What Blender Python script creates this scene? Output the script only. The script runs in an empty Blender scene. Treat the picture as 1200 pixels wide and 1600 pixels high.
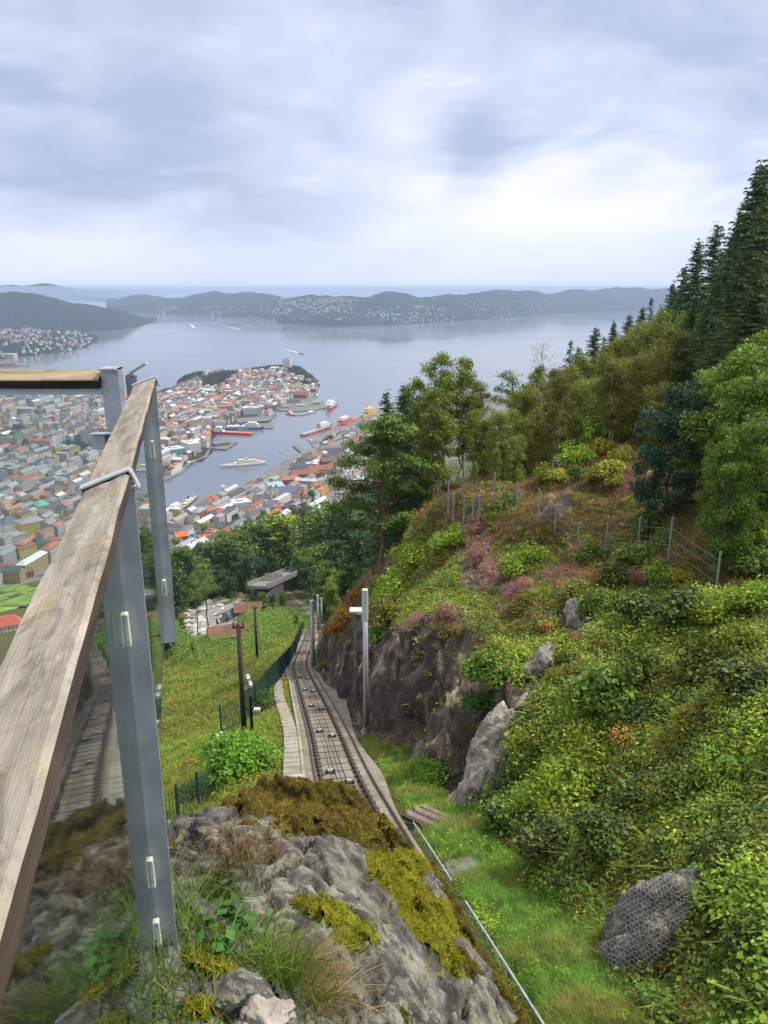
HAZE = 6.2e-5
import bpy, math, random
import numpy as np
from math import radians, sin, cos, pi
rng = np.random.default_rng(7); random.seed(7)
S = bpy.context.scene
COL = bpy.context.collection
TH = math.atan(350/1200.0); CT, ST = cos(TH), sin(TH)
SEA = -310.0
def ray(px, py):
    u = (px-600)/1200.0; v = (800-py)/1200.0
    return np.array([u, CT+v*ST, -ST+v*CT])
def at(px, py, d): return ray(px, py)*d
def gp(px, py, z=SEA+2.0):
    r = ray(px, py); return r*(z/r[2])
def proj(P):
    P = np.atleast_2d(P); d = P[:,1]*CT-P[:,2]*ST
    dd = np.where(d > .01, d, .01)
    return 600+1200*P[:,0]/dd, 800-1200*(P[:,1]*ST+P[:,2]*CT)/dd, d
# ---------- numpy value noise
def _h(i, j, k, s):
    n = (i*73856093) ^ (j*19349663) ^ (k*83492791) ^ (s*2654435)
    n = (n*1103515245+12345) & 0x7fffffff
    n = (n ^ (n >> 13))*60493 & 0x7fffffff
    n = (n ^ (n >> 9))*1597 & 0x7fffffff
    return (n & 0xffffff)/float(0xffffff)*2-1
def vnoise(x, y, z=None, s=0):
    x = np.asarray(x, float); y = np.asarray(y, float); z = np.zeros_like(x) if z is None else np.asarray(z, float)
    i, j, k = np.floor(x).astype(np.int64), np.floor(y).astype(np.int64), np.floor(z).astype(np.int64)
    fx, fy, fz = x-i, y-j, z-k
    fx = fx*fx*(3-2*fx); fy = fy*fy*(3-2*fy); fz = fz*fz*(3-2*fz)
    r = 0
    for a in (0,1):
        for b in (0,1):
            for c in (0,1):
                r = r+_h(i+a, j+b, k+c, s)*(fx if a else 1-fx)*(fy if b else 1-fy)*(fz if c else 1-fz)
    return r
def fbm(x, y, z=None, o=4, s=0, g=.5):
    r = 0; a = 1; f = 1
    for q in range(o):
        r = r+a*vnoise(np.asarray(x)*f+q*17.3, np.asarray(y)*f-q*9.1, None if z is None else np.asarray(z)*f, s+q); a *= g; f *= 2.03
    return r
def facets(x, y, s=0, amp=1.0, tilt=1.0):
    """broken planes: every jittered cell carries its own height and tilt"""
    x = np.asarray(x, float); y = np.asarray(y, float); i, j = np.floor(x).astype(np.int64), np.floor(y).astype(np.int64); best = np.full(x.shape, 1e9); out = np.zeros(x.shape); sec = np.full(x.shape, 1e9); z0 = np.zeros_like(i)
    for a in (-1,0,1):
        for b in (-1,0,1):
            I, J = i+a, j+b; cx, cy = I+.5+.48*_h(I,J,z0,s), J+.5+.48*_h(I,J,z0,s+1); d = (x-cx)**2+(y-cy)**2
            v = amp*_h(I,J,z0,s+2)+tilt*(_h(I,J,z0,s+3)*(x-cx)+_h(I,J,z0,s+4)*(y-cy)); m = d < best
            sec = np.where(m, best, np.minimum(sec, d)); out = np.where(m, v, out); best = np.where(m, d, best)
    return out, np.sqrt(sec)-np.sqrt(best)
def sm(a, b, x):
    t = np.clip((np.asarray(x, float)-a)/(b-a), 0, 1); return t*t*(3-2*t)
# ---------- object helpers
def tag(o, label=None, cat=None, group=None, kind=None):
    if label: o['label'] = label
    if cat: o['category'] = cat
    if group: o['group'] = group
    if kind: o['kind'] = kind
    return o
def empty(name, loc=(0,0,0), rz=0, label=None, cat=None, group=None):
    o = bpy.data.objects.new(name, None); COL.objects.link(o); o.location = loc; o.rotation_euler = (0,0,rz)
    o.empty_display_size = .2
    return tag(o, label, cat, group)
def mk(name, V, F, mat=None, parent=None, smooth=False, mi=None, uv=None, col=None, link=True):
    """V (n,3); F list of tuples or int array (m,k)"""
    me = bpy.data.meshes.new(name); V = np.asarray(V, np.float32).reshape(-1,3)
    if isinstance(F, np.ndarray):
        m, k = F.shape; li = F.astype(np.int32).ravel(); ls = np.arange(m, dtype=np.int32)*k
    else:
        ln = np.array([len(f) for f in F], np.int32); li = np.array([i for f in F for i in f], np.int32)
        ls = np.concatenate([[0], np.cumsum(ln)[:-1]]).astype(np.int32); m = len(F)
    me.vertices.add(len(V)); me.vertices.foreach_set('co', V.ravel())
    me.loops.add(len(li)); me.loops.foreach_set('vertex_index', li)
    me.polygons.add(m); me.polygons.foreach_set('loop_start', ls)
    if mi is not None: me.polygons.foreach_set('material_index', np.asarray(mi, np.int32))
    me.update(calc_edges=True)
    me.polygons.foreach_set('use_smooth', np.full(m, bool(smooth)))
    if uv is not None:
        l = me.uv_layers.new(name='UVMap'); l.data.foreach_set('uv', np.asarray(uv, np.float32).ravel())
    if col is not None:
        a = me.attributes.new('Col', 'FLOAT_COLOR', 'FACE'); c = np.ones((m,4), np.float32); c[:,:3] = col; a.data.foreach_set('color', c.ravel())
    if mat is not None:
        for q in (mat if isinstance(mat, (list, tuple)) else [mat]): me.materials.append(q)
    o = bpy.data.objects.new(name, me)
    if link: COL.objects.link(o)
    if parent is not None: o.parent = parent
    return o
class MB:
    """collects shapes for ONE mesh"""
    def __init__(s): s.v = []; s.f = []; s.m = []; s.n = 0
    def add(s, V, F, mi=0):
        V = np.asarray(V, float).reshape(-1,3); s.v.append(V)
        for f in F: s.f.append(tuple(int(i)+s.n for i in f)); s.m.append(mi)
        s.n += len(V); return s
    def box(s, c, d, rz=0, mi=0, R=None, tap=1.0):
        x, y, z = d[0]/2, d[1]/2, d[2]/2
        V = np.array([(-x,-y,-z),(x,-y,-z),(x,y,-z),(-x,y,-z),(-x*tap,-y*tap,z),(x*tap,-y*tap,z),(x*tap,y*tap,z),(-x*tap,y*tap,z)])
        if R is not None: V = V@np.asarray(R).T
        elif rz: V = V@np.array([[cos(rz),-sin(rz),0],[sin(rz),cos(rz),0],[0,0,1]]).T
        return s.add(V+np.asarray(c, float), [(0,3,2,1),(4,5,6,7),(0,1,5,4),(1,2,6,5),(2,3,7,6),(3,0,4,7)], mi)
    def tube(s, P, r, n=8, mi=0, cap=True):
        P = np.asarray(P, float); m = len(P); r = np.full(m, r) if np.isscalar(r) else np.asarray(r, float)
        T = np.gradient(P, axis=0) if m > 2 else np.repeat((P[-1]-P[0])[None], m, 0)
        T /= np.linalg.norm(T, axis=1)[:,None]+1e-12
        a = np.array([0,0,1.]) if abs(T[0][2]) < .9 else np.array([1.,0,0])
        V = []
        for i in range(m):
            b = np.cross(T[i], a); b /= np.linalg.norm(b)+1e-12; a = np.cross(b, T[i])
            t = np.arange(n)*2*pi/n
            V.append(P[i]+r[i]*(np.cos(t)[:,None]*a+np.sin(t)[:,None]*b))
        F = [(i*n+j, i*n+(j+1)%n, (i+1)*n+(j+1)%n, (i+1)*n+j) for i in range(m-1) for j in range(n)]
        if cap: F += [tuple(range(n-1,-1,-1)), tuple((m-1)*n+j for j in range(n))]
        return s.add(np.concatenate(V), F, mi)
    def sphere(s, c, r, n=10, m=6, mi=0):
        r = np.array([r,r,r]) if np.isscalar(r) else np.asarray(r)
        V = [(0,0,-1)]+[(cos(2*pi*j/n)*sin(pi*i/m), sin(2*pi*j/n)*sin(pi*i/m), -cos(pi*i/m)) for i in range(1,m) for j in range(n)]+[(0,0,1)]
        F = [(0, 1+(j+1)%n, 1+j) for j in range(n)]
        for i in range(m-2):
            F += [(1+i*n+j, 1+i*n+(j+1)%n, 1+(i+1)*n+(j+1)%n, 1+(i+1)*n+j) for j in range(n)]
        L = 1+(m-1)*n
        F += [(L-n+j, L-n+(j+1)%n, L) for j in range(n)]
        return s.add(np.array(V)*r+np.asarray(c), F, mi)
    def prism(s, pts, z0, z1, mi=0):
        n = len(pts); V = [(p[0],p[1],z0) for p in pts]+[(p[0],p[1],z1) for p in pts]
        a = sum(pts[i][0]*pts[(i+1)%n][1]-pts[(i+1)%n][0]*pts[i][1] for i in range(n))
        if a < 0: V = V[:n][::-1]+V[n:][::-1]
        return s.add(V, [tuple(range(n-1,-1,-1)), tuple(range(n,2*n))]+[(i,(i+1)%n,n+(i+1)%n,n+i) for i in range(n)], mi)
    def build(s, name, mat, parent=None, smooth=False, uv=None):
        return mk(name, np.concatenate(s.v), s.f, mat, parent, smooth, s.m)
def bevel(o, w=.004, seg=2):
    b = o.modifiers.new('b', 'BEVEL'); b.width = w; b.segments = seg; b.limit_method = 'ANGLE'; return o
def dup(root, loc, rz=0, sc=None, label=None, group=None):
    r = root.copy(); COL.objects.link(r); r.location = loc; r.rotation_euler = (0,0,rz)
    if sc is not None: r.scale = (sc,sc,sc) if np.isscalar(sc) else sc
    if label: r['label'] = label
    if group: r['group'] = group
    for ch in list(root.children):
        c = ch.copy(); COL.objects.link(c); c.parent = r
        for g in ch.children:
            d = g.copy(); COL.objects.link(d); d.parent = c
    return r
# ---------- materials
class NT:
    def __init__(s, name):
        s.m = bpy.data.materials.new(name); s.m.use_nodes = True; s.t = s.m.node_tree; s.t.nodes.clear()
        s.out = s.t.nodes.new('ShaderNodeOutputMaterial')
    def n(s, typ, **kw):
        q = s.t.nodes.new('ShaderNode'+typ)
        for k, v in kw.items():
            if k.startswith('i_'): s.set(q, k[2:], v)
            else: setattr(q, k, v)
        return q
    def set(s, q, k, v):
        inp = q.inputs[int(k)] if k.isdigit() else q.inputs[k.replace('_',' ')]
        if isinstance(v, tuple) and len(v) == 2 and hasattr(v[0], 'outputs'): s.t.links.new(v[0].outputs[v[1]], inp)
        elif hasattr(v, 'outputs'): s.t.links.new(v.outputs[0], inp)
        elif isinstance(v, bpy.types.NodeSocket): s.t.links.new(v, inp)
        else: inp.default_value = v
    def coord(s, which='Object', sc=(1,1,1), rot=(0,0,0)):
        c = s.n('TexCoord'); mp = s.n('Mapping'); s.t.links.new(c.outputs[which], mp.inputs[0]); mp.inputs['Scale'].default_value = sc if not np.isscalar(sc) else (sc,)*3
        mp.inputs['Rotation'].default_value = rot; return mp
    def noise(s, co, scale=5, detail=5, rough=.55, dist=0):
        q = s.n('TexNoise', i_Scale=scale, i_Detail=detail, i_Roughness=rough, i_Distortion=dist); s.t.links.new(co.outputs[0], q.inputs['Vector']); return q
    def ramp(s, src, stops, interp='LINEAR', out=0):
        r = s.n('ValToRGB'); s.t.links.new(src if isinstance(src, bpy.types.NodeSocket) else src.outputs[out], r.inputs[0])
        e = r.color_ramp.elements; r.color_ramp.interpolation = interp
        while len(e) < len(stops): e.new(.5)
        for el, (p, c) in zip(e, stops): el.position = p; el.color = (*c, 1) if len(c) == 3 else c
        return r
    def mix(s, f, a, b, mode='MIX'):
        q = s.n('MixRGB', blend_type=mode)
        for k, v in ((0,f),(1,a),(2,b)):
            if isinstance(v, tuple) and len(v) == 3 and not hasattr(v[0], 'outputs'): v = (*v, 1)
            s.set(q, str(k), v)
        return q
    def math(s, op, a, b=0.0, c=0.0, clamp=False):
        q = s.n('Math', operation=op, use_clamp=clamp)
        for k, v in ((0,a),(1,b),(2,c)): s.set(q, str(k), v)
        return q
    def bsdf(s, col, rough=.8, metal=0.0, spec=.3, bump=None, bs=.3, bd=.02, **kw):
        b = s.n('BsdfPrincipled'); s.set(b, 'Base Color', (*col, 1) if isinstance(col, tuple) and len(col) == 3 and not hasattr(col[0],'outputs') else col)
        s.set(b, 'Roughness', rough); s.set(b, 'Metallic', metal); s.set(b, 'Specular IOR Level', spec)
        if bump is not None:
            q = s.n('Bump', i_Strength=bs, i_Distance=bd); s.set(q, 'Height', bump); s.t.links.new(q.outputs[0], b.inputs['Normal'])
        for k, v in kw.items(): s.set(b, k, v)
        s.t.links.new(b.outputs[0], s.out.inputs[0]); return b
def simple(name, col, rough=.7, metal=0, var=.15, sc=3, bump=.15, spec=.3, bd=.01, coord='Object', det=5):
    t = NT(name); co = t.coord(coord); n = t.noise(co, sc, det)
    a = tuple(max(0, c*(1-var)) for c in col); b = tuple(min(1, c*(1+var)) for c in col)
    r = t.ramp(n, [(.3, a), (.7, b)]); t.bsdf(r, rough, metal, spec, bump=n, bs=bump, bd=bd); return t.m
def leafmat(name, stops, trans=.25, rough=.6, spec=.25, ns=1.9):
    """stops: colours spread over random-per-island"""
    t = NT(name); g = t.n('NewGeometry'); o = t.n('ObjectInfo')
    k = len(stops); pn = t.noise(t.coord('Object'), ns, 3, .6); pm = t.n('MapRange'); t.set(pm, 'Value', pn); pm.inputs['From Min'].default_value = .3; pm.inputs['From Max'].default_value = .7
    fac = t.math('ADD', t.math('MULTIPLY', (g, 'Random Per Island'), .42), t.math('MULTIPLY', pm, .58)); r = t.ramp(fac, [((i+.5)/k, c) for i, c in enumerate(stops)])
    h = t.n('HueSaturation'); t.set(h, 'Color', r)
    mr = t.n('MapRange'); t.set(mr, 'Value', (o, 'Random')); mr.inputs['To Min'].default_value = .75; mr.inputs['To Max'].default_value = 1.25; pn2 = t.noise(t.coord('Object', 1.0, (.7,.3,.2)), ns*1.7, 2, .5); pv = t.n('MapRange'); t.set(pv, 'Value', pn2); pv.inputs['From Min'].default_value = .3; pv.inputs['From Max'].default_value = .7; pv.inputs['To Min'].default_value = .52; pv.inputs['To Max'].default_value = 1.3; t.set(h, 'Value', t.math('MULTIPLY', mr, pv))
    m2 = t.n('MapRange'); t.set(m2, 'Value', (o, 'Random')); m2.inputs['To Min'].default_value = .485; m2.inputs['To Max'].default_value = .512; t.set(h, 'Hue', m2)
    b = t.bsdf(h, rough, 0, spec)
    tr = t.n('BsdfTranslucent'); t.set(tr, 'Color', t.mix(.5, h, (.35,.42,.05), 'MULTIPLY') if False else h)
    mx = t.n('MixShader'); mx.inputs[0].default_value = trans
    t.t.links.new(b.outputs[0], mx.inputs[1]); t.t.links.new(tr.outputs[0], mx.inputs[2]); t.t.links.new(mx.outputs[0], t.out.inputs[0])
    return t.m
# ---------- camera
cd = bpy.data.cameras.new('camera'); cam = bpy.data.objects.new('camera', cd); COL.objects.link(cam)
cam.rotation_euler = (radians(90)-TH, 0, 0); cd.sensor_fit = 'VERTICAL'; cd.sensor_height = 32; cd.lens = 24.0
cd.clip_start = .02; cd.clip_end = 300000; S.camera = cam
# ---------- render + light
S.render.engine = 'CYCLES'; C = S.cycles
C.max_bounces = 6; C.diffuse_bounces = 2; C.glossy_bounces = 3; C.transmission_bounces = 4; C.transparent_max_bounces = 8; C.volume_bounces = 0
C.use_denoising = True; C.use_adaptive_sampling = True; C.adaptive_threshold = .012; C.caustics_reflective = False; C.caustics_refractive = False
try: C.denoiser = 'OPENIMAGEDENOISE'
except Exception: pass
S.view_settings.view_transform = 'Standard'; S.view_settings.look = 'None'; S.view_settings.gamma = 1; S.view_settings.exposure = 0.78
SUN_EL, SUN_AZ = radians(56), radians(75)   # azimuth: compass from +Y clockwise
sd = bpy.data.lights.new('sun', 'SUN'); sd.energy = 3.0; sd.angle = radians(11); sd.color = (1,.93,.82)
so = bpy.data.objects.new('sun', sd); COL.objects.link(so)
from mathutils import Vector
sdir = Vector((sin(SUN_AZ)*cos(SUN_EL), cos(SUN_AZ)*cos(SUN_EL), sin(SUN_EL)))
so.rotation_euler = sdir.to_track_quat('Z', 'Y').to_euler(); so.location = (0,0,60)
W = bpy.data.worlds.new('World'); S.world = W; W.use_nodes = True; wt = W.node_tree; wt.nodes.clear()
t = NT.__new__(NT); t.m = W; t.t = wt; t.out = wt.nodes.new('ShaderNodeOutputWorld')
sky = t.n('TexSky'); sky.sky_type = 'NISHITA'; sky.sun_disc = False; sky.sun_elevation = SUN_EL; sky.sun_rotation = SUN_AZ; sky.altitude = 300
bg1 = t.n('Background'); t.set(bg1, 'Color', sky); bg1.inputs[1].default_value = .1
tc = t.n('TexCoord'); sx = t.n('SeparateXYZ'); wt.links.new(tc.outputs['Generated'], sx.inputs[0])
zz = t.math('MAXIMUM', (sx, 'Z'), 0.0); den = t.math('ADD', zz, .24)
cx = t.math('DIVIDE', (sx, 'X'), den); cy = t.math('DIVIDE', (sx, 'Y'), den)
cv = t.n('CombineXYZ'); t.set(cv, 'X', cx); t.set(cv, 'Y', cy)
n1 = t.n('TexNoise', i_Scale=.62, i_Detail=5, i_Roughness=.5, i_Distortion=.35); mpn = t.n('Mapping'); mpn.inputs['Location'].default_value = (3.1, 1.7, 0); mpn.inputs['Rotation'].default_value = (0,0,.35); mpn.inputs['Scale'].default_value = (.95, 1.0, 1)
wt.links.new(cv.outputs[0], mpn.inputs[0]); wt.links.new(mpn.outputs[0], n1.inputs['Vector'])
n2 = t.n('TexNoise', i_Scale=2.6, i_Detail=7, i_Roughness=.55, i_Distortion=.4); wt.links.new(mpn.outputs[0], n2.inputs['Vector'])
def blob(px, py, r, amp, asp=1.0):
    """a cloud patch around one compass direction; asp>1 = wider than tall"""
    d = ray(px, py); d = d/np.linalg.norm(d)
    sub = t.n('VectorMath', operation='SUBTRACT'); wt.links.new(tc.outputs['Generated'], sub.inputs[0]); sub.inputs[1].default_value = tuple(d)
    mu = t.n('VectorMath', operation='MULTIPLY'); wt.links.new(sub.outputs[0], mu.inputs[0]); mu.inputs[1].default_value = (1/asp, 1/asp, 1.0)
    ln = t.n('VectorMath', operation='LENGTH'); wt.links.new(mu.outputs[0], ln.inputs[0])
    w = t.math('MULTIPLY', n2, .09); w2 = t.math('ADD', (ln, 'Value'), w); w3 = t.math('SUBTRACT', w2, .045)
    mr = t.n('MapRange', interpolation_type='SMOOTHSTEP'); t.set(mr, 'Value', w3); mr.inputs['From Min'].default_value = 0; mr.inputs['From Max'].default_value = r
    mr.inputs['To Min'].default_value = amp; mr.inputs['To Max'].default_value = 0
    return mr
acc = t.math('ADD', t.math('MULTIPLY', n1, 1.0), t.math('MULTIPLY', t.math('SUBTRACT', n2, .5), .58))
for b in ((735,230,.075,-.22,1.15),(330,215,.24,-.20,2.0),(120,225,.12,-.13,2.0),(880,90,.16,-.15,2.4),(640,180,.05,.13,1.8),(900,250,.17,.15,1.8),(720,290,.08,.12,2.2),(500,260,.08,.08,1.5),(60,120,.10,.10,1.6),(1150,250,.07,-.15,1.3),(480,330,.06,-.06,2),(150,400,.08,.12,3),(650,360,.12,.03,3),(200,330,.14,.12,3),(480,60,.10,.07,1.6)):
    acc = t.math('ADD', acc, blob(*b))
cr = t.ramp(acc, [(.14,(.22,.265,.385)),(.33,(.29,.34,.47)),(.50,(.41,.45,.58)),(.64,(.545,.555,.64)),(.82,(.65,.635,.645))])
hz = t.n('MapRange', interpolation_type='SMOOTHSTEP'); t.set(hz, 'Value', zz); hz.inputs['From Min'].default_value = 0; hz.inputs['From Max'].default_value = .13; hz.inputs['To Min'].default_value = .85; hz.inputs['To Max'].default_value = 0
ch = t.mix(hz, cr, (.46,.51,.64))
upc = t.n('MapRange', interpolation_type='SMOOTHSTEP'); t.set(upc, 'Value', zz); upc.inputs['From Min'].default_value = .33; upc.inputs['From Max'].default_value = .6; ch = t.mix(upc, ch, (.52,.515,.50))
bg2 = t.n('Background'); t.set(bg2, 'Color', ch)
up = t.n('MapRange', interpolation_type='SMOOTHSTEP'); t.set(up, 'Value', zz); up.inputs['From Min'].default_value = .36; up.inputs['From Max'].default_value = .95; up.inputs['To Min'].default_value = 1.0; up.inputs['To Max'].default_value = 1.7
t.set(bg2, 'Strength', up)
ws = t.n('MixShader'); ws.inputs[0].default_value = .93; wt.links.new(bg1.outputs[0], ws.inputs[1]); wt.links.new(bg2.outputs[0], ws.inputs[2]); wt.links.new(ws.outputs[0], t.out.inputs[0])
# ================= TERRAIN =================
TRK = np.array([(-3,2.1,-4.3),(2,1.4,-6.4),(7,.66,-8.5),(12,-.12,-10.6),(19,-1.25,-13.6),(25.5,-2.15,-16.4),(35,-3.6,-20.4),(45,-5.1,-24.8),(58.8,-7.1,-30.7),(85,-9.3,-41.5),(125,-13,-58.2),(185,-18.8,-83),(222,-24,-96.5),(246,-28,-105),(269,-34,-112.5),(289,-39,-118),(330,-50,-132),(400,-60,-157),(650,-90,-237),(950,-120,-294),(1200,-135,-316),(1500,-150,-321)])
def pchip(xk, yk, x):
    h = np.diff(xk); d = np.diff(yk)/h; m = np.zeros_like(yk)
    m[0], m[-1] = d[0], d[-1]
    for i in range(1, len(yk)-1):
        m[i] = 0 if d[i-1]*d[i] <= 0 else 3*(h[i-1]+h[i])/((2*h[i]+h[i-1])/d[i-1]+(h[i]+2*h[i-1])/d[i])
    x = np.clip(x, xk[0], xk[-1]); i = np.clip(np.searchsorted(xk, x)-1, 0, len(xk)-2)
    t = (x-xk[i])/h[i]
    return (2*t**3-3*t**2+1)*yk[i]+(t**3-2*t**2+t)*h[i]*m[i]+(-2*t**3+3*t**2)*yk[i+1]+(t**3-t**2)*h[i]*m[i+1]
def tx(y): return pchip(TRK[:,0], TRK[:,1], np.asarray(y, float))
def tz(y): return pchip(TRK[:,0], TRK[:,2], np.asarray(y, float))
# y: L4,L3,L2,L1 | foot,rim,shelf,B,C,D as (x,z)
SEC = {
 -3:[(-600,-260),(-120,-60),(-30,-18),(-5,-6),(5.0,-4),(5.8,-3),(8,-1.5),(14,1),(30,8),(200,60)],
 2:[(-600,-265),(-120,-62),(-30,-20),(-5,-8),(4.6,-6.4),(5.4,-5.4),(8,-3.5),(14,-1),(30,5),(200,55)],
 7:[(-600,-270),(-120,-66),(-30,-22),(-5,-10.5),(3.5,-8.6),(4.6,-7.9),(8,-5.4),(14,-3),(30,2),(200,50)],
 12:[(-600,-275),(-120,-70),(-30,-25),(-6,-12.5),(2.8,-10.8),(4.8,-9.3),(8,-7.0),(14,-4.8),(30,-.5),(200,40)],
 16:[(-600,-278),(-120,-73),(-30,-26),(-6.5,-14),(2.2,-12.4),(4.1,-10.4),(8.5,-7.9),(15,-6.2),(30,-2),(200,35)],
 21:[(-600,-280),(-120,-76),(-30,-27),(-7,-15.6),(.7,-14.6),(3.2,-10.6),(10,-8.9),(15,-7.5),(30,-3),(200,30)],
 28:[(-600,-284),(-120,-80),(-30,-29),(-8,-18.8),(-1.1,-17.6),(1.35,-12.9),(10,-9.5),(15,-8.1),(30,-4),(200,20)],
 36:[(-600,-288),(-120,-86),(-30,-32),(-9,-22.4),(-2.6,-20.9),(-.5,-16.2),(6.3,-10.6),(12,-9.8),(30,-4.5),(200,10)],
 43:[(-600,-290),(-120,-92),(-32,-36),(-10.5,-25.6),(-3.7,-24),(-1.3,-19.4),(3.2,-12.2),(8,-11.2),(30,-5),(200,0)],
 50:[(-600,-292),(-125,-96),(-34,-40),(-12,-28.6),(-4.6,-27),(-3.4,-24.2),(1.3,-17.6),(8,-13.2),(30,-6),(200,-4)],
 60:[(-600,-294),(-130,-101),(-36,-45),(-14,-32.9),(-5.8,-31.2),(-4.8,-28.2),(-2,-24.6),(5,-15.6),(30,-8),(200,-6)],
 85:[(-600,-296),(-150,-115),(-46,-55),(-18,-43),(-7.4,-41.4),(-5.8,-38.2),(-2,-35),(8,-25),(30,-14),(220,-10)],
 125:[(-620,-298),(-180,-137),(-56,-68),(-24,-59.2),(-10.6,-58),(-8.5,-55),(0,-47),(12,-38),(36,-26),(260,-14)],
 185:[(-640,-300),(-220,-160),(-76,-88),(-36,-82.6),(-15.5,-83),(-11,-78),(5,-68),(20,-60),(55,-50),(300,-30)],
 269:[(-660,-302),(-260,-190),(-110,-124),(-60,-114),(-30,-112),(-24,-108),(0,-100),(30,-91),(80,-82),(340,-60)],
 400:[(-680,-308),(-320,-240),(-180,-190),(-95,-164),(-55,-156),(-40,-153),(0,-146),(50,-136),(130,-126),(420,-100)],
 650:[(-720,-316),(-400,-304),(-260,-287),(-140,-246),(-82,-238),(-50,-236),(0,-228),(80,-214),(200,-200),(520,-170)],
 950:[(-900,-318),(-520,-316),(-262,-312),(-160,-300),(-110,-294),(-60,-294),(0,-288),(90,-270),(220,-260),(600,-230)],
 1200:[(-900,-320),(-560,-319),(-300,-318),(-190,-316),(-120,-314),(-60,-308),(0,-303),(100,-296),(240,-285),(700,-250)],
 1500:[(-900,-322),(-600,-322),(-330,-322),(-220,-321),(-140,-320),(-60,-319),(0,-318),(100,-316),(260,-305),(760,-280)],
}
SY = np.array(sorted(SEC)); SX = np.array([[p[0] for p in SEC[k]] for k in SY], float); SZ = np.array([[p[1] for p in SEC[k]] for k in SY], float)
def H(x, y, rough=True):
    x = np.asarray(x, float); y = np.asarray(y, float); sh = np.broadcast(x, y).shape
    x = np.broadcast_to(x, sh).ravel(); y = np.broadcast_to(y, sh).ravel()
    X = np.stack([pchip(SY, SX[:,k], y) for k in range(10)], 1); Z = np.stack([pchip(SY, SZ[:,k], y) for k in range(10)], 1)
    c, cz = tx(y), tz(y)
    hw = 1.05
    X = np.insert(X, 4, c-hw-.9, 1); Z = np.insert(Z, 4, cz-.05, 1)
    X = np.insert(X, 5, c-hw, 1); Z = np.insert(Z, 5, cz-.1, 1)
    X = np.insert(X, 6, c+hw+.25, 1); Z = np.insert(Z, 6, cz-.1, 1)
    for k in range(7, 13): X[:,k] = np.maximum(X[:,k], X[:,k-1]+.3)
    z = Z[:,0].copy()
    for k in range(12):
        m = x >= X[:,k]
        f = np.clip((x-X[:,k])/(X[:,k+1]-X[:,k]), 0, 1)
        if k >= 8: f = f
        z = np.where(m, Z[:,k]+f*(Z[:,k+1]-Z[:,k]), z)
    if rough:
        off = x-c
        wt_ = sm(1.6, 4.5, np.abs(off+.6))
        far = sm(60, 300, y)
        n = fbm(x*.22, y*.22, o=3, s=1)*.55*(1+2*far)+fbm(x*.9, y*.9, o=3, s=5)*.16
        cl = sm(X[:,7]-.2, X[:,7]+.8, x)*(1-sm(X[:,8], X[:,8]+2.5, x))*(y < 75)
        rid = fbm(x*.8+z*.5, y*.55-z*.9, z*1.1, o=4, s=9)
        z = z+n*wt_+cl*(rid*.55)
        hs = sm(X[:,8], X[:,9], x)*(y < 80)
        z = z+hs*(fbm(x*.45, y*.45, o=3, s=21)*.45+.1)
    return z.reshape(sh)
# grid
ys = [-3.]
while ys[-1] < 1500: ys.append(ys[-1]+max(.16, .0095*max(ys[-1], 0)))
ys = np.array(ys)
def side(f0, f1, st, mx, g):
    a = list(np.arange(f0, f1, st)); 
    while a[-1] < mx: a.append(a[-1]+max(st, g*(a[-1]-f1+4*st/g*.0+st/g)))
    return a
right = side(0, 13, .16, 900, .035); left = side(.3, 8, .3, 900, .045)
ts = np.array([-v for v in left[::-1]]+right)
GY = np.repeat(ys[:,None], len(ts), 1); GX = tx(GY)+ts[None,:]
GZ = H(GX, GY)
TV = np.stack([GX, GY, GZ], 2)
nr, nc = GX.shape
idx = np.arange(nr*nc).reshape(nr, nc)
TF = np.stack([idx[:-1,:-1], idx[:-1,1:], idx[1:,1:], idx[1:,:-1]], 2).reshape(-1,4)
TVf = TV.reshape(-1,3).copy()
# overhang / horizontal roughness on steep rock
gx = np.gradient(GZ, axis=1)/np.gradient(GX, axis=1)
steep = sm(.9, 2.0, np.abs(gx)).ravel()*(TVf[:,1] < 80)
_fa, _fe = facets(TVf[:,1]*.55+TVf[:,2]*.25, TVf[:,2]*.42-TVf[:,1]*.2, 301, .45, .5); _fb, _fe2 = facets(TVf[:,1]*1.7, TVf[:,2]*1.1+TVf[:,1]*.4, 311, .16, .25)
TVf[:,0] += steep*(_fa+_fb-.25*np.exp(-(_fe/.07)**2))*.75
TVf[:,0] += steep*fbm(TVf[:,1]*1.1, TVf[:,2]*1.6, TVf[:,0]*.4, o=5, s=31, g=.55)*.14
TVf[:,1] += steep*fbm(TVf[:,0]*1.1, TVf[:,2]*1.3, TVf[:,1]*.8, o=4, s=37)*.12
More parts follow.
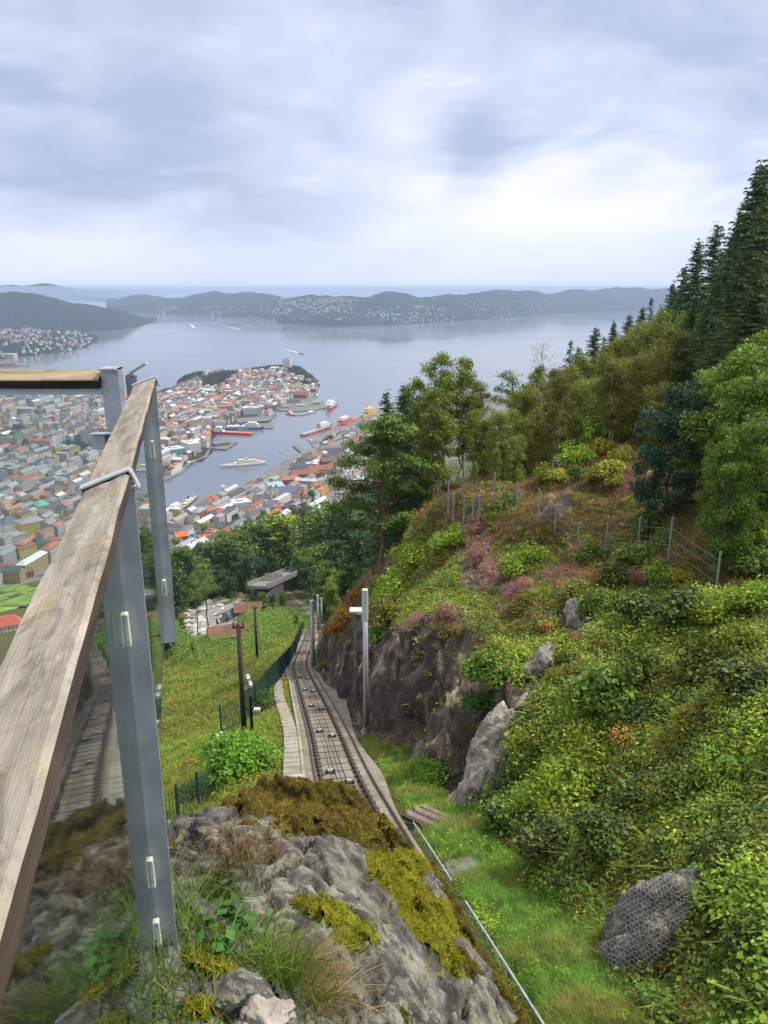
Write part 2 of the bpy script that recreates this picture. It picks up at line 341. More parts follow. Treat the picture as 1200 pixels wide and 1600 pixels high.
# vertex region weights -> ground colours
def ground_mat():
    t = NT('hillside'); co = t.coord('Object'); 
    big = t.noise(co, .18, 4); mid = t.noise(co, 1.1, 5, .6); fine = t.noise(co, 9, 6, .65)
    soil = t.ramp(mid, [(.25,(.025,.028,.010)),(.42,(.05,.058,.016)),(.58,(.085,.08,.025)),(.75,(.08,.05,.025))])
    soil = t.mix(t.ramp(fine, [(.35,(0,0,0)),(.7,(.6,.6,.6))]), soil, (.05,.065,.018))
    # rock with streaks
    cs = t.coord('Object', (1.6,.7,.28), (0,.35,0)); st = t.noise(cs, 2.2, 6, .62, .6); cf = t.noise(co, 6, 6, .7)
    vr = t.n('TexVoronoi', feature='DISTANCE_TO_EDGE'); 
    cw = t.n('MixRGB'); cw.inputs[0].default_value = .12; t.t.links.new(co.outputs[0], cw.inputs[1]); t.t.links.new(mid.outputs['Color'], cw.inputs[2]); t.t.links.new(cw.outputs[0], vr.inputs['Vector']); vr.inputs['Scale'].default_value = 1.3
    rock = t.ramp(st, [(.28,(.020,.015,.012)),(.43,(.062,.047,.038)),(.54,(.12,.097,.080)),(.63,(.27,.235,.20)),(.74,(.46,.41,.36))])
    rock = t.mix(t.ramp(cf, [(.4,(0,0,0)),(.75,(.5,.5,.5))]), rock, (.16,.125,.10))
    crack = t.ramp(vr, [(0,(.3,.3,.3)),(.025,(0,0,0))]); rock = t.mix(crack, rock, (.03,.025,.025))
    vc = t.n('TexVoronoi', feature='F1', i_Scale=1.5); vcm = t.n('Mapping'); vcm.inputs['Scale'].default_value = (1.0,.8,.45); vcm.inputs['Rotation'].default_value = (.5,.3,.2); t.t.links.new(cw.outputs[0], vcm.inputs[0]); t.t.links.new(vcm.outputs[0], vc.inputs['Vector']); vs = t.n('SeparateXYZ'); t.t.links.new(vc.outputs['Color'], vs.inputs[0]); vr2 = t.ramp((vs.outputs['X']), [(.1,(.5,.5,.5)),(.6,(.95,.93,.9)),(.95,(1.7,1.6,1.5))]); rock = t.mix(1.0, rock, vr2, 'MULTIPLY')
    stn = t.noise(t.coord('Object', (.55,.3,.10)), 1.3, 4, .6, .4); rock = t.mix(t.ramp(stn, [(.46,(.8,.8,.8)),(.56,(0,0,0))]), rock, (.03,.024,.02))
    mossn = t.ramp(big, [(.62,(0,0,0)),(.72,(.7,.7,.7))]); rock = t.mix(mossn, rock, (.13,.10,.02))
    at_ = t.n('Attribute', attribute_name='rockw'); sl = t.math('ADD', (at_, 'Fac'), t.math('MULTIPLY', t.math('SUBTRACT', fine, .5), .5))
    f = t.ramp(sl, [(.38,(0,0,0)),(.5,(1,1,1))])
    col = t.mix(f, soil, rock)
    hgt = t.math('ADD', t.math('MULTIPLY', st, .6), t.math('ADD', t.math('MULTIPLY', cf, .5), t.math('MULTIPLY', fine, .15)))
    t.bsdf(col, .85, 0, .25, bump=hgt, bs=1.0, bd=.2); return t.m
M_GROUND = ground_mat()
_f = pchip(SY, SX[:,4], GY.ravel()); _r = pchip(SY, SX[:,5], GY.ravel()); _x = GX.ravel(); _y = GY.ravel()
_nz = fbm(_x*.7, _y*.7, o=4, s=91)*.9
ROCKW = sm(-.5,.1,_x-_f+_nz*.2)*(1-sm(-.3,.5,_x-_r+_nz*.9))*sm(14.5,17,_y+_nz)*(1-sm(60,85,_y))
_px, _py, _d = proj(TVf)
for (a_, b_, rx_, ry_) in ((905,975,34,42),(862,800,22,26),(885,785,14,22),(790,1165,50,48),(745,1225,45,65),(700,1180,60,70),(770,1245,30,40),(840,1040,35,50),(820,1110,25,30),(1000,712,16,16),(560,1010,40,70),(600,880,22,30),(735,880,20,60),(1190,700,18,20),(1055,1560,45,50)):
    ROCKW = np.maximum(ROCKW, 1-sm(.5,1.15,np.hypot((_px-a_)/rx_, (_py-b_)/ry_)+_nz*.45)*1.0)
hill = mk('hillside', TVf, TF, M_GROUND, smooth=True)
_a = hill.data.attributes.new('rockw', 'FLOAT', 'POINT'); _a.data.foreach_set('value', ROCKW.astype(np.float32)); tag(hill, kind='structure')
# ================= SEA + FAR LAND =================
def water_mat():
    t = NT('sea_water'); co = t.coord('Object', (1,1,1))
    n = t.noise(co, .05, 6, .6); n2 = t.noise(co, .0011, 4, .5, .8); n3 = t.noise(co, .006, 3, .5)
    h = t.math('ADD', n, t.math('MULTIPLY', n3, .8))
    c = t.ramp(n2, [(.3,(.09,.115,.155)),(.7,(.135,.155,.19))])
    rr = t.n('MapRange'); t.set(rr, 'Value', n2); rr.inputs['From Min'].default_value = .3; rr.inputs['From Max'].default_value = .7; rr.inputs['To Min'].default_value = .06; rr.inputs['To Max'].default_value = .16
    t.bsdf(c, rr, 0, .5, bump=h, bs=.06, bd=1.0, IOR=1.33); return t.m
R = 49000
mk('water', [(-R,-2900,SEA),(R,-2900,SEA),(R,80900,SEA),(-R,80900,SEA)], [(0,1,2,3)], water_mat()); tag(bpy.data.objects['water'], kind='structure')
def far_mat(name, a, b, sc):
    t = NT(name); co = t.coord('Object'); n = t.noise(co, sc, 5, .6); n2 = t.noise(co, sc*14, 4, .6)
    c = t.ramp(n, [(.35,a),(.68,b)]); c = t.mix(t.ramp(n2, [(.4,(0,0,0)),(.62,(.75,.75,.75))]), c, tuple(v*.45 for v in a))
    t.bsdf(c, .95, 0, .05, bump=n2, bs=1.0, bd=14); return t.m
M_FARHILL = far_mat('far_forest_ground', (.018,.034,.034), (.036,.055,.045), .0016)
FAR = []
def hillmesh(name, shore, top, y1, nx=220, nd=46, amp=.12, seed=0, label=None, base=SEA-1):
    """shore: list of (px,py) of the near waterline; top: list of (px,py) of the skyline; the land between lies from the shore back y1 metres"""
    shore = np.array(shore, float); top = np.array(top, float)
    pxs = np.linspace(max(shore[0,0], top[0,0]), min(shore[-1,0], top[-1,0]), nx)
    V = []
    for p in pxs:
        s = gp(p, np.interp(p, shore[:,0], shore[:,1]), SEA); d0 = s[1]
        r = ray(p, np.interp(p, top[:,0], top[:,1])); 
        for k in range(nd):
            f = k/(nd-1); y = d0+(f**1.25)*y1
            yc = d0+y1*.55
            ztop = r[2]/r[1]*yc
            hh = max(ztop-SEA, 4)
            x = p_x = (p-600)/1200/ray(p,470)[1]*y
            prof = sin(min(f/.62,1)*pi/2)**1.15 if f < .62 else cos((f-.62)/.38*pi/2)**.8
            V.append((x, y, hh*prof))
    V = np.array(V); n = fbm(V[:,0]/700, V[:,1]/700, o=5, s=seed)
    e = np.tile(sm(0,.12,np.linspace(0,1,nd))*(1-sm(.9,1,np.linspace(0,1,nd))), nx)
    V[:,2] = V[:,2]*(1+amp*n*e*2)+base
    V[:,2] += e*fbm(V[:,0]/120, V[:,1]/120, o=3, s=seed+3)*9
    i = np.arange(nx*nd).reshape(nx, nd); F = np.stack([i[:-1,:-1], i[1:,:-1], i[1:,1:], i[:-1,1:]], 2).reshape(-1,4)
    o = mk(name, V, F, M_FARHILL, smooth=True); tag(o, kind='structure'); FAR.append((V, nx, nd)); return o
ISL = hillmesh('island_hills', [(165,484),(200,488),(255,491),(330,493),(400,497),(430,499),(445,506),(520,510),(600,508),(700,503),(780,497),(860,491),(950,487),(1060,484),(1110,482)],
  [(165,470),(200,462),(260,464),(330,458),(380,461),(440,464),(520,461),(570,466),(600,459),(650,463),(700,456),(770,451),(820,453),(860,463),(900,457),(960,452),(1010,450),(1060,452),(1110,460)], 3000, seed=3)
hillmesh('headland', [(-260,528),(-60,524),(60,522),(140,519),(190,514),(225,508),(243,504)], [(-260,470),(-60,456),(20,458),(70,464),(130,474),(175,483),(210,493),(243,503)], 1700, nx=120, seed=11)
hillmesh('suburb_shore', [(-260,590),(-80,572),(0,559),(45,556),(80,551),(115,545),(140,541),(146,538)], [(-260,520),(-80,514),(0,512),(60,515),(110,521),(135,527),(146,537)], 1100, nx=100, seed=15)
hillmesh('outer_islands', [(-300,470),(0,466),(120,467),(210,461),(300,457.5),(420,456.5),(600,456.4),(800,457),(1000,459),(1200,459)], [(-300,446),(0,449),(40,446),(90,447),(140,453),(250,454),(420,453.6),(700,453.5),(880,454),(1200,453)], 7000, nx=160, seed=22)
hillmesh('low_isles', [(60,466),(120,468),(165,471),(200,467),(240,463)], [(60,462),(120,462),(165,465),(200,463),(240,462)], 2500, nx=60, seed=29)
# ---------- haze
hzm = NT('haze'); pv = hzm.n('VolumePrincipled'); pv.inputs['Color'].default_value = (.56,.71,1.0,1); pv.inputs['Density'].default_value = HAZE
pv.inputs['Anisotropy'].default_value = 0.1
hzm.t.links.new(pv.outputs[0], hzm.out.inputs['Volume'])
b = MB(); b.box((0, 39000, -147), (100000, 84000, 364)); ho = b.build('haze', hzm.m); tag(ho, kind='stuff')
# ================= FOREGROUND: railing, glass, rock =================
from mathutils import Matrix
def wood_mat(name, a, b, c, edge=(.05,.035,.02), moss=0.0, mossc=(.32,.26,.13)):
    t = NT(name); co = t.coord('Object', (6,.8,6)); g = t.noise(co, 3, 7, .62, .8); co2 = t.coord('Object', (34,1.0,34)); f = t.noise(co2, 5, 5, .7)
    co3 = t.coord('Object'); big = t.noise(co3, 5, 5, .6); fine = t.noise(co3, 60, 4)
    col = t.ramp(g, [(.3,a),(.5,b),(.72,c)])
    col = t.mix(t.ramp(f, [(.30,(.55,.55,.55)),(.40,(0,0,0))]), col, edge)
    col = t.mix(t.ramp(big, [(.52,(0,0,0)),(.70,(.6,.6,.6))]), col, mossc if moss else (.34,.29,.2))
    col = t.mix(t.ramp(fine, [(.5,(0,0,0)),(.9,(.35,.35,.35))]), col, edge)
    blot = t.noise(t.coord('Object', (3,1.2,3)), 4, 7, .72, 1.2); col = t.mix(t.ramp(blot, [(.52,(0,0,0)),(.60,(.6,.6,.6))]), col, (.10,.08,.062)); col = t.mix(t.ramp(blot, [(.34,(.5,.5,.5)),(.42,(0,0,0))]), col, (.46,.42,.37))
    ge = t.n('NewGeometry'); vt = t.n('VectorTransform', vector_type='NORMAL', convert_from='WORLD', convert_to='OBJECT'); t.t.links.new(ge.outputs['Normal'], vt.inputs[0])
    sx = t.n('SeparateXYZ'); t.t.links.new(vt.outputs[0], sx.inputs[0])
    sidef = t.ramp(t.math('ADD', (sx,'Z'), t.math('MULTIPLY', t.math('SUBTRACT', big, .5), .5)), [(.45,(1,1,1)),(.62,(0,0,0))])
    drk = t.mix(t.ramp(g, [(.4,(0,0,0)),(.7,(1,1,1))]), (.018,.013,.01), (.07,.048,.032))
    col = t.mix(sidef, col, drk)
    hgt = t.math('ADD', g, t.math('MULTIPLY', f, .8)); t.bsdf(col, .72, 0, .35, bump=hgt, bs=.55, bd=.006); return t.m
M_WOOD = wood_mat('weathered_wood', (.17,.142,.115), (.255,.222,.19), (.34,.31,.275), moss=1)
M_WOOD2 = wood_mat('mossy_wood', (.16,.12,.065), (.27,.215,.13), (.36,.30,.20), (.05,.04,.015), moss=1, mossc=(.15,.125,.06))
def steel_mat(name, base, ro=.48):
    t = NT(name); co = t.coord('Object'); n = t.noise(co, 7, 6, .65); sp = t.noise(co, 75, 3, .6); st = t.noise(t.coord('Object',(14,14,1.2)), 3, 5, .6)
    c = t.ramp(n, [(.3,tuple(v*.72 for v in base)),(.55,base),(.75,tuple(min(1,v*1.25) for v in base))])
    c = t.mix(t.ramp(sp, [(.60,(0,0,0)),(.72,(.5,.5,.5))]), c, tuple(v*.45 for v in base))
    c = t.mix(t.ramp(st, [(.58,(0,0,0)),(.78,(.45,.45,.45))]), c, (.14,.15,.10))
    r = t.ramp(n, [(.3,(ro-.1,)*3),(.7,(ro+.15,)*3)]); t.bsdf(c, r, .3, .5, bump=sp, bs=.12, bd=.002); return t.m
M_STEEL = steel_mat('galvanised_steel', (.43,.465,.50)); M_STEELD = steel_mat('dark_steel', (.13,.145,.16))
M_CLAMP = simple('weathered_clamp', (.50,.54,.46), .5, 0, .35, 25, .3, .4)
def glass_mat():
    t = NT('railing_glass'); co = t.coord('Object'); n = t.noise(co, 5, 5, .6)
    tr = t.n('BsdfTransparent'); tr.inputs[0].default_value = (.925,.965,.96,1)
    gl = t.n('BsdfGlossy'); gl.inputs[0].default_value = (.93,1,.98,1); gl.inputs['Roughness'].default_value = .025
    bp = t.n('Bump', i_Strength=.02, i_Distance=.01); t.set(bp, 'Height', n); t.t.links.new(bp.outputs[0], gl.inputs['Normal'])
    fr = t.n('Fresnel', i_IOR=1.5); mx = t.n('MixShader'); t.t.links.new(fr.outputs[0], mx.inputs[0]); t.t.links.new(tr.outputs[0], mx.inputs[1]); t.t.links.new(gl.outputs[0], mx.inputs[2])
    df = t.n('BsdfDiffuse'); df.inputs[0].default_value = (.55,.6,.58,1); m2 = t.n('MixShader'); dirt = t.ramp(t.noise(co, 2.3, 6, .7, 1.0), [(.5,(.01,.01,.01)),(.8,(.07,.07,.07))])
    t.set(m2, '0', dirt); t.t.links.new(mx.outputs[0], m2.inputs[1]); t.t.links.new(df.outputs[0], m2.inputs[2]); t.t.links.new(m2.outputs[0], t.out.inputs[0]); return t.m
M_GLASS = glass_mat(); M_GEDGE = simple('glass_edge', (.42,.55,.36), .3, 0, .2, 20, .1, .5)
def basis_obj(name, MBo, mat, o, ex, ey, ez, parent):
    ex, ey, ez = [Vector(v).normalized() for v in (ex,ey,ez)]
    if ex.cross(ey).dot(ez) < 0:
        ex = -ex
        for v in MBo.v: v[:,0] *= -1
        MBo.f = [f[::-1] for f in MBo.f]
    ob = MBo.build(name, mat, parent)
    ob.matrix_basis = Matrix(((ex.x,ey.x,ez.x,o[0]),(ex.y,ey.y,ez.y,o[1]),(ex.z,ey.z,ez.z,o[2]),(0,0,0,1))); return ob
def beam(w, L, th, seed=0, step=.02):
    """weathered board: local x 0..w, y 0..L, z -th..0"""
    n = int(L/step)+2; ysb = np.linspace(0, L, n); b = MB(); k = 11
    prof = [(0,-th),(0,-.006),(.006,0)]+[(w*q/5.,0) for q in range(1,5)]+[(w-.005,0),(w,-.005),(w,-th)]
    V = []; 
    for i, y in enumerate(ysb):
        for j, (x, z) in enumerate(prof):
            e = 1 if 2 <= j <= 7 else .8
            V.append((x, y, z))
    V = np.array(V); m = len(prof)
    gn = fbm(V[:,0]*70+seed, V[:,1]*5, V[:,2]*60, o=3, s=seed); V[:,2] += gn*.0014; V[:,0] += fbm(V[:,0]*30, V[:,1]*9+seed, V[:,2]*30, o=3, s=seed+5)*.0013
    F = [(i*m+j, (i+1)*m+j, (i+1)*m+(j+1)%m, i*m+(j+1)%m) for i in range(n-1) for j in range(m)]
    F += [tuple(range(m)), tuple((n-1)*m+j for j in range(m-1,-1,-1))]
    b.add(V, F); return b
DIR = np.array([-.2462,.9692,0]); PW = np.array([-.911,-.231,-.342]); PN = np.array([-.331,-.084,.94]); PR = np.array([.9692,.2462,0])
RT = lambda y: np.array([-.553+(y-1.62)*-.254, y, -.38])      # top right edge of the handrail
GC = lambda y, z=0: np.array([-.597+(y-1.62)*-.254, y, z])      # glass plane
rail = empty('railing', (-.6,1.6,-1.7), 0, 'nearest railing, worn wooden handrail on steel posts with glass, rising from the bottom left corner', 'railing', 'viewpoint railings')
def rl(o): o.location = o.location-Vector(rail.location); return o
def rel(ob, root): 
    ob.matrix_basis = Matrix.Translation(-Vector(root.location)) @ ob.matrix_basis; return ob
for (y0, y1, sd_) in ((-.35,1.60,3),(1.625,3.42,9)):
    L = (y1-y0)/.9692
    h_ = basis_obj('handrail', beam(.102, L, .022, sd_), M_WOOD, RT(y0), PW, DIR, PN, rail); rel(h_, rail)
    if sd_ == 3: h_['label'] = 'near length of the handrail, worn and pitted'
def post(yc, w, z0, z1, cl):
    c = GC(yc); b = MB(); b.box((0,0,(z0+z1)/2), (w, .012, z1-z0)); b.box((0,.02,(z0+z1)/2), (.012,.03,z1-z0-.01))
    p = basis_obj('post', b, M_STEEL, c, PR, DIR, (0,0,1), rail); rel(p, rail)
    # strap round the handrail
    s = MB(); s.box((.051,0,.0045), (.112,.034,.006)); s.box((-.0045,0,-.020), (.006,.034,.044)); s.box((.106,0,-.014), (.006,.034,.032)); s.box((.051,0,-.032), (.11,.05,.006))
    st = basis_obj('strap', s, M_STEEL, RT(yc), PW, DIR, PN, rail); rel(st, rail); bevel(st, .0015)
    for zc in cl:
        k = MB(); k.box((-.0085,-.022,zc), (.013,.024,.082), tap=.8); k.box((.0085,-.022,zc), (.013,.024,.082), tap=.8); k.box((0,-.016,zc), (.006,.02,.06), mi=1)
        q = basis_obj('glass_clamp', k, [M_CLAMP, M_STEELD], c, PR, DIR, (0,0,1), rail); rel(q, rail); bevel(q, .004, 3)
post(1.62, .102, -1.74, -.42, (-.745,-1.41,-1.60)); post(3.43, .086, -1.665, -.42, (-.70,-1.37))
def pane(y0, y1, z0, z1):
    b = MB(); L = (y1-y0)/.9692; b.box((0, L/2, (z0+z1)/2), (.012, L, z1-z0)); b.m = [0]*6; b.m[0] = 1; b.m[2] = 1; b.m[4] = 1
    q = basis_obj('glass_pane', b, [M_GLASS, M_GEDGE], GC(y0), PR, DIR, (0,0,1), rail); rel(q, rail)
pane(-.35, 1.60, -1.56, -.47); pane(1.64, 3.40, -1.47, -.47)
# second railing, running left
r2 = empty('railing', (-1.7,3.4,-1.7), 0, 'second railing across the left edge, brown wooden beam over a tinted glass pane', 'railing', 'viewpoint railings')
bw = MB(); bw = beam(.105, 2.4, .045, 17)
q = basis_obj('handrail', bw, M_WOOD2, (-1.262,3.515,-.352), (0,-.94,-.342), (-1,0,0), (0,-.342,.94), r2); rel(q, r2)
b = MB(); b.box((-2.46,3.475,-.437), (2.4,.05,.045)); q = b.build('steel_channel', M_STEEL, r2); rel(q, r2)
b = MB(); b.box((-1.222,3.46,-1.02), (.078,.014,1.36)); b.box((-1.222,3.475,-.345), (.078,.10,.008)); b.box((-1.188,3.49,-1.02), (.01,.05,1.36)); q = b.build('post', M_STEEL, r2); rel(q, r2)
b = MB(); b.box((-1.29,3.44,-.665), (.06,.03,.075)); b.box((-1.268,3.42,-.628), (.1,.05,.006)); q = b.build('glass_clamp', M_STEEL, r2); rel(q, r2); bevel(q, .004)
b = MB(); b.box((-2.48,3.47,-.98), (2.36,.012,1.02)); b.m = [1,1,0,0,0,0]; q = b.build('glass_pane', [M_GLASS, M_GEDGE], r2); rel(q, r2)
# bare bracket post
bp_ = empty('bracket_post', (-1.14,3.6,-1.7), 0, 'bare grey steel strip with a bent tip standing between the two handrails', 'post')
b = MB(); b.box((-1.175,3.6,-1.04), (.05,.01,1.3)); q = b.build('strip', M_STEEL, bp_); rel(q, bp_)
b = MB(); b.box((-1.135,3.6,-.355), (.088,.05,.008), R=np.array([[.85,0,-.5],[0,1,0],[.5,0,.85]])); b.tube([(-1.178,3.575,-.388),(-1.178,3.625,-.388)], .009, 8); q = b.build('tip', M_STEEL, bp_); rel(q, bp_)
# ---------- rock outcrop
RC = np.array([(-.55,1.62,-1.70),(-.27,1.7,-1.95),(0,1.94,-2.28),(-.32,1.9,-2.04),(-.4,3.35,-2.70),(.05,3.3,-2.95),(-1.1,3.7,-2.96),(-.95,2.7,-2.3),(.56,2.5,-2.98),(.36,3.5,-3.32),(.18,4.6,-3.85),(-.4,5.1,-3.63),(-.75,4.3,-3.3),(-1.2,4.5,-3.45),
 (-1.5,1.6,-1.68),(-2.4,1.6,-1.7),(-1.3,.6,-1.75),(-.6,.6,-1.9),(-.1,1.2,-2.1),(.3,1.5,-2.6),(-2.2,3.4,-2.7),(-.2,4.2,-3.2),(.6,.4,-3.1),(-.15,2.6,-2.42),(-.7,2.1,-1.95),(-3.2,2.5,-2.3),(-3.2,.5,-1.8),(-2,-.3,-1.9),(0,-.3,-2.6)])
def tps(P, lam=1e-3):
    n = len(P); d = np.linalg.norm(P[:,None,:2]-P[None,:,:2], axis=2); K = np.where(d > 0, d**2*np.log(d+1e-9), 0)+lam*np.eye(n)
    Q = np.c_[np.ones(n), P[:,:2]]; A = np.block([[K, Q],[Q.T, np.zeros((3,3))]]); w = np.linalg.solve(A, np.r_[P[:,2], 0,0,0])
    def f(x, y):
        x = np.asarray(x, float); y = np.asarray(y, float); r = w[n]+w[n+1]*x+w[n+2]*y
        for i in range(n):
            dd = (x-P[i,0])**2+(y-P[i,1])**2; r = r+w[i]*.5*dd*np.log(dd+1e-12)
        return r
    return f
rf = tps(RC)
RP = np.array([(1.0,-.4),(.78,1.2),(.69,2.2),(.60,2.9),(.49,3.6),(.36,4.5),(.06,5.15),(-.42,5.42),(-.9,5.2),(-1.25,4.75),(-1.75,4.0),(-3.3,3.3),(-3.3,-.4)])
def sdist(x, y, P):
    d = np.full(x.shape, 1e9); ins = np.zeros(x.shape, bool); n = len(P)
    for i in range(n):
        a, b_ = P[i], P[(i+1)%n]; e = b_-a; t_ = np.clip(((x-a[0])*e[0]+(y-a[1])*e[1])/(e@e), 0, 1)
        d = np.minimum(d, np.hypot(x-a[0]-t_*e[0], y-a[1]-t_*e[1]))
        c = ((a[1] > y) != (b_[1] > y)) & (x < (b_[0]-a[0])*(y-a[1])/(b_[1]-a[1]+1e-12)+a[0]); ins ^= c
    return np.where(ins, -d, d)
def ROCK(x, y):
    z = rf(x, y)
    d = sdist(x, y, RP)+fbm(x*1.6, y*1.6, o=3, s=51)*.07
    z = z+fbm(x*.9+3, y*.9, o=2, s=52)*.07
    # fractured ledges running away from the camera
    a = x*.8+y*.35; l = fbm(a*2.6, (y-x*.3)*1.0, o=4, s=53, g=.55); z = z+np.round(l*2.4)/2.4*.075+l*.03
    fa, fe = facets(x*1.9+y*.5, y*1.25-x*.3, 401, .055, .12); fb, fe2 = facets(x*5.2+1.3*y, y*3.6-x, 411, .011, .045); z = z+fa*.8+fb-.035*np.exp(-(fe/.035)**2)-.006*np.exp(-(fe2/.06)**2)+fbm(x*7, y*7, o=4, s=54, g=.6)*.009
    cr = np.abs(fbm(x*1.5+y*.6, y*.8, o=3, s=58)); z = z-.07*np.exp(-(cr/.035)**2)
    drop = np.maximum(d, 0); z = z-drop*2.4-sm(-.25,0,d)*.05
    return z, d
gx_ = np.arange(-3.2, 2.3, .0135); gy_ = np.arange(.2, 7.2, .0145)
XX, YY = np.meshgrid(gx_, gy_); RZ, RD = ROCK(XX, YY)
Vr = np.stack([XX, YY, RZ], 2).reshape(-1,3).copy()
st_ = sm(.0,.25,RD).ravel()
Vr[:,0] += st_*fbm(Vr[:,1]*1.4, Vr[:,2]*1.8, Vr[:,0], o=4, s=61)*.12
ii = np.arange(XX.size).reshape(XX.shape); Fr = np.stack([ii[:-1,:-1], ii[:-1,1:], ii[1:,1:], ii[1:,:-1]], 2).reshape(-1,4)
keep = (RD[:-1,:-1].ravel() < 1.1); Fr = Fr[keep]
used = np.unique(Fr); mp_ = np.full(len(Vr), -1); mp_[used] = np.arange(len(used)); Fr = mp_[Fr]; Vrk = Vr[used]
def rock_mat(name='lichen_rock', sc=1.0):
    t = NT(name); co = t.coord('Object', (sc,)*3); big = t.noise(co, 1.6, 6, .6, .5); mid = t.noise(co, 7, 7, .66); fine = t.noise(co, 38, 6, .7)
    col = t.ramp(mid, [(.30,(.022,.02,.02)),(.43,(.08,.076,.07)),(.54,(.17,.16,.15)),(.68,(.33,.31,.28))])
    dk = t.ramp(big, [(.43,(0,0,0)),(.53,(.9,.9,.9))]); col = t.mix(dk, col, t.mix(fine, (.02,.018,.02), (.085,.08,.08)))
    # lichen crusts
    wv = t.n('MixRGB'); wv.inputs[0].default_value = .09; t.t.links.new(co.outputs[0], wv.inputs[1]); t.t.links.new(mid.outputs['Color'], wv.inputs[2])
    cn = t.noise(co, 11, 9, .78, .6); m1 = t.math('MULTIPLY', t.ramp(cn, [(.50,(0,0,0)),(.555,(1,1,1))]), t.ramp(t.noise(co, 1.9, 5, .6), [(.40,(.15,.15,.15)),(.54,(.95,.95,.95))]))
    lc = t.ramp(t.noise(co, 5, 2), [(.4,(.26,.27,.19)),(.6,(.36,.36,.32))]); lc = t.mix(fine, lc, (.19,.20,.12)); col = t.mix(m1, col, lc)
    v2 = t.n('TexVoronoi', i_Scale=46.0); t.t.links.new(wv.outputs[0], v2.inputs['Vector']); m2 = t.math('MULTIPLY', t.ramp(v2, [(.2,(.8,.8,.8)),(.3,(0,0,0))]), t.ramp(t.noise(co, 3.4, 4), [(.5,(0,0,0)),(.62,(.8,.8,.8))]))
    col = t.mix(m2, col, (.34,.36,.29))
    pk = t.ramp(t.noise(co, 2.9, 4, .6), [(.66,(0,0,0)),(.76,(.5,.5,.5))]); col = t.mix(pk, col, (.30,.20,.15))
    hgt = t.math('ADD', t.math('MULTIPLY', mid, .8), t.math('MULTIPLY', fine, .5)); t.bsdf(col, .82, 0, .3, bump=hgt, bs=1.0, bd=.035); return t.m
M_ROCK = rock_mat()
rk = mk('rock_outcrop', Vrk-np.array([-.5,2,-4]), Fr, M_ROCK, smooth=True); rk.location = (-.5,2,-4)
tag(rk, 'big lichen-spotted grey rock with moss on its back, at the foot of the steel railing', 'rock')
# moss skins over the rock
def moss_mat(name, stops, sc=30):
    t = NT(name); co = t.coord('Object'); n = t.noise(co, sc, 6, .7); m = t.noise(co, 3.2, 5, .6); f = t.noise(co, sc*4, 3, .6)
    c = t.ramp(m, stops); c = t.mix(t.ramp(n, [(.35,(.75,.75,.75)),(.6,(0,0,0))]), c, tuple(v*.3 for v in stops[0][1]))
    t.bsdf(c, .95, 0, .1, bump=t.math('ADD', n, t.math('MULTIPLY', f, .5)), bs=1, bd=.02); return t.m
M_MOSSY = moss_mat('yellow_moss', [(.3,(.09,.09,.010)),(.5,(.19,.19,.015)),(.7,(.30,.30,.025))])
M_MOSSB = moss_mat('brown_moss', [(.3,(.035,.026,.009)),(.45,(.08,.06,.014)),(.6,(.15,.12,.02)),(.75,(.22,.20,.03))], 22)
RZs = RZ
GPX, GPY, _ = proj(np.stack([XX, YY, RZ], 2).reshape(-1,3)); GPX = GPX.reshape(XX.shape); GPY = GPY.reshape(XX.shape)
def skin(mask, th, seed, name, mat, label=None):
    n1_ = fbm(XX*5, YY*5, o=5, s=seed, g=.65); n2_ = fbm(XX*14, YY*14, o=3, s=seed+4, g=.7)
    m_ = np.clip(mask+n1_*.55, -1, 1.5); z_ = RZ+th*(sm(-.1,.9,m_)-.12)+n2_*.009*sm(0,.5,m_)+fbm(XX*34,YY*34,o=2,s=seed+9)*.005
    k_ = m_ > 0; kf = (k_[:-1,:-1]&k_[1:,1:]&k_[:-1,1:]&k_[1:,:-1]).ravel()&(RD[:-1,:-1].ravel() < 1.0)
    V = Vr.copy(); V[:,2] = z_.ravel(); F = np.stack([ii[:-1,:-1], ii[:-1,1:], ii[1:,1:], ii[1:,:-1]], 2).reshape(-1,4)[kf]
    u_ = np.unique(F); mm = np.full(len(V), -1); mm[u_] = np.arange(len(u_)); o = mk(name, V[u_], mm[F], mat, smooth=True); tag(o, label, None, None, 'stuff'); return o, V[u_]
def inb(px, py, cx_, cy_, rx, ry, rot=0):
    c, s = cos(rot), sin(rot); dx, dy = px-cx_, py-cy_; return 1-np.hypot((dx*c+dy*s)/rx, (-dx*s+dy*c)/ry)
mb_ = np.maximum.reduce([inb(GPX,GPY,470,1248,215,46,.12), inb(GPX,GPY,600,1285,60,50,.6), sm(-.13,.04,RD)*1.1*(XX > -.4)*(YY > 2.2)-.28])
mo1, MV1 = skin(mb_*1.6, .06, 71, 'brown_moss', M_MOSSB)
my_ = np.maximum.reduce([inb(GPX,GPY,660,1425,120,36,.95), inb(GPX,GPY,505,1425,50,17,.35), inb(GPX,GPY,562,1460,32,24), inb(GPX,GPY,330,1515,55,20,.4), inb(GPX,GPY,640,1350,40,18,.5), inb(GPX,GPY,315,1580,40,20)])
mo2, MV2 = skin(my_*1.7-.1, .035, 83, 'yellow_moss', M_MOSSY)
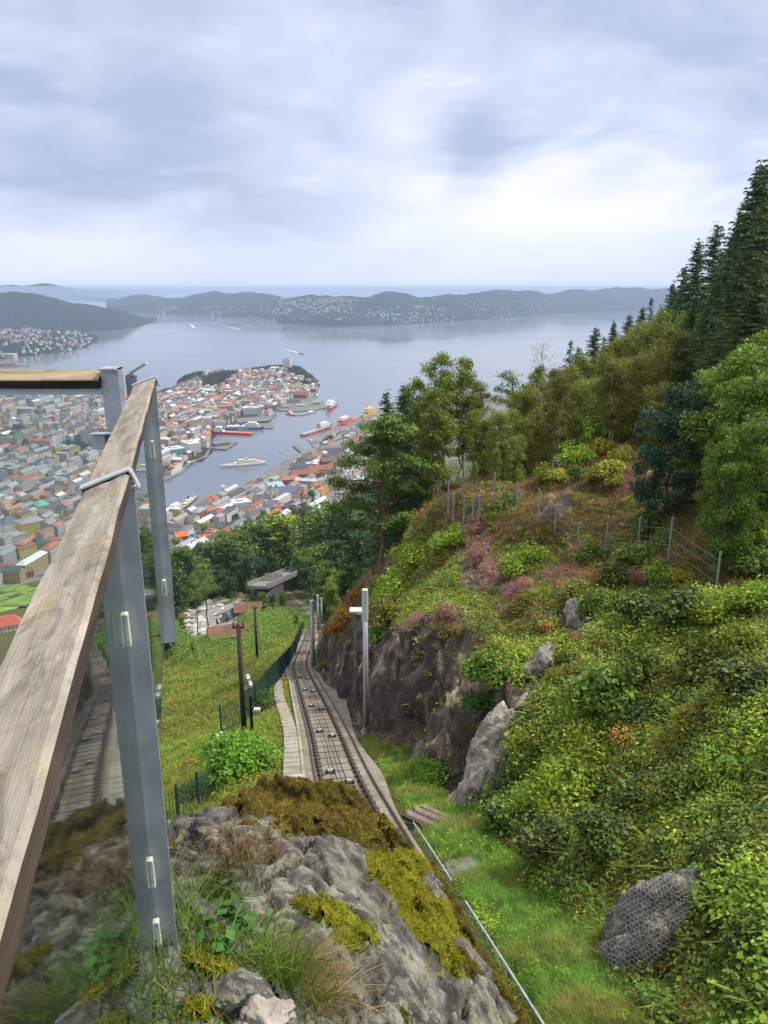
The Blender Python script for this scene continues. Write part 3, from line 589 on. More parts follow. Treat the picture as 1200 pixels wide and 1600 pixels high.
# ---------- blades / leaf builders
def blades(P, D, L, w, bend, seg=4, seed=0):
    """curved tapering strips. P roots, D unit dirs, L lengths, w widths, bend: droop"""
    n = len(P); r = np.random.default_rng(seed); P = np.asarray(P, float); D = np.asarray(D, float); L = np.broadcast_to(L, n); w = np.broadcast_to(w, n)
    sd_ = np.cross(D, np.array([0,0,1.])+r.normal(0,.3,(n,3))); sd_ /= np.linalg.norm(sd_, axis=1)[:,None]+1e-9
    hor = D.copy(); hor[:,2] = 0; hn = np.linalg.norm(hor, axis=1)[:,None]; hor = np.where(hn > .02, hor/(hn+1e-9), r.normal(0,1,(n,3))*np.array([1,1,0]))
    V = np.zeros((n, seg*2+1, 3))
    for k in range(seg+1):
        f = k/seg; c = P+D*(L*f)[:,None]+(hor*.75-np.array([0,0,1.])*.55)*(bend*L*f*f)[:,None]
        ww = (w*(1-f**1.6)*.5)[:,None]
        if k < seg: V[:,2*k] = c-sd_*ww; V[:,2*k+1] = c+sd_*ww
        else: V[:,2*k] = c
    b0 = (np.arange(n)*(seg*2+1))[:,None]
    q = np.concatenate([b0+np.array([2*k,2*k+1,2*k+3,2*k+2]) for k in range(seg-1)], 0)
    tr = b0+np.array([2*seg-2,2*seg-1,2*seg,2*seg]); 
    return V.reshape(-1,3), q, tr[:,:3]
def mk_mixed(name, V, Q, T, mat, parent=None, kind=None):
    me = bpy.data.meshes.new(name); me.vertices.add(len(V)); me.vertices.foreach_set('co', np.asarray(V, np.float32).ravel())
    li = np.concatenate([Q.ravel(), T.ravel()]).astype(np.int32); me.loops.add(len(li)); me.loops.foreach_set('vertex_index', li)
    ls = np.concatenate([np.arange(len(Q))*4, len(Q)*4+np.arange(len(T))*3]).astype(np.int32); me.polygons.add(len(ls)); me.polygons.foreach_set('loop_start', ls); me.update(calc_edges=True)
    me.materials.append(mat); o = bpy.data.objects.new(name, me); COL.objects.link(o)
    if parent is not None: o.parent = parent
    if kind: o['kind'] = kind
    return o
def unit(v): return v/(np.linalg.norm(v, axis=-1, keepdims=True)+1e-9)
def leaves(P, N, size, asp=.55, fold=.0, seed=0, jit=.7):
    """one rhombic leaf per point: P centres, N preferred normals (or None)"""
    r = np.random.default_rng(seed); n = len(P); size = np.broadcast_to(size, n)[:,None]
    nn = unit((N if N is not None else 0)+r.normal(0, jit, (n,3))); a = unit(np.cross(nn, r.normal(0,1,(n,3)))); b_ = np.cross(nn, a)
    V = np.stack([P-a*size*.5, P-b_*size*asp*.5+a*size*.05, P+a*size*.5, P+b_*size*asp*.5+a*size*.05], 1).reshape(-1,3)
    return V, np.arange(n*4).reshape(n,4)
G_GREEN = [(.07,.16,.02),(.11,.24,.03),(.16,.30,.045),(.05,.12,.02)]
M_GRASS = leafmat('green_grass', [(.10,.20,.022),(.17,.32,.04),(.07,.15,.02),(.24,.36,.07)], .35)
M_STRAW = leafmat('dry_grass', [(.34,.22,.09),(.42,.30,.15),(.24,.13,.05),(.30,.30,.08)], .35)
def tuft(n, cx_, cy_, rx, L, w, mat, name, seed, lean=(0,0,0), up=.9, bend=.5, group=None, label=None):
    r = np.random.default_rng(seed); p = unit(np.array([cx_,cy_])) if False else None
    base = hit_rock(cx_, cy_); P = base+np.stack([r.normal(0,rx,n), r.normal(0,rx,n), np.zeros(n)], 1); z_, _d = ROCK(P[:,0], P[:,1]); P[:,2] = z_-.01
    D = unit(np.stack([r.normal(0,.42,n), r.normal(0,.42,n), np.full(n, up)], 1)+np.array(lean)); 
    V, q, tr = blades(P, D, L*r.uniform(.45,1.1,n), w*r.uniform(.6,1.3,n), bend*r.uniform(.5,1.4,n), 5, seed)
    o = mk_mixed(name, V, q, tr, mat); return o
def hit_rock(px, py):
    r_ = ray(px, py); ts_ = np.linspace(1.2, 8, 1500); P = r_[None]*ts_[:,None]; z_, _d = ROCK(P[:,0], P[:,1]); k = np.argmax(P[:,2] < z_); return P[k]
for i, (n_, px, py, rx, L, w, m_, lean, up, lab) in enumerate([
  (420,440,1530,.055,.21,.0035,M_GRASS,(.25,0,0),.9,'long green grass tuft in the rock cleft, leaning right over the grey rock'),
  (480,480,1555,.06,.19,.0028,M_STRAW,(.28,-.1,0),.8,'straw-coloured dry grass spilling out below the long green tuft'),
  (240,335,1400,.06,.20,.004,M_GRASS,(.05,0,0),1.0,'green grass clump just right of the near steel post'),
  (300,345,1345,.08,.17,.003,M_STRAW,(.15,-.1,0),.8,'rusty dry grass draped over the left side of the rock'),
  (260,285,1470,.07,.2,.004,M_GRASS,(0,0,0),1.0,'short grass at the foot of the near post'),
  (260,230,1570,.08,.18,.005,M_GRASS,(-.1,0,0),1.0,'grass behind the glass at the bottom left'),
  (220,395,1340,.06,.2,.003,M_STRAW,(.2,0,0),.8,'thin dry grass by the dark hole in the rock'),
  (110,415,1490,.04,.20,.004,M_GRASS,(.3,.1,0),.7,'broad green blades beside the straw grass')]):
    o = tuft(n_, px, py, rx, L, w, m_, 'grass_tuft', 100+i, lean, up, .55); tag(o, lab, 'grass', 'grass tufts on the rock')
def fuzz(V, n, L, w, mat, name, seed, lab):
    r = np.random.default_rng(seed); P = V[r.integers(0, len(V), n)]+r.normal(0,.006,(n,3))*np.array([1,1,.3]); D = unit(r.normal(0,.55,(n,3))+np.array([0,0,1.])); V_, q, tr = blades(P, D, L*r.uniform(.5,1.4,n), w, .5, 2, seed); o = mk_mixed(name, V_, q, tr, mat); tag(o, lab, None, None, 'stuff')
fuzz(MV1, 60000, .026, .0045, leafmat('brown_moss_sprigs', [(.06,.04,.012),(.11,.075,.018),(.18,.14,.025),(.28,.25,.035)], .2, .9, .1, 5.0), 'moss_sprigs', 31, 'short brown moss sprigs')
fuzz(MV2, 42000, .018, .004, leafmat('yellow_moss_sprigs', [(.13,.13,.010),(.22,.23,.016),(.33,.34,.03),(.42,.42,.05)], .25, .9, .1, 5.0), 'moss_sprigs', 32, 'short yellow moss sprigs')
# small broad-leaved weed
for k, (px, py) in enumerate([(355,1435),(385,1460),(345,1500)]):
    b0 = hit_rock(px, py); r = np.random.default_rng(k); P = b0+r.normal(0,.035,(26,3))+np.array([0,0,.05]); V, F = leaves(P, np.array([0,0,1.]), .045, .7, seed=k, jit=.5)
    o = mk('leaves', V, F, leafmat('weed_leaf%d' % k, [(.06,.17,.03),(.09,.24,.05)], .3), parent=(wr := empty('weed', (0,0,0)))); stm = MB(); [stm.tube([b0, pp_], .0015, 4) for pp_ in P]; stm.build('stem', M_GRASS, wr); tag(wr, ['green weed between the grass clump and the long tuft','low broad-leaved weed left of the long grass tuft','small weed near the bottom of the rock cleft'][k], 'weed', 'weeds on the rock')
def boulder(name, c, r, seed, mat, label, cat='stone', group=None, sub=5, sq=.75, rough=.35):
    import bmesh
    bm = bmesh.new(); bmesh.ops.create_icosphere(bm, subdivisions=sub, radius=1.0); V = np.array([v.co[:] for v in bm.verts]); F = [tuple(v.index for v in f.verts) for f in bm.faces]; bm.free()
    n = fbm(V[:,0]*1.3+seed, V[:,1]*1.3, V[:,2]*1.3, o=4, s=seed); n = n+np.round(fbm(V[:,0]*1.6, V[:,1]*1.6+seed, V[:,2]*1.6, o=2, s=seed+3)*3)/3*.6+fbm(V[:,0]*6, V[:,1]*6, V[:,2]*6, o=3, s=seed+6)*.12
    V = V*(1+n[:,None]*rough); V = V*np.asarray(r); o = mk(name, V, F, mat, smooth=True); o.location = c; return tag(o, label, cat, group)
M_STONE = simple('pale_stone', (.32,.29,.26), .8, 0, .45, 9, .6)
for k, (px, py, r, lab, m_) in enumerate([(430,1582,(.05,.03,.02),'pale whitish stone under the straw grass at the bottom edge',M_STONE),(400,1600,(.06,.05,.04),'small pale stone left of the whitish one',M_STONE),(330,1355,(.09,.07,.05),'grey stone lying left of the lichen rock crest',M_ROCK),(305,1310,(.12,.10,.08),'rounded grey boulder left of the rock crest, behind the post',M_ROCK),(340,1300,(.12,.10,.09),'pinkish grey boulder against the mossy crest',M_ROCK),(350,1550,(.07,.05,.04),'dark stone between post foot and grass',M_ROCK),(300,1430,(.06,.05,.04),'small stone beside the near post',M_ROCK)]):
    p_ = hit_rock(px, py); boulder('stone', p_+np.array([0,0,r[2]*.25]), r, 200+k, m_, lab, 'stone', 'loose stones on the rock', 5)
# ================= FUNICULAR TRACK AND ITS SURROUNDINGS =================
_HT = np.geomspace(5, 1700, 900)
def hits(px, py):
    """points where the sight lines meet the hillside"""
    px = np.atleast_1d(np.asarray(px, float)); py = np.atleast_1d(np.asarray(py, float)); out = []
    for a, b_ in zip(px, py):
        P = ray(a, b_)[None]*_HT[:,None]; z = H(P[:,0], P[:,1]); k = int(np.argmax(P[:,2] < z))
        if k == 0: out.append(P[-1]); continue
        t0, t1 = _HT[k-1], _HT[k]; tt = np.linspace(t0, t1, 12); Q = ray(a, b_)[None]*tt[:,None]; zz_ = H(Q[:,0], Q[:,1]); q = int(np.argmax(Q[:,2] < zz_)); r_ = Q[q].copy(); r_[2] = zz_[q]; out.append(r_)
    return np.array(out)
def hit(px, py): return hits(px, py)[0]
def gz(x, y): return float(H(np.array([x]), np.array([y]))[0])
def conc_mat(name, a, b_, sc=3):
    t = NT(name); co = t.coord('Object'); n = t.noise(co, sc, 6, .65); f = t.noise(co, 25, 4, .7); bg_ = t.noise(co, .5, 4)
    c = t.ramp(n, [(.3,a),(.65,b_)]); c = t.mix(t.ramp(f, [(.55,(0,0,0)),(.75,(.5,.5,.5))]), c, tuple(v*.5 for v in a)); c = t.mix(t.ramp(bg_, [(.5,(0,0,0)),(.65,(.5,.5,.5))]), c, (.12,.11,.06))
    t.bsdf(c, .88, 0, .2, bump=f, bs=.4, bd=.02); return t.m
M_BED = conc_mat('track_concrete', (.16,.135,.115), (.28,.245,.21)); M_PATH = conc_mat('path_concrete', (.24,.21,.19), (.36,.33,.30))
M_RAIL = simple('rusty_rail', (.075,.055,.048), .5, .4, .4, 12, .2, .4); M_BLACK = simple('black_iron', (.012,.012,.014), .5, .3, .3, 10, .1); M_PALE = simple('pale_steel', (.55,.56,.58), .4, .3, .15, 8, .1, .5)
def frame_at(y):
    p = np.array([tx(y), y, tz(y)]); q = np.array([tx(y+.5), y+.5, tz(y+.5)]); d = unit(q-p); s = unit(np.cross(d, [0,0,1.])); return p, d, s, np.cross(s, d)
def ribbon(mb, ys_, o0, o1, z0, z1, mi=0):
    """a bar following the track between side offsets o0..o1 and heights z0..z1"""
    V = []; 
    for y in ys_:
        p, d, s, u = frame_at(float(y))
        for (o, z) in ((o0,z0),(o1,z0),(o1,z1),(o0,z1)): V.append(p+s*o+np.array([0,0,z]))
    n = len(ys_); F = [(i*4+j, i*4+(j+1)%4, (i+1)*4+(j+1)%4, (i+1)*4+j) for i in range(n-1) for j in range(4)]+[(3,2,1,0), tuple((n-1)*4+j for j in range(4))]
    mb.add(V, F, mi)
ysr = np.unique(np.concatenate([np.arange(1.5, 30, .6), np.geomspace(30, 300, 150)]))
tr_ = empty('railway_track', (tx(20), 20, tz(20)), 0, 'single funicular track on a stepped concrete bed curving steeply down the hillside', 'railway track')
def tp(o): o.location = -Vector(tr_.location); return o
b = MB(); ribbon(b, ysr, -.98, 1.0, -.5, .06); o = b.build('concrete_bed', M_BED, tr_); tp(o)
b = MB(); ribbon(b, ysr, -1.08, -.98, -.5, .16); o = b.build('kerb', M_PATH, tr_); tp(o)
b = MB(); wob = lambda y: .0
V = []; 
for y in ysr:
    p, d, s, u = frame_at(float(y)); w_ = 1.03+.12*sm(15,20,y)+.22*sm(15,20,y)*vnoise(np.array([y*.16]), np.array([3.]))[0]+.45*math.exp(-((y-37)/5)**2)
    for (o_, z_) in ((1.0,-.4),(w_,-.5),(w_,.02),(1.0,.03)): V.append(p+s*o_+np.array([0,0,z_]))
n_ = len(ysr); b.add(V, [(i*4+j, i*4+(j+1)%4, (i+1)*4+(j+1)%4, (i+1)*4+j) for i in range(n_-1) for j in range(4)]); tp(b.build('concrete_edge', M_BED, tr_))
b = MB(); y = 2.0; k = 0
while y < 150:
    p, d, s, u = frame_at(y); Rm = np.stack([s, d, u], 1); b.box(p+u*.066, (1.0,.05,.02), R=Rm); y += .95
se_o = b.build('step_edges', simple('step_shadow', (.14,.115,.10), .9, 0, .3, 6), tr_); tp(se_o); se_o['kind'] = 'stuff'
for o_ in (-.53,.53):
    b = MB(); ribbon(b, ysr, o_-.055, o_+.055, .065, .085); ribbon(b, ysr, o_-.032, o_+.032, .085, .19); tp(b.build('rail', M_RAIL, tr_))
for o_ in (-.70,.88): b = MB(); ribbon(b, ysr, o_-.02, o_+.02, .065, .13); tp(b.build('guard_rail', M_RAIL, tr_))
b = MB()
y = 2.
while y < 75:
    p, d, s, u = frame_at(y); Rm = np.stack([s, d, u], 1)
    for o_ in (-.53,.53): b.box(p+s*o_+u*.085, (.19,.07,.035), R=Rm)
    y += .55
rc_o = b.build('rail_clips', M_BLACK, tr_); tp(rc_o); rc_o['kind'] = 'stuff'
for o_ in (-.13,.12):
    b = MB(); b.tube([frame_at(float(y))[0]+frame_at(float(y))[2]*o_+np.array([0,0,.2]) for y in ysr], .016, 5); tp(b.build('haul_cable', M_BLACK, tr_))
# cable rollers
def trk_y(py):
    yy = np.linspace(8, 250, 4000); P = np.stack([tx(yy), yy, tz(yy)], 1); q = proj(P)[1]; return float(yy[np.argmin(np.abs(q-py))])
rl0 = empty('cable_roller', (0,0,0), 0, 'black cable roller with a pale pulley, between the rails', 'cable roller', 'cable rollers along the track')
b = MB(); 
for x_ in (-.15,.15): b.box((x_,0,.16), (.06,.36,.10)); b.box((x_*1.0,.20,.14),(.1,.05,.08))
b.build('bracket', M_BLACK, rl0)
b = MB(); b.tube([(-.10,0,.19),(.10,0,.19)], .085, 12); b.tube([(-.12,0,.19),(-.10,0,.19)], .11, 12); b.tube([(.10,0,.19),(.12,0,.19)], .11, 12); b.build('pulley', simple('worn_pulley', (.3,.3,.31), .5, .3, .2, 8), rl0)
RP_ = [(1211,-.22),(1229,.2),(1146,-.2),(1155,.2),(1106,-.2),(1112,.2),(1080,-.2),(1084,.2),(1060,-.2),(1063,.2),(1046,0),(1030,0),(1018,0)]
rlab = ['roller nearest the mossy rock','roller nearest but one to the mossy rock']
for i, (py, o_) in enumerate(RP_):
    y = trk_y(py); p, d, s, u = frame_at(y); q = rl0 if i == 0 else dup(rl0, (0,0,0))
    ob_ = q; m_ = Matrix(((s[0],d[0],u[0],0),(s[1],d[1],u[1],0),(s[2],d[2],u[2],0),(0,0,0,1))); q.rotation_euler = m_.to_3x3().to_euler(); q.location = p+s*o_; q.scale = (.75,.8,.75)
    q['label'] = ['cable roller closest to the mossy rock, left cable','second cable roller from the mossy rock, right cable','left roller of the second pair down the track','right roller of the second pair down the track','left roller of the third pair down the track','right roller of the third pair down the track','left roller of the fourth pair down the track','right roller of the fourth pair down the track','left roller of the fifth pair down the track','right roller of the fifth pair down the track','first of the three lone rollers beyond the pairs','middle one of the three lone rollers before the bend','last lone roller, just before the bend'][i]
# path beside the track
yp = np.concatenate([np.arange(19.6, 60, .8), np.geomspace(60, 104, 20)])
pth = MB(); V = []; n_ = len(yp)
for y in yp:
    p, d, s, u = frame_at(float(y)); c_ = -1.36-.4*sm(26,40,y)+.35*sm(60,95,y)
    for (o_, z_) in ((c_-.26,-.5),(c_+.26,-.5),(c_+.26,.14),(c_-.26,.14)): V.append(p+s*o_+np.array([0,0,z_]))
pth.add(V, [(i*4+j, i*4+(j+1)%4, (i+1)*4+(j+1)%4, (i+1)*4+j) for i in range(n_-1) for j in range(4)]+[(3,2,1,0)])
o = pth.build('path', M_PATH); tag(o, kind='structure')
b = MB()
for y in np.arange(20, 60, .75):
    p, d, s, u = frame_at(float(y)); c_ = -1.36-.4*sm(26,40,y); b.box(p+s*c_+np.array([0,0,.146]), (.53,.03,.014), R=np.stack([s,d,u],1))
o = b.build('path_joints', simple('joint', (.19,.165,.15), .9)); tag(o, kind='structure')
p, d, s, u = frame_at(19.3); b = MB(); b.box(p-s*1.36+np.array([0,0,.06]), (.56,.5,.25), R=np.stack([s,d,u],1)); o = b.build('concrete_step', simple('pale_concrete', (.5,.47,.44), .8, 0, .15, 6)); bevel(o, .02); tag(o, 'pale concrete block at the near end of the narrow path', 'step')
# timber ladder between path and track
ld = empty('wooden_ladder', frame_at(52)[0], 0, 'pale wooden ladder lying between the narrow path and the rails', 'ladder')
P0 = np.array(frame_at(52)[0])
for o_ in (-1.42,-1.12): 
    b = MB(); b.tube([frame_at(float(y))[0]+frame_at(float(y))[2]*o_+np.array([0,0,.24])-P0 for y in np.linspace(47,62,12)], .035, 5); b.build('side_bar', M_PATH, ld)
for y in np.linspace(47.3, 61.7, 13):
    p, d, s, u = frame_at(float(y)); b = MB(); b.box(p-P0-s*1.27+np.array([0,0,.25]), (.42,.14,.05), R=np.stack([s,d,u],1)); b.build('rung', M_PATH, ld)
# guard pipe on the right edge, near
for (ya, yb, lab, zz_) in ((6.0,10.0,'thin grey pipe rail beside the track at the bottom edge',.22),(10.9,14.2,'thin grey pipe rail beside the track where it meets the mossy rock',.2)):
    r_ = empty('pipe_rail', frame_at(ya)[0], 0, lab, 'pipe rail'); P0 = np.array(frame_at(ya)[0]); b = MB(); b.tube([frame_at(float(y))[0]+frame_at(float(y))[2]*1.14+np.array([0,0,zz_])-P0 for y in np.linspace(ya, yb, 8)], .015, 8); b.build('pipe', M_STEEL, r_)
    for y in np.linspace(ya+.2, yb-.2, 3): p, d, s, u = frame_at(float(y)); b = MB(); b.tube([p-P0+s*1.14, p-P0+s*1.14+np.array([0,0,zz_])], .018, 6); b.build('post', M_STEEL, r_)
# ---------- poles
M_POLE = simple('pole_grey', (.36,.38,.43), .45, .35, .1, 4, .06, .45); M_POLET = simple('pole_cap_white', (.47,.49,.52), .5, .1, .08); M_TAR = simple('tarred_wood', (.045,.035,.032), .75, 0, .4, 6, .4); M_GREEN = simple('green_metal', (.045,.10,.075), .5, .2, .2)
def steel_pole(px, pyb, pyt, r, lab, arm=None, thin=False, mat=None):
    p = hit(px, pyb); d = p[1]*CT-p[2]*ST; v_t = (800-pyt)/1200; h = None
    # height so that its top meets the sight line of pyt
    rt = ray(px, pyt); h = rt[2]/rt[1]*p[1]-p[2]
    o = empty('pole', p, 0, lab, 'pole', 'grey poles along the right side of the track')
    b = MB(); b.tube([(0,0,-.3),(0,0,h*.93)], [r, r*.93], 14); ob_ = b.build('shaft', mat or M_POLE, o, smooth=False)
    for f in ob_.data.polygons: f.use_smooth = len(f.vertices) == 4
    b = MB(); b.tube([(0,0,h*.80),(0,0,h)], [r*1.16,r*1.1], 14); b.build('sleeve', M_POLET, o)
    b = MB(); b.tube([(0,0,-.3),(0,0,.12)], [r*2.0,r*2.0], 12); b.tube([(0,0,.12),(0,0,.3)], [r*1.4,r*1.25], 12); b.build('footing', M_PATH, o)
    if arm: b = MB(); b.box((-.36*arm, 0, h*.84), (.72*arm,.34,.06)); b.tube([(-.1,0,h*.80),(-.55*arm,0,h*.83)], .03, 6); b.build('bracket', M_POLET, o)
    return o
steel_pole(572, 1147, 921, .105, 'tallest grey pole, standing against the dark rock wall')
steel_pole(490, 1047, 938, .15, 'second grey pole down the track, beyond the tall one')
steel_pole(497.5, 987, 930, .17, 'third grey pole, thin, behind the second one')
steel_pole(503, 977, 935, .17, 'short grey pole furthest right of the distant group')
steel_pole(507, 968, 938, .17, 'last and smallest grey pole of the distant group')
steel_pole(487, 945, 915, .13, 'slim green pole beyond the grey ones by the bend', mat=M_GREEN)
def tar_pole(px, pyb, pyt, r, lab):
    p = hit(px, pyb); rt = ray(px-(pyb-pyt)*.025, pyt); h = rt[2]/rt[1]*p[1]-p[2]
    o = empty('utility_pole', p, 0, lab, 'utility pole', 'dark wooden poles on the left slope'); b = MB(); b.tube([(0,0,-.4),(0,0,h)], [r,r*.72], 10); b.build('shaft', M_TAR, o, smooth=True)
    b = MB(); b.box((0,0,h*.97), (.5,.07,.07)); b.tube([(-.2,0,h*.97),(-.2,0,h*1.015)], .035, 6); b.tube([(.2,0,h*.97),(.2,0,h*1.015)], .035, 6); b.build('crossarm', M_TAR, o)
tar_pole(382, 1146, 975, .125, 'tall dark wooden pole beside the green fence'); tar_pole(402, 1030, 948, .16, 'more distant dark wooden pole on the left slope')
p = hit(394, 1145); rt = ray(389, 1056); h = rt[2]/rt[1]*p[1]-p[2]
cp = empty('camera_post', p, 0, 'dark post with white cameras on top, next to the tall wooden pole', 'camera post')
b = MB(); b.tube([(0,0,-.2),(0,0,h*.9)], [.07,.05], 8); b.build('shaft', M_BLACK, cp)
for q in (.66,.78): b = MB(); b.tube([(0,0,h*q),(0,0,h*q+.3)], .075, 8); b.build('cable_box', M_STEELD, cp)
for (x_, z_, s_) in ((-.06,.99,.12),(.02,.88,.11)): b = MB(); b.sphere((x_,0,h*z_), (s_*.75,s_*.9,s_*.8), 12, 8); b.box((x_+.05,-.1,h*z_-.05), (.12,.2,.12)); b.build('camera', M_POLET, cp, smooth=False)
b = MB(); b.box((.26,0,h*.41), (.26,.2,.12)); b.tube([(0,0,h*.37),(.2,0,h*.40)], .02, 5); b.build('junction_box', M_POLET, cp)
for (px, pyb, pyt, m_, lab) in ((347,1163,1145,M_POLET,'short white marker post by the green fence end'),(385,1168,1143,simple('yellow_cane',(.55,.48,.12),.6),'thin yellow cane in the grass below the wooden pole')):
    p = hit(px, pyb); rt = ray(px, pyt); h = rt[2]/rt[1]*p[1]-p[2]; b = MB(); b.tube([(0,0,-.1),(0,0,h)], .05 if m_ is M_POLET else .022, 7); b.tube([(0,0,h),(0,0,h+.03)], .06 if m_ is M_POLET else .03, 7); o = b.build('marker_post', m_); o.location = p; tag(o, lab, 'marker post')
# ---------- fences
M_FWIRE = simple('green_fence_wire', (.035,.085,.075), .5, .3, .2); M_GWIRE = simple('grey_fence_wire', (.22,.24,.25), .45, .5, .2); M_FPOST = simple('fence_post_grey', (.30,.33,.36), .5, .4, .2, 6)
def wires(mb, A, B, h, n_h, n_v, r):
    A = np.asarray(A, float); B = np.asarray(B, float)
    for k in range(n_h): z = h*(k+.5)/n_h if n_h > 1 else h; mb.tube([A+[0,0,z], B+[0,0,z]], r, 3, cap=False)
    for k in range(n_v): f = (k+.5)/n_v; q = A+(B-A)*f; mb.tube([q+[0,0,.03], q+[0,0,h]], r, 3, cap=False)
def fence_line(P, h, mat, pm, lab, group=None, sub=3.0, pr=.04, nh=5, vstep=.22, wr=.008, posts=None):
    root = empty('mesh_fence', P[0], 0, lab, 'fence', group); base = np.array(P[0]); pts = [np.array(P[0])]
    for a, b_ in zip(P[:-1], P[1:]):
        a = np.array(a); b_ = np.array(b_); n = max(1, int(np.hypot(*(b_-a)[:2])/sub)) if posts is None else 1
        for k in range(1, n+1): q = a+(b_-a)*k/n; q[2] = gz(q[0], q[1]); pts.append(q)
    for k, q in enumerate(pts): 
        b = MB(); hh = h*(1+.08*math.sin(k*7.3)); b.tube([q-base+[0,0,-.3], q-base+[.03*math.sin(k*3.1),.03*math.cos(k*5),hh]], pr, 6); b.tube([q-base+[.03*math.sin(k*3.1),.03*math.cos(k*5),hh],q-base+[.03*math.sin(k*3.1),.03*math.cos(k*5),hh+.02]], pr*1.3, 6); b.build('post', pm, root)
    b = MB()
    for a, b_ in zip(pts[:-1], pts[1:]): L_ = np.linalg.norm(b_-a); wires(b, a-base, b_-base, h*.95, nh, max(2, int(L_/vstep)), wr)
    b.build('wire_mesh', mat, root); return pts
fence_line([hit(*q) for q in ((347,1157),(380,1133),(417,1092),(443,1055),(462,1022),(474,984))], 1.75, M_FWIRE, M_FWIRE, 'green mesh fence climbing the grass slope left of the track', 'green mesh fences', 3.0, .045, 8, .16, .014)
fence_line([hit(*q) for q in ((235,1315),(280,1290),(312,1268),(335,1240))], 1.3, M_FWIRE, M_FWIRE, 'lower piece of green mesh fence behind the rock, below the round bush', 'green mesh fences', 2.0, .04, 8, .12, .009)
UP = [(1117,937),(1044,876),(997,848),(947,848),(905,832),(867,828),(840,826),(806,800),(772,800)]
fence_line([at(px, py, d) for (px,py,d) in ((1117,937,23.2),(1044,876,25.6),(997,848,28.6),(947,848,29.8),(905,832,32),(867,828,34),(840,826,35.2),(806,802,38.5),(771,800,40))], 1.5, M_GWIRE, M_FPOST, 'long grey wire fence on the heather slope above the rock wall', 'grey wire fences', 9, .035, 4, .5, .0055, posts=1)
fence_line([at(px, py, d) for (px,py,d) in ((700,797,41.5),(708,806,41),(724,825,40),(738,822,39.5),(748,820,39.2),(722,765,47),(738,760,49))], 1.55, M_GWIRE, M_FPOST, 'cluster of grey fence posts at the tip of the heather spur', 'grey wire fences', 9, .035, 4, .6, .005, posts=1)
# concrete buttress with a flat slab, between the two nearest poles
p = hit(566, 1100); pb = np.array([at(566, 955, 41)[0], at(566,955,41)[1], 0]); zt = at(566,955,41)[2]
bt = empty('buttress', (pb[0], pb[1], zt-5.5), 0, 'narrow pale rock buttress capped by a flat slab, behind the tallest pole', 'buttress')
V = []; b = MB(); nseg = 14
for k in range(nseg+1):
    z = 5.5*k/nseg; w_ = .62-.2*k/nseg+.06*math.sin(k*2.3); dsh = .05*math.sin(k*1.7)
    for j in range(8): a = j*pi/4; V.append((dsh+w_*cos(a)*(1+.12*math.sin(j*5+k)), w_*sin(a)*(1+.12*math.cos(j*3+k*2)), z))
b.add(V, [(i*8+j, i*8+(j+1)%8, (i+1)*8+(j+1)%8, (i+1)*8+j) for i in range(nseg) for j in range(8)]+[tuple(nseg*8+j for j in range(8))]); b.build('column', M_ROCK, bt)
b = MB(); b.box((-.2,0,5.56), (.95,.6,.1)); bevel(b.build('slab', M_PALE, bt), .01)
# timber stack, gravel heap, bushes are in the planting part; timbers here
tb = empty('timber_stack', hit(690,1292), 0, 'stack of old grey-brown timbers lying beside the track', 'timber stack')
for k in range(9):
    b = MB(); a = -.62+.04*math.sin(k*9); b.box((0,0,0), (1.5+.12*math.sin(k*4),.085,.09), R=np.array([[cos(a),-sin(a),0],[sin(a),cos(a),0],[0,0,1]])@np.array([[1,0,0],[0,1,0],[0,0,1]])); ob_ = b.build('timber', M_TAR if k%3 == 0 else simple('old_timber%d' % k, (.16,.12,.105), .85, 0, .35, 8, .4) if k < 3 else bpy.data.materials.get('old_timber1', M_TAR), tb); ob_.location = (.07*k-.3, .105*k*1.0-.45, .12+gz(tb.location[0]+.07*k-.3, tb.location[1]+.105*k-.45)-tb.location[2]+.03*(k%2))
# ---------- netted boulder
nb_c = hit(1030, 1478)+np.array([.12,.05,-.28]); M_NROCK = rock_mat('netted_rock', 1.2); M_NET = simple('galvanised_net', (.36,.36,.35), .5, .1, .1)
import bmesh
def netrock():
    bm = bmesh.new(); bmesh.ops.create_icosphere(bm, subdivisions=6, radius=1.0); V = np.array([v.co[:] for v in bm.verts]); F = [tuple(v.index for v in f.verts) for f in bm.faces]; bm.free()
    n = fbm(V[:,0]*1.2, V[:,1]*1.2, V[:,2]*1.2, o=5, s=333); n = n+np.round(fbm(V[:,0]*1.3, V[:,1]*1.3+5, V[:,2]*1.3, o=2, s=337)*3)/3*1.1; fa, fe = facets(V[:,0]*1.6+V[:,2]*.4, V[:,2]*1.5+V[:,1], 501, .5, .8); V = V*(1+n[:,None]*.12+(fa-.3*np.exp(-(fe/.08)**2))[:,None]*.16)*np.array([.86,.7,1.4])
    a = .42; Rr = np.array([[cos(a),0,sin(a)],[0,1,0],[-sin(a),0,cos(a)]]); V = V@Rr.T
    return V, F
V, F = netrock(); nb = mk('boulder', V, F, M_NROCK, smooth=True); nb.location = nb_c; tag(nb, 'leaning grey boulder under wire netting near the bottom right corner', 'rock')
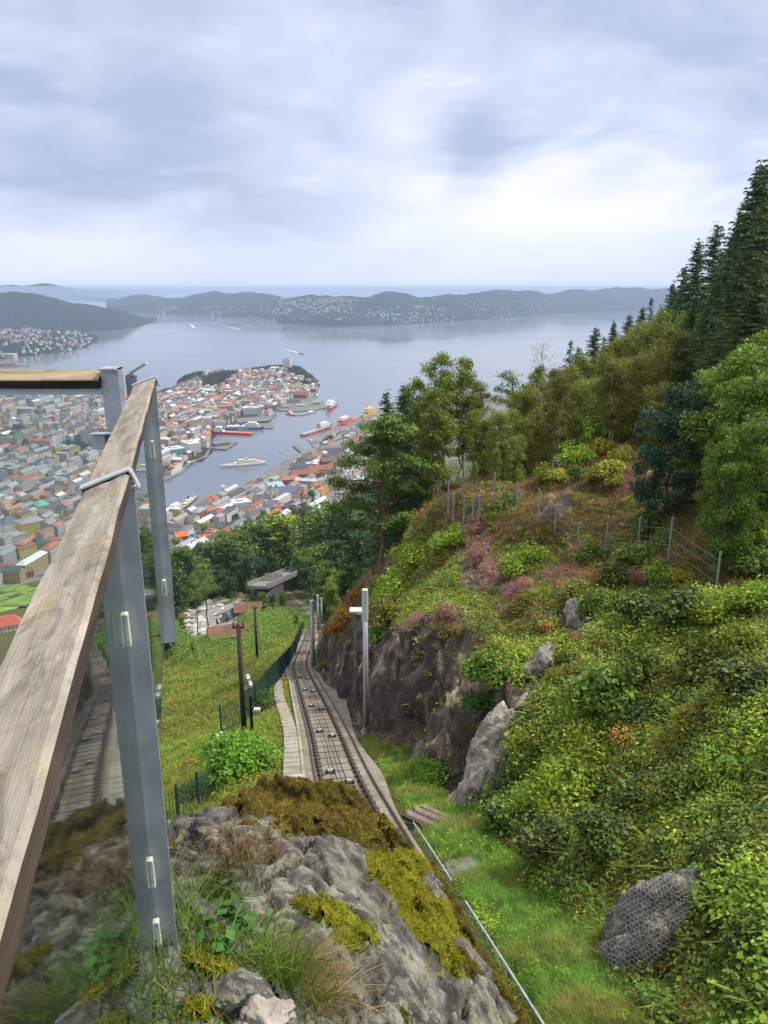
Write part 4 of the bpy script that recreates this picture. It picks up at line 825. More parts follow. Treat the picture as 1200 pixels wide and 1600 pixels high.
# net: hexagons laid on the boulder's near side by ray casting
from mathutils.bvhtree import BVHTree
bv = BVHTree.FromPolygons([tuple(v) for v in V], F)
hexr = .036; b = MB(); vd = Vector(unit(-nb_c)); e1 = Vector((1,0,0))-vd*vd.x; e1.normalize(); e2 = vd.cross(e1)
def onrock(u, v):
    o_ = e1*u+e2*v+vd*3; h_ = bv.ray_cast(o_, -vd); return None if h_[0] is None else np.array(h_[0])+np.array(h_[1])*.018
rws = int(2.2/(hexr*1.5))
for i in range(-28, 29):
    for j in range(-26, 30):
        cx_ = i*hexr*1.5; cy_ = j*hexr*1.732+(i%2)*hexr*.866; cx_, cy_ = cx_+.035*fbm(np.array([cx_*3]), np.array([cy_*3]), o=2, s=8)[0], cy_+.05*fbm(np.array([cx_*2.2]), np.array([cy_*2.2]), o=2, s=9)[0]
        if fbm(np.array([cx_*2.0]), np.array([cy_*2.0]), o=2, s=5)[0] > .42: continue
        pts = [onrock(cx_+hexr*cos(k*pi/3)+.005*sin(i*3.7+j*1.3), cy_+hexr*sin(k*pi/3)) for k in range(4)]
        for k in range(3):
            if pts[k] is not None and pts[k+1] is not None and np.linalg.norm(pts[k]-pts[k+1]) < .2: b.tube([pts[k], pts[k+1]], .0042, 3, cap=False)
nt_ = b.build('wire_netting', M_NET); nt_.location = nb_c; tag(nt_, 'hexagonal galvanised wire netting draped over the leaning boulder', 'netting')
# ================= VEGETATION =================
AUTO = []   # (object, kind phrase, px, py)
LM = []     # landmarks (px, py, phrase)
def auto(o, phrase, px, py, group=None, cat=None): 
    AUTO.append((o, phrase, px, py)); 
    if group: o['group'] = group
    if cat: o['category'] = cat
# ---- terrain face sampling
fy, fx = np.meshgrid(np.arange(nr-1), np.arange(nc-1), indexing='ij'); TVg = TVf.reshape(nr, nc, 3)
FA, FB, FC, FD = TVg[:-1,:-1], TVg[:-1,1:], TVg[1:,1:], TVg[1:,:-1]
FN = np.cross(FC-FA, FD-FB).reshape(-1,3); FAr = np.linalg.norm(FN, axis=1)/2; FN = FN/(np.linalg.norm(FN, axis=1)[:,None]+1e-9); FN[FN[:,2] < 0] *= -1
FCc = ((FA+FB+FC+FD)/4).reshape(-1,3); Fpx, Fpy, Fd = proj(FCc); RW = ROCKW.reshape(nr, nc)[:-1,:-1].ravel()
FO = FCc[:,0]-tx(FCc[:,1])
Ffoot = pchip(SY, SX[:,4], FCc[:,1]); Frim = pchip(SY, SX[:,5], FCc[:,1])
VIS = (Fpx > -80)&(Fpx < 1290)&(Fpy > 560)&(Fpy < 1680)&(FCc[:,1] > 5)&(Fd < 330)
def pick(w, n, seed):
    """n points spread over the hillside with per-face weights w (already times area)"""
    r = np.random.default_rng(seed); w = np.where(VIS, w, 0); c = np.cumsum(w); f = np.searchsorted(c, r.random(n)*c[-1]); f = np.minimum(f, len(w)-1)
    a, b_ = r.random(n)[:,None], r.random(n)[:,None]
    A, B, C_, D = [q.reshape(-1,3)[f] for q in (FA,FB,FC,FD)]
    return (A*(1-a)+B*a)*(1-b_)+(D*(1-a)+C_*a)*b_, FN[f], Fd[f], f
PXW = FAr/np.maximum(Fd, 8)**2*(.25+.75*np.abs((FN*unit(FCc)).sum(1)))       # ~ equal count per picture area
def nz(s, f=.5, o=3): return fbm(FCc[:,0]*f, FCc[:,1]*f, FCc[:,2]*f, o=o, s=s)
right_ = FCc[:,0] > Ffoot-.1
def blobw(lst):
    w = np.zeros(len(Fpx))
    for (a_, b_, rx_, ry_) in lst: w = np.maximum(w, 1-sm(.6,1.2,np.hypot((Fpx-a_)/rx_, (Fpy-b_)/ry_)+nz(5,.9)*.35))
    return w
offtrk = np.where(FO > 0, sm(1.35,1.7,FO), sm(1.0,1.25,-FO)); pathm = (FO < -1.15)&(FO > -2.1)&(FCc[:,1] < 105)&(FCc[:,1] > 19); pathm2 = (np.abs(FO+1.36+.4*sm(26,40,FCc[:,1])-.35*sm(60,95,FCc[:,1])) < .34)&(FCc[:,1] < 105)&(FCc[:,1] > 19)
OK_ = offtrk*(~pathm2)*(1-.985*RW)
YARD = ((Fpx > 285)&(Fpx < 385)&(Fpy > 940)&(Fpy < 1008)&(Fd > 90))
OK_ = OK_*(~YARD)
def lsz(d, real, k=.0021): return np.maximum(real, d*k)
def cover(name, w, n, m, r_, h_, real, mat, seed, asp=.6, up=.6, jit=.8, label=None, k=.0021, lift=.5):
    """clumps of leaves: n clumps, m leaves each, clump radius r_, height h_"""
    P, N, d, f = pick(w, n, seed); r = np.random.default_rng(seed+1)
    sc = r.uniform(.55,1.35,n)*np.maximum(1, d/45)
    dirs = unit(r.normal(0,1,(n,m,3))); dirs[:,:,2] = np.abs(dirs[:,:,2]); rad = r.random((n,m,1))**.45
    off = dirs*rad*np.array([1,1,h_/r_])*(r_*sc)[:,None,None]
    Q = P[:,None,:]+off+N[:,None,:]*(.02); L = dirs*up+N[:,None,:]*.5+np.array([0,0,.4])
    s_ = np.repeat(lsz(d, real, k), m)*r.uniform(.6,1.3,n*m)
    V, F = leaves(Q.reshape(-1,3), L.reshape(-1,3), s_, asp, seed=seed+2, jit=jit*.62)
    o = mk(name, V, F, mat); tag(o, label, None, None, 'stuff'); return o
def bladecover(name, w, n, m, L, wd, mat, seed, up=1.0, spread=.5, rad=.12, bend=.5, label=None, k=.0006, seg=3):
    P, N, d, f = pick(w, n, seed); r = np.random.default_rng(seed+1); sc = np.maximum(1, d/35)
    Q = np.repeat(P, m, 0)+r.normal(0,1,(n*m,3))*np.array([1,1,.1])*(rad*np.repeat(sc, m))[:,None]
    D = unit(np.array([0,0,up])+np.repeat(N, m, 0)*.35+r.normal(0,spread,(n*m,3))*np.array([1,1,.4]))
    V, q, tr = blades(Q, D, L*r.uniform(.5,1.25,n*m)*np.repeat(sc**.6, m), np.repeat(np.maximum(wd, d*k), m)*r.uniform(.7,1.3,n*m), bend*r.uniform(.3,1.5,n*m), seg, seed+2)
    o = mk_mixed(name, V, q, tr, mat); tag(o, label, None, None, 'stuff'); return o
M_HEATH = leafmat('heather_rust', [(.12,.13,.03),(.19,.15,.04),(.24,.12,.05),(.31,.17,.06),(.17,.15,.04)], .15, .8)
M_PINK = leafmat('heather_pink', [(.20,.12,.07),(.30,.15,.13),(.40,.22,.21),(.27,.13,.11)], .15, .8)
M_BILB = leafmat('bilberry_green', [(.12,.21,.03),(.20,.31,.035),(.27,.36,.045),(.08,.15,.025),(.33,.36,.06)], .3)
M_OLIVE = leafmat('olive_scrub', [(.15,.17,.03),(.23,.23,.04),(.10,.12,.02),(.30,.25,.05),(.24,.15,.04)], .25)
M_RUSTF = leafmat('rusty_fern', [(.34,.16,.035),(.42,.25,.05),(.25,.10,.03),(.40,.33,.06)], .25)
M_FERN = leafmat('fern_green', [(.14,.27,.035),(.21,.36,.045),(.30,.42,.06),(.10,.19,.03)], .35)
M_IVY = leafmat('ivy_leaf', [(.035,.065,.015),(.065,.11,.02),(.11,.16,.03),(.17,.22,.04)], .15, .6, .3)
M_YEL = leafmat('yellow_leaf', [(.36,.38,.04),(.44,.40,.05),(.25,.32,.04),(.46,.36,.06)], .35)
M_LIME = leafmat('lime_leaf', [(.10,.17,.02),(.19,.29,.03),(.29,.39,.04),(.39,.46,.06)], .32)
M_MID = leafmat('mid_leaf', [(.06,.10,.018),(.10,.165,.025),(.14,.20,.03),(.19,.24,.04)], .25)
M_DKSH = leafmat('dark_shrub_leaf', [(.035,.08,.022),(.055,.115,.03),(.08,.15,.035)], .15, .65, .2)
up_ = right_&(Fpy < 1010)
heath = up_*sm(-.35,.25,nz(11,.35)+.15)
top = right_*(FCc[:,0] > Frim-.2)
# zones (weights)
spurg = blobw([(640,850,60,45),(650,930,70,50),(600,950,35,60),(720,905,40,40),(800,880,55,25),(840,930,40,20)])
pink = blobw([(745,870,26,60),(770,905,35,40),(745,830,16,14),(800,935,30,30),(880,905,30,20),(950,690,40,22),(970,750,40,22),(905,1000,20,16),(650,985,35,20),(700,975,40,26),(960,905,22,12),(1000,900,30,14),(850,960,25,20),(905,860,20,12),(560,900,30,16)])
fard = (Fd < 75)
cover('heather', PXW*OK_*up_*fard*(1-.75*spurg)*(1+heath), 21000, 16, .20, .16, .055, M_HEATH, 1001, .35, .8, .6)
bladecover('heather_twigs', PXW*OK_*up_*fard*(1-.6*spurg), 6500, 10, .26, .02, M_HEATH, 1005, 1.0, .45, .16, .2, k=.0007)
cover('pink_heather', PXW*OK_*pink*fard, 6000, 18, .18, .20, .05, M_PINK, 1011, .4, .9, .5)
cover('bilberry', PXW*OK_*up_*fard*(spurg*2.2+.45*sm(.05,.35,nz(14,.6))), 7500, 18, .22, .18, .055, M_BILB, 1021, .65, .5, .8)
cover('olive_scrub', PXW*OK_*up_*fard*sm(-.1,.3,nz(17,.45)), 4500, 16, .25, .22, .06, M_OLIVE, 1031, .55, .5, .8)
cover('rusty_bracken', PXW*OK_*right_*fard*sm(.1,.4,nz(19,.4))*(Fpy < 1600), 3800, 16, .24, .2, .06, M_RUSTF, 1041, .45, .4, .9)
bladecover('ferns', PXW*OK_*right_*fard*(.25+blobw([(1000,900,150,60),(900,1100,150,90),(1100,1000,120,90),(1150,1200,90,120),(1060,1300,120,70),(900,1500,80,80)]))*sm(-.2,.2,nz(23,.8)), 800, 11, .40, .05, M_FERN, 1051, .9, .8, .05, .8, k=.0014)
lower = right_*(Fpy > 930)*(Fpx > 640)
lown = lower*(1-blobw([(850,1480,120,90),(760,1420,90,60),(930,1560,90,60),(690,1270,60,50),(730,1360,45,32)]))
cover('ivy', 1.0*PXW*OK_*lown*sm(-.25,.15,nz(29,.5)+.3*blobw([(850,1370,110,60),(1000,1280,120,70),(1100,1450,60,120),(1050,960,150,50),(1000,1050,90,60),(770,1310,70,50)])), 12500, 14, .27, .16, .068, M_IVY, 1061, .8, .3, .7)
cover('bramble', PXW*OK_*lown*sm(-.2,.3,nz(31,.6)), 5200, 18, .36, .38, .08, M_LIME, 1071, .7, .4, .8)
cover('brown_stems', PXW*OK_*lown*sm(0,.35,nz(33,.8)), 5500, 14, .28, .25, .06, M_RUSTF, 1085, .4, .5, .8)
cover('dull_growth', PXW*OK_*lown*sm(-.1,.3,nz(35,.5)), 7500, 15, .3, .26, .06, M_OLIVE, 1087, .6, .5, .8)
cover('undergrowth', PXW*OK_*lown, 8500, 16, .36, .34, .075, M_MID, 1081, .65, .4, .8)
cover('yellowing_leaves', PXW*OK_*lown*sm(.05,.35,nz(37,.7)), 3800, 12, .25, .25, .065, M_YEL, 1091, .75, .4, .8)
cover('orange_growth', PXW*OK_*right_*blobw([(1165,1430,38,50),(1185,1570,30,50),(1140,1315,36,26),(1090,1400,26,30),(1120,1170,36,26),(1180,1060,26,30),(1000,1180,30,22)]), 1500, 18, .16, .10, .045, M_RUSTF, 1095, .35, .5, .8)
cover('ivy_carpet', PXW*right_*blobw([(830,1350,85,40),(715,1318,42,22),(770,1330,60,30),(900,1370,60,26)]), 4200, 15, .20, .09, .05, M_IVY, 1097, .8, .3, .6)
# grass verge and gully
verge = ((FCc[:,0] < Ffoot+.35)&(FO > 1.2)&(FCc[:,1] < 75))*1.0
gully = blobw([(850,1480,130,110),(780,1420,90,70),(960,1570,110,60),(700,1265,70,50),(640,1210,60,50)])*right_
notgrav = 1-blobw([(728,1358,38,24)])
VG = PXW*np.where(RW > .6, 0, 1)*offtrk*np.maximum(verge, gully*1.3)*notgrav
bladecover('verge_straw', VG*sm(-.1,.4,nz(51,.9)), 5000, 6, .34, .010, M_OLIVE, 1103, 1.0, .6, .10, .8, k=.0008)
cover('verge_herbs', VG*sm(0,.35,nz(53,.8)), 4200, 12, .2, .16, .05, M_LIME, 1105, .7, .3, .7)
cover('verge_dark_herbs', VG*gully*sm(.05,.4,nz(55,.7)), 3600, 12, .24, .18, .06, M_MID, 1107, .7, .3, .7)
bladecover('verge_grass', VG*(.25+sm(-.45,.2,nz(57,1.1))), 22000, 6, .26, .010, M_GRASS, 1101, 1.0, .55, .10, .6, k=.0007)
cover('clover', PXW*offtrk*np.maximum(verge, gully)*(Fpy < 1340)*notgrav*(1-RW), 3500, 10, .12, .05, .035, M_FERN, 1111, .8, .2, .5)
# left slope
leftz = (FO < -1.05)&(Fd < 200)&(Fpx > -60)
bladecover('slope_grass', PXW*OK_*leftz*sm(-.5,.1,nz(41,.3)), 26000, 6, .30, .016, M_BILB, 1121, 1.0, .6, .16, .6, k=.00075)
M_LOW = leafmat('low_slope_leaf', [(.09,.11,.018),(.16,.19,.025),(.24,.26,.03),(.30,.27,.04),(.24,.16,.035)], .25)
cover('slope_plants', PXW*OK_*leftz*(.5+sm(-.1,.3,nz(43,.22))), 13000, 15, .30, .14, .06, M_LOW, 1131, .6, .4, .8)
cover('slope_bracken', PXW*OK_*leftz*(Fpx > 260)*sm(.0,.3,nz(47,.16)-.1+.4*blobw([(320,1025,60,30),(420,980,50,20)])), 3000, 14, .32, .22, .06, M_OLIVE, 1141, .5, .4, .9)
cover('slope_brown_growth', PXW*OK_*leftz*(Fpx > 260)*sm(.1,.4,nz(49,.5)), 1700, 14, .26, .16, .06, M_RUSTF, 1147, .5, .4, .9)
cover('slope_shrubbery', PXW*OK_*leftz*(Fd > 60)*blobw([(430,960,60,35),(380,1000,50,20),(300,1010,60,30),(450,940,40,20)]), 2600, 22, .55, .75, .08, M_MID, 1151, .65, .5, .8, k=.0026)
bladecover('path_weeds', PXW*((FO < -1.05)&(FO > -1.35)&(Fd < 70)), 2500, 6, .2, .012, M_BILB, 1161, 1.0, .5, .08, .5)
# ---- shrub prototypes (unit radius about 1)
def shrub(name, seed, n, ls, mat, blobs, asp=.65, jit=.8, twigs=9, mat_t=None, fl=.8):
    r = np.random.default_rng(seed); root = empty(name, (0,0,0)); cs = []
    for k in range(blobs): d = unit(r.normal(0,1,3)); d[2] = abs(d[2])*.9; cs.append(np.r_[d*r.uniform(.25,.68), r.uniform(.32,.55)])
    cs = np.array(cs); w = r.integers(0, blobs, n); dd = unit(r.normal(0,1,(n,3))); rad = cs[w,3]*(r.random(n)**.28)*(1+.15*r.normal(0,1,n))
    P = cs[w,:3]+dd*rad[:,None]*np.array([1,1,fl]); P[:,2] = np.abs(P[:,2]+.1)
    V, F = leaves(P, dd*.8+np.array([0,0,.5]), ls*r.uniform(.6,1.3,n), asp, seed=seed+1, jit=jit)
    mk('foliage', V, F, mat, root); b = MB()
    for k in range(twigs): c = cs[k%blobs,:3]; b.tube([(0,0,-.1), c*np.array([.4,.4,.5]), c], [.035,.025,.012], 5)
    b.build('stems', mat_t or M_TAR, root); return root
def frondbush(name, seed, n, L, w, mat):
    r = np.random.default_rng(seed); root = empty(name, (0,0,0)); D = unit(np.stack([r.normal(0,.7,n), r.normal(0,.7,n), r.uniform(.3,1,n)], 1)); 
    # each frond: a rachis with leaflets
    P = []; N = []; S_ = []
    for k in range(n):
        l = L*r.uniform(.7,1.2); h_ = np.array([D[k,0],D[k,1],0]); 
        for q in range(1, 13):
            f = q/12; c = D[k]*l*f+(h_*.6-np.array([0,0,.6]))*l*f*f*.6; sd = unit(np.cross(D[k],[0,0,1.])); wl = w*(1-f*.85)
            for sg in (-1,1): P.append(c+sd*sg*wl*.5); N.append(sd*sg); S_.append(wl)
    P = np.array(P); N = np.array(N); S_ = np.array(S_); nn = unit(np.cross(N, [0,0,1.])); b_ = nn; a = N
    V = np.stack([P-a*S_[:,None]*.5, P-b_*S_[:,None]*.16, P+a*S_[:,None]*.5-np.array([0,0,.05]), P+b_*S_[:,None]*.16], 1).reshape(-1,3)
    mk('fronds', V, np.arange(len(V)).reshape(-1,4), mat, root); b = MB(); b.tube([(0,0,-.1),(0,0,.1)], [.05,.03], 6); b.build('rootstock', M_TAR, root); return root
SH = {'lime': shrub('shrub', 1, 2300, .12, M_LIME, 11), 'mid': shrub('shrub', 2, 2300, .115, M_MID, 11), 'dark': shrub('shrub', 3, 2400, .11, M_DKSH, 10, .5), 'yel': shrub('shrub', 4, 1500, .13, M_YEL, 9, .75),
      'rust': shrub('shrub', 5, 1300, .12, M_RUSTF, 8), 'ivy': shrub('shrub', 6, 2600, .12, M_IVY, 12, .8), 'olive': shrub('shrub', 7, 2300, .11, M_OLIVE, 11), 'fern': frondbush('fern', 8, 26, 1.15, .30, M_FERN), 'pink': shrub('heather_bush', 9, 2000, .09, M_PINK, 9, .4)}
SHN = {'lime':'lime green leafy shrub','mid':'mid green leafy shrub','dark':'dark glossy evergreen shrub','yel':'yellowing leafy shrub','rust':'rusty brown shrub','ivy':'dark green ivy clump','olive':'olive green shrub','fern':'light green fern','pink':'pink flowering heather bush'}
SH['round'] = shrub('shrub', 10, 9000, .085, leafmat('round_bush_leaf', [(.07,.16,.018),(.12,.25,.025),(.18,.34,.035),(.25,.42,.05)], .3), 16, .7, .6, 12, None, .85); SHN['round'] = 'round bright green bush'
SHFIRST = set()
def place(kind, px, py, rpx, dz=0):
    p = hit(px, py+rpx*.35); d = p[1]*CT-p[2]*ST; s = rpx*d/1200*1.42; p = p+np.array([0,0,.12*s]); first = kind not in SHFIRST; SHFIRST.add(kind); src = SH[kind]
    rz = random.uniform(0, 6.28); sc = (s*random.uniform(.92,1.1), s*random.uniform(.92,1.1), s*(random.uniform(.8,1.05) if kind != 'round' else 1.15))
    if first: o = src; o.location = p; o.rotation_euler = (0,0,rz); o.scale = sc
    else: o = dup(src, p, rz, sc)
    o['group'] = {'fern':'ferns on the slope','pink':'heather bushes on the spur'}.get(kind, 'shrubs on the hillside'); o['category'] = {'fern':'fern','pink':'heather'}.get(kind, 'shrub')
    auto(o, SHN[kind], px, py); return o
bush0 = place('round', 367, 1197, 50)
for q in [('fern',1090,1250,34),('fern',1140,1220,36),('fern',1185,1300,36),('fern',1130,1400,30),('fern',1190,1400,34),('fern',1100,1560,30),('fern',1150,1520,34),('fern',1020,1400,20),('fern',900,1350,20),('fern',1060,1100,24),('fern',1180,1120,30),('yel',930,1190,20),('yel',1020,1150,22),('rust',1090,1170,22),('rust',1180,1180,24),('olive',900,1060,26),('rust',860,980,18),('round',674,1222,30),('fern',640,1235,16),('dark',550,1120,1),('dark',412,1100,24),('mid',300,1245,20),
 ('mid',768,1050,36),('dark',752,1100,30),('mid',745,1140,16),('lime',845,1170,44),('lime',905,1160,34),('lime',880,1240,52),('lime',930,1215,44),('dark',800,1225,36),('ivy',800,1290,46),('ivy',870,1330,52),('ivy',930,1310,46),('lime',870,1290,34),('lime',820,1270,30),
 ('yel',1085,1130,34),('yel',1060,1165,28),('yel',1130,1110,26),('rust',985,1165,28),('mid',960,1090,56),('mid',1010,1060,44),('dark',990,1110,38),('mid',1090,1030,46),('ivy',1060,960,42),('lime',1125,960,40),('fern',1095,950,30),('fern',1110,975,26),('lime',1160,1010,40),('ivy',1160,1070,42),
 ('mid',1070,1230,46),('lime',1110,1210,36),('ivy',1010,1260,46),('lime',1000,1310,34),('yel',975,1265,22),('lime',1050,1290,38),('mid',1130,1290,42),('fern',1150,1180,40),('fern',1175,1240,36),('ivy',1110,1340,40),('ivy',1160,1350,44),('rust',1150,1420,34),('ivy',1120,1480,42),('fern',1125,1430,26),('ivy',1180,1470,40),('mid',1180,1560,40),('ivy',1130,1560,36),('rust',1105,1400,26),('mid',1055,1350,22),
 ('fern',930,1400,26),('lime',905,1400,22),('lime',860,1440,16),('yel',840,1450,14),('mid',960,1420,26),('rust',900,1430,20),('lime',935,1480,22),('mid',955,1540,24),('fern',1000,1575,24),('lime',880,1540,20),
 ('lime',800,890,24),('lime',830,870,22),('mid',775,800,20),('mid',790,790,18),('lime',770,815,14),('mid',1015,830,28),('mid',1030,845,20),('dark',780,925,14),('lime',715,845,20),('mid',925,870,26),('mid',985,880,34),('lime',1030,900,26),('ivy',960,900,24),('yel',1060,905,22),('yel',1075,925,16),('mid',1040,920,22),('olive',820,950,24),('olive',905,930,26),('mid',940,950,30),('ivy',1000,960,34),
 ('lime',905,1115,24),('mid',880,1040,24),('yel',870,1060,18),('yel',900,1090,20),('rust',900,1035,16),('olive',940,1010,24),('mid',1190,890,34),('lime',1175,850,40),('lime',1140,800,32),('mid',1195,800,36),('lime',1190,940,34),('yel',1150,880,20),
 ('yel',955,735,24),('yel',975,715,20),('lime',925,690,30),('yel',940,705,22),('lime',895,720,24),('yel',870,745,18),('yel',1000,650,22),('yel',990,668,18),('lime',850,745,18),('mid',905,740,16),('olive',925,745,14),('yel',965,755,14),
 ('pink',745,872,24),('pink',765,895,22),('pink',742,833,17),('pink',735,850,13),('pink',800,930,22),('pink',818,915,16),('pink',765,925,18),('pink',700,965,20),('pink',650,975,18),('pink',955,685,18),('pink',1085,775,26),('pink',1045,770,18),('rust',660,815,18),('rust',680,800,14),('rust',690,880,14),('rust',545,965,22),('rust',560,935,20),('rust',530,985,18),('olive',600,960,28),('olive',590,985,20),('lime',615,920,26),('lime',650,880,24),('lime',690,850,20),('lime',605,945,22),('mid',595,1000,22)]:
    place(*q)
M_PALER = simple('pale_outcrop_rock', (.23,.21,.19), .88, 0, .75, 3.2, 1.0, .25, .15)
for k, (px, py, r_, rot, lab) in enumerate([(775,1175,(.75,.5,1.5),.45,'tall pale grey rock slab at the right end of the dark rock wall'),(745,1238,(.55,.5,1.1),.6,'lower pale rock slab where the rock wall meets the grass'),(845,1050,(.5,.4,.8),.3,'pale rock rib among the bushes above the rock wall'),(908,972,(.45,.4,1.0),-.35,'pale streaked outcrop in the heather right of the rock wall'),(815,1120,(.35,.3,.6),.5,'small pale rock between the two slabs and the bushes')]):
    p_ = hit(px, py); o = boulder('outcrop', p_-np.array([0,-.15,.1]), r_, 900+k, M_PALER, lab, 'rock', None, 5, rough=.28); o.rotation_euler = (0,rot,.4)
gravel = None
def gravel_heap():
    P, N, d, f = pick(PXW*blobw([(728,1358,34,18)]), 1400, 77); r = np.random.default_rng(5); n = len(P); s = .028*r.uniform(.6,1.5,n)
    base = np.array([(-1,-1,-.7),(1,-1,-.7),(1,1,-.7),(-1,1,-.7),(-.7,-.8,.7),(.8,-.7,.7),(.7,.8,.7),(-.8,.7,.7)]); F0 = np.array([(0,3,2,1),(4,5,6,7),(0,1,5,4),(1,2,6,5),(2,3,7,6),(3,0,4,7)])
    a = r.uniform(0,6.28,n); B = base[None]*(1+r.normal(0,.22,(n,8,3))); X = B[:,:,0]*np.cos(a)[:,None]-B[:,:,1]*np.sin(a)[:,None]; Y = B[:,:,0]*np.sin(a)[:,None]+B[:,:,1]*np.cos(a)[:,None]
    V = np.stack([X, Y, B[:,:,2]], 2)*s[:,None,None]+P[:,None]+np.array([0,0,.02]); F = (F0[None]+(np.arange(n)*8)[:,None,None]).reshape(-1,4)
    o = mk('gravel', V.reshape(-1,3), F, leafmat('gravel_grey', [(.13,.13,.14),(.22,.22,.24),(.08,.08,.09)], 0, .8)); tag(o, None, None, None, 'stuff')
gravel_heap()
# ---- tree prototypes
M_BARKG = simple('grey_bark', (.13,.11,.09), .85, 0, .4, 6, .5, .2, .02); M_BARKR = simple('pine_bark', (.20,.10,.06), .85, 0, .4, 5, .5, .2, .03)
def birch_bark():
    t = NT('birch_bark'); co = t.coord('Object', (1,1,3)); n = t.noise(co, 4, 5, .7); t.bsdf(t.ramp(n, [(.42,(.06,.05,.045)),(.5,(.5,.48,.44)),(.7,(.66,.64,.6))]), .7); return t.m
M_BIRCH = birch_bark()
M_SPR = leafmat('spruce_needles', [(.03,.065,.026),(.05,.10,.036),(.075,.14,.045),(.11,.18,.055)], .08, .6)
M_SPRG = leafmat('green_spruce_needles', [(.04,.085,.03),(.07,.13,.04),(.11,.18,.05),(.14,.20,.06)], .1, .6)
M_PINEN = leafmat('pine_needles', [(.05,.10,.02),(.10,.165,.03),(.16,.235,.045),(.06,.11,.022)], .1, .6)
M_BLUEP = leafmat('blue_pine_needles', [(.03,.075,.045),(.055,.12,.07),(.08,.165,.09),(.045,.10,.05)], .1, .6)
M_BRL = leafmat('birch_leaf', [(.16,.22,.035),(.28,.34,.06),(.13,.185,.03),(.36,.39,.08)], .35)
M_AUT = leafmat('autumn_birch_leaf', [(.17,.22,.035),(.26,.29,.05),(.12,.165,.025),(.32,.29,.06),(.16,.22,.035)], .35)
M_DEC = leafmat('broad_leaf', [(.06,.12,.02),(.10,.18,.028),(.16,.25,.035),(.23,.32,.05)], .3)
M_DECL = leafmat('bright_leaf', [(.09,.15,.02),(.15,.22,.03),(.21,.28,.04),(.28,.34,.055)], .32)
def grow(b, p0, p1, r0, r1, seed, wob=.06, n=6):
    r = np.random.default_rng(seed); f = np.linspace(0,1,n)[:,None]; L = np.linalg.norm(np.array(p1)-p0); P = np.array(p0)*(1-f)+np.array(p1)*f; P[1:-1] += r.normal(0, wob*L, (n-2,3))*np.array([1,1,.4]); b.tube(P, np.linspace(r0, r1, n), 7); return P
def broadleaf(name, seed, h, rx, z0, nclump, nleaf, ls, lm, bm, trunks=1, clr=.9, sparse=1.0, droop=0, tr=.13, top=.5):
    r = np.random.default_rng(seed); root = empty(name, (0,0,0)); tb_ = MB(); P = []; N = []
    for t_ in range(trunks):
        ang = r.uniform(0,6.28); sp = 0 if trunks == 1 else rx*.35; ox, oy = cos(ang)*sp*.2, sin(ang)*sp*.2; ex, ey = cos(ang)*sp+r.normal(0,.3), sin(ang)*sp+r.normal(0,.3)
        hh = h*r.uniform(.85,1.0) if t_ else h*.97
        T = grow(tb_, (ox,oy,-.5), (ex,ey,hh), tr*(1 if t_ == 0 else .75), .02, seed+t_, .012, 10)
        for k in range(nclump//trunks):
            zf = z0+(1-z0)*r.random()**.8; env = math.sin(min(1, (zf-z0)/(1-z0)*.85+.15)*pi)**.6 if zf < .6 else (1-((zf-.6)/.45)**2*.8)
            a = r.uniform(0,6.28); rr = rx*env*r.uniform(.25,1.0)*(1/math.sqrt(trunks) if trunks > 1 else 1)*1.1
            tzp = zf*hh; tt = T[np.argmin(np.abs(T[:,2]-tzp*.9))]
            c = np.array([tt[0]+cos(a)*rr, tt[1]+sin(a)*rr, tzp])
            grow(tb_, T[np.argmin(np.abs(T[:,2]-max(tzp-rr*.7, z0*hh*.7)))], c, tr*.28*(1-zf*.6), .008, seed*31+k+t_*99, .07, 5)
            m = int(nleaf/nclump*r.uniform(.6,1.4)*sparse); cr_ = clr*r.uniform(.7,1.3); dd = unit(r.normal(0,1,(m,3))); q = c+dd*(cr_*r.random((m,1))**.5)*np.array([1,1,.62])
            q[:,2] -= droop*r.random(m)*cr_; P.append(q); N.append(dd)
    P = np.concatenate(P); N = np.concatenate(N); V, F = leaves(P, N*.5+np.array([0,0,.6]), ls*r.uniform(.6,1.35,len(P)), .62, seed=seed+7, jit=.75)
    mk('crown', V, F, lm, root); tb_.build('trunk', bm, root, smooth=True); root['h'] = h; return root
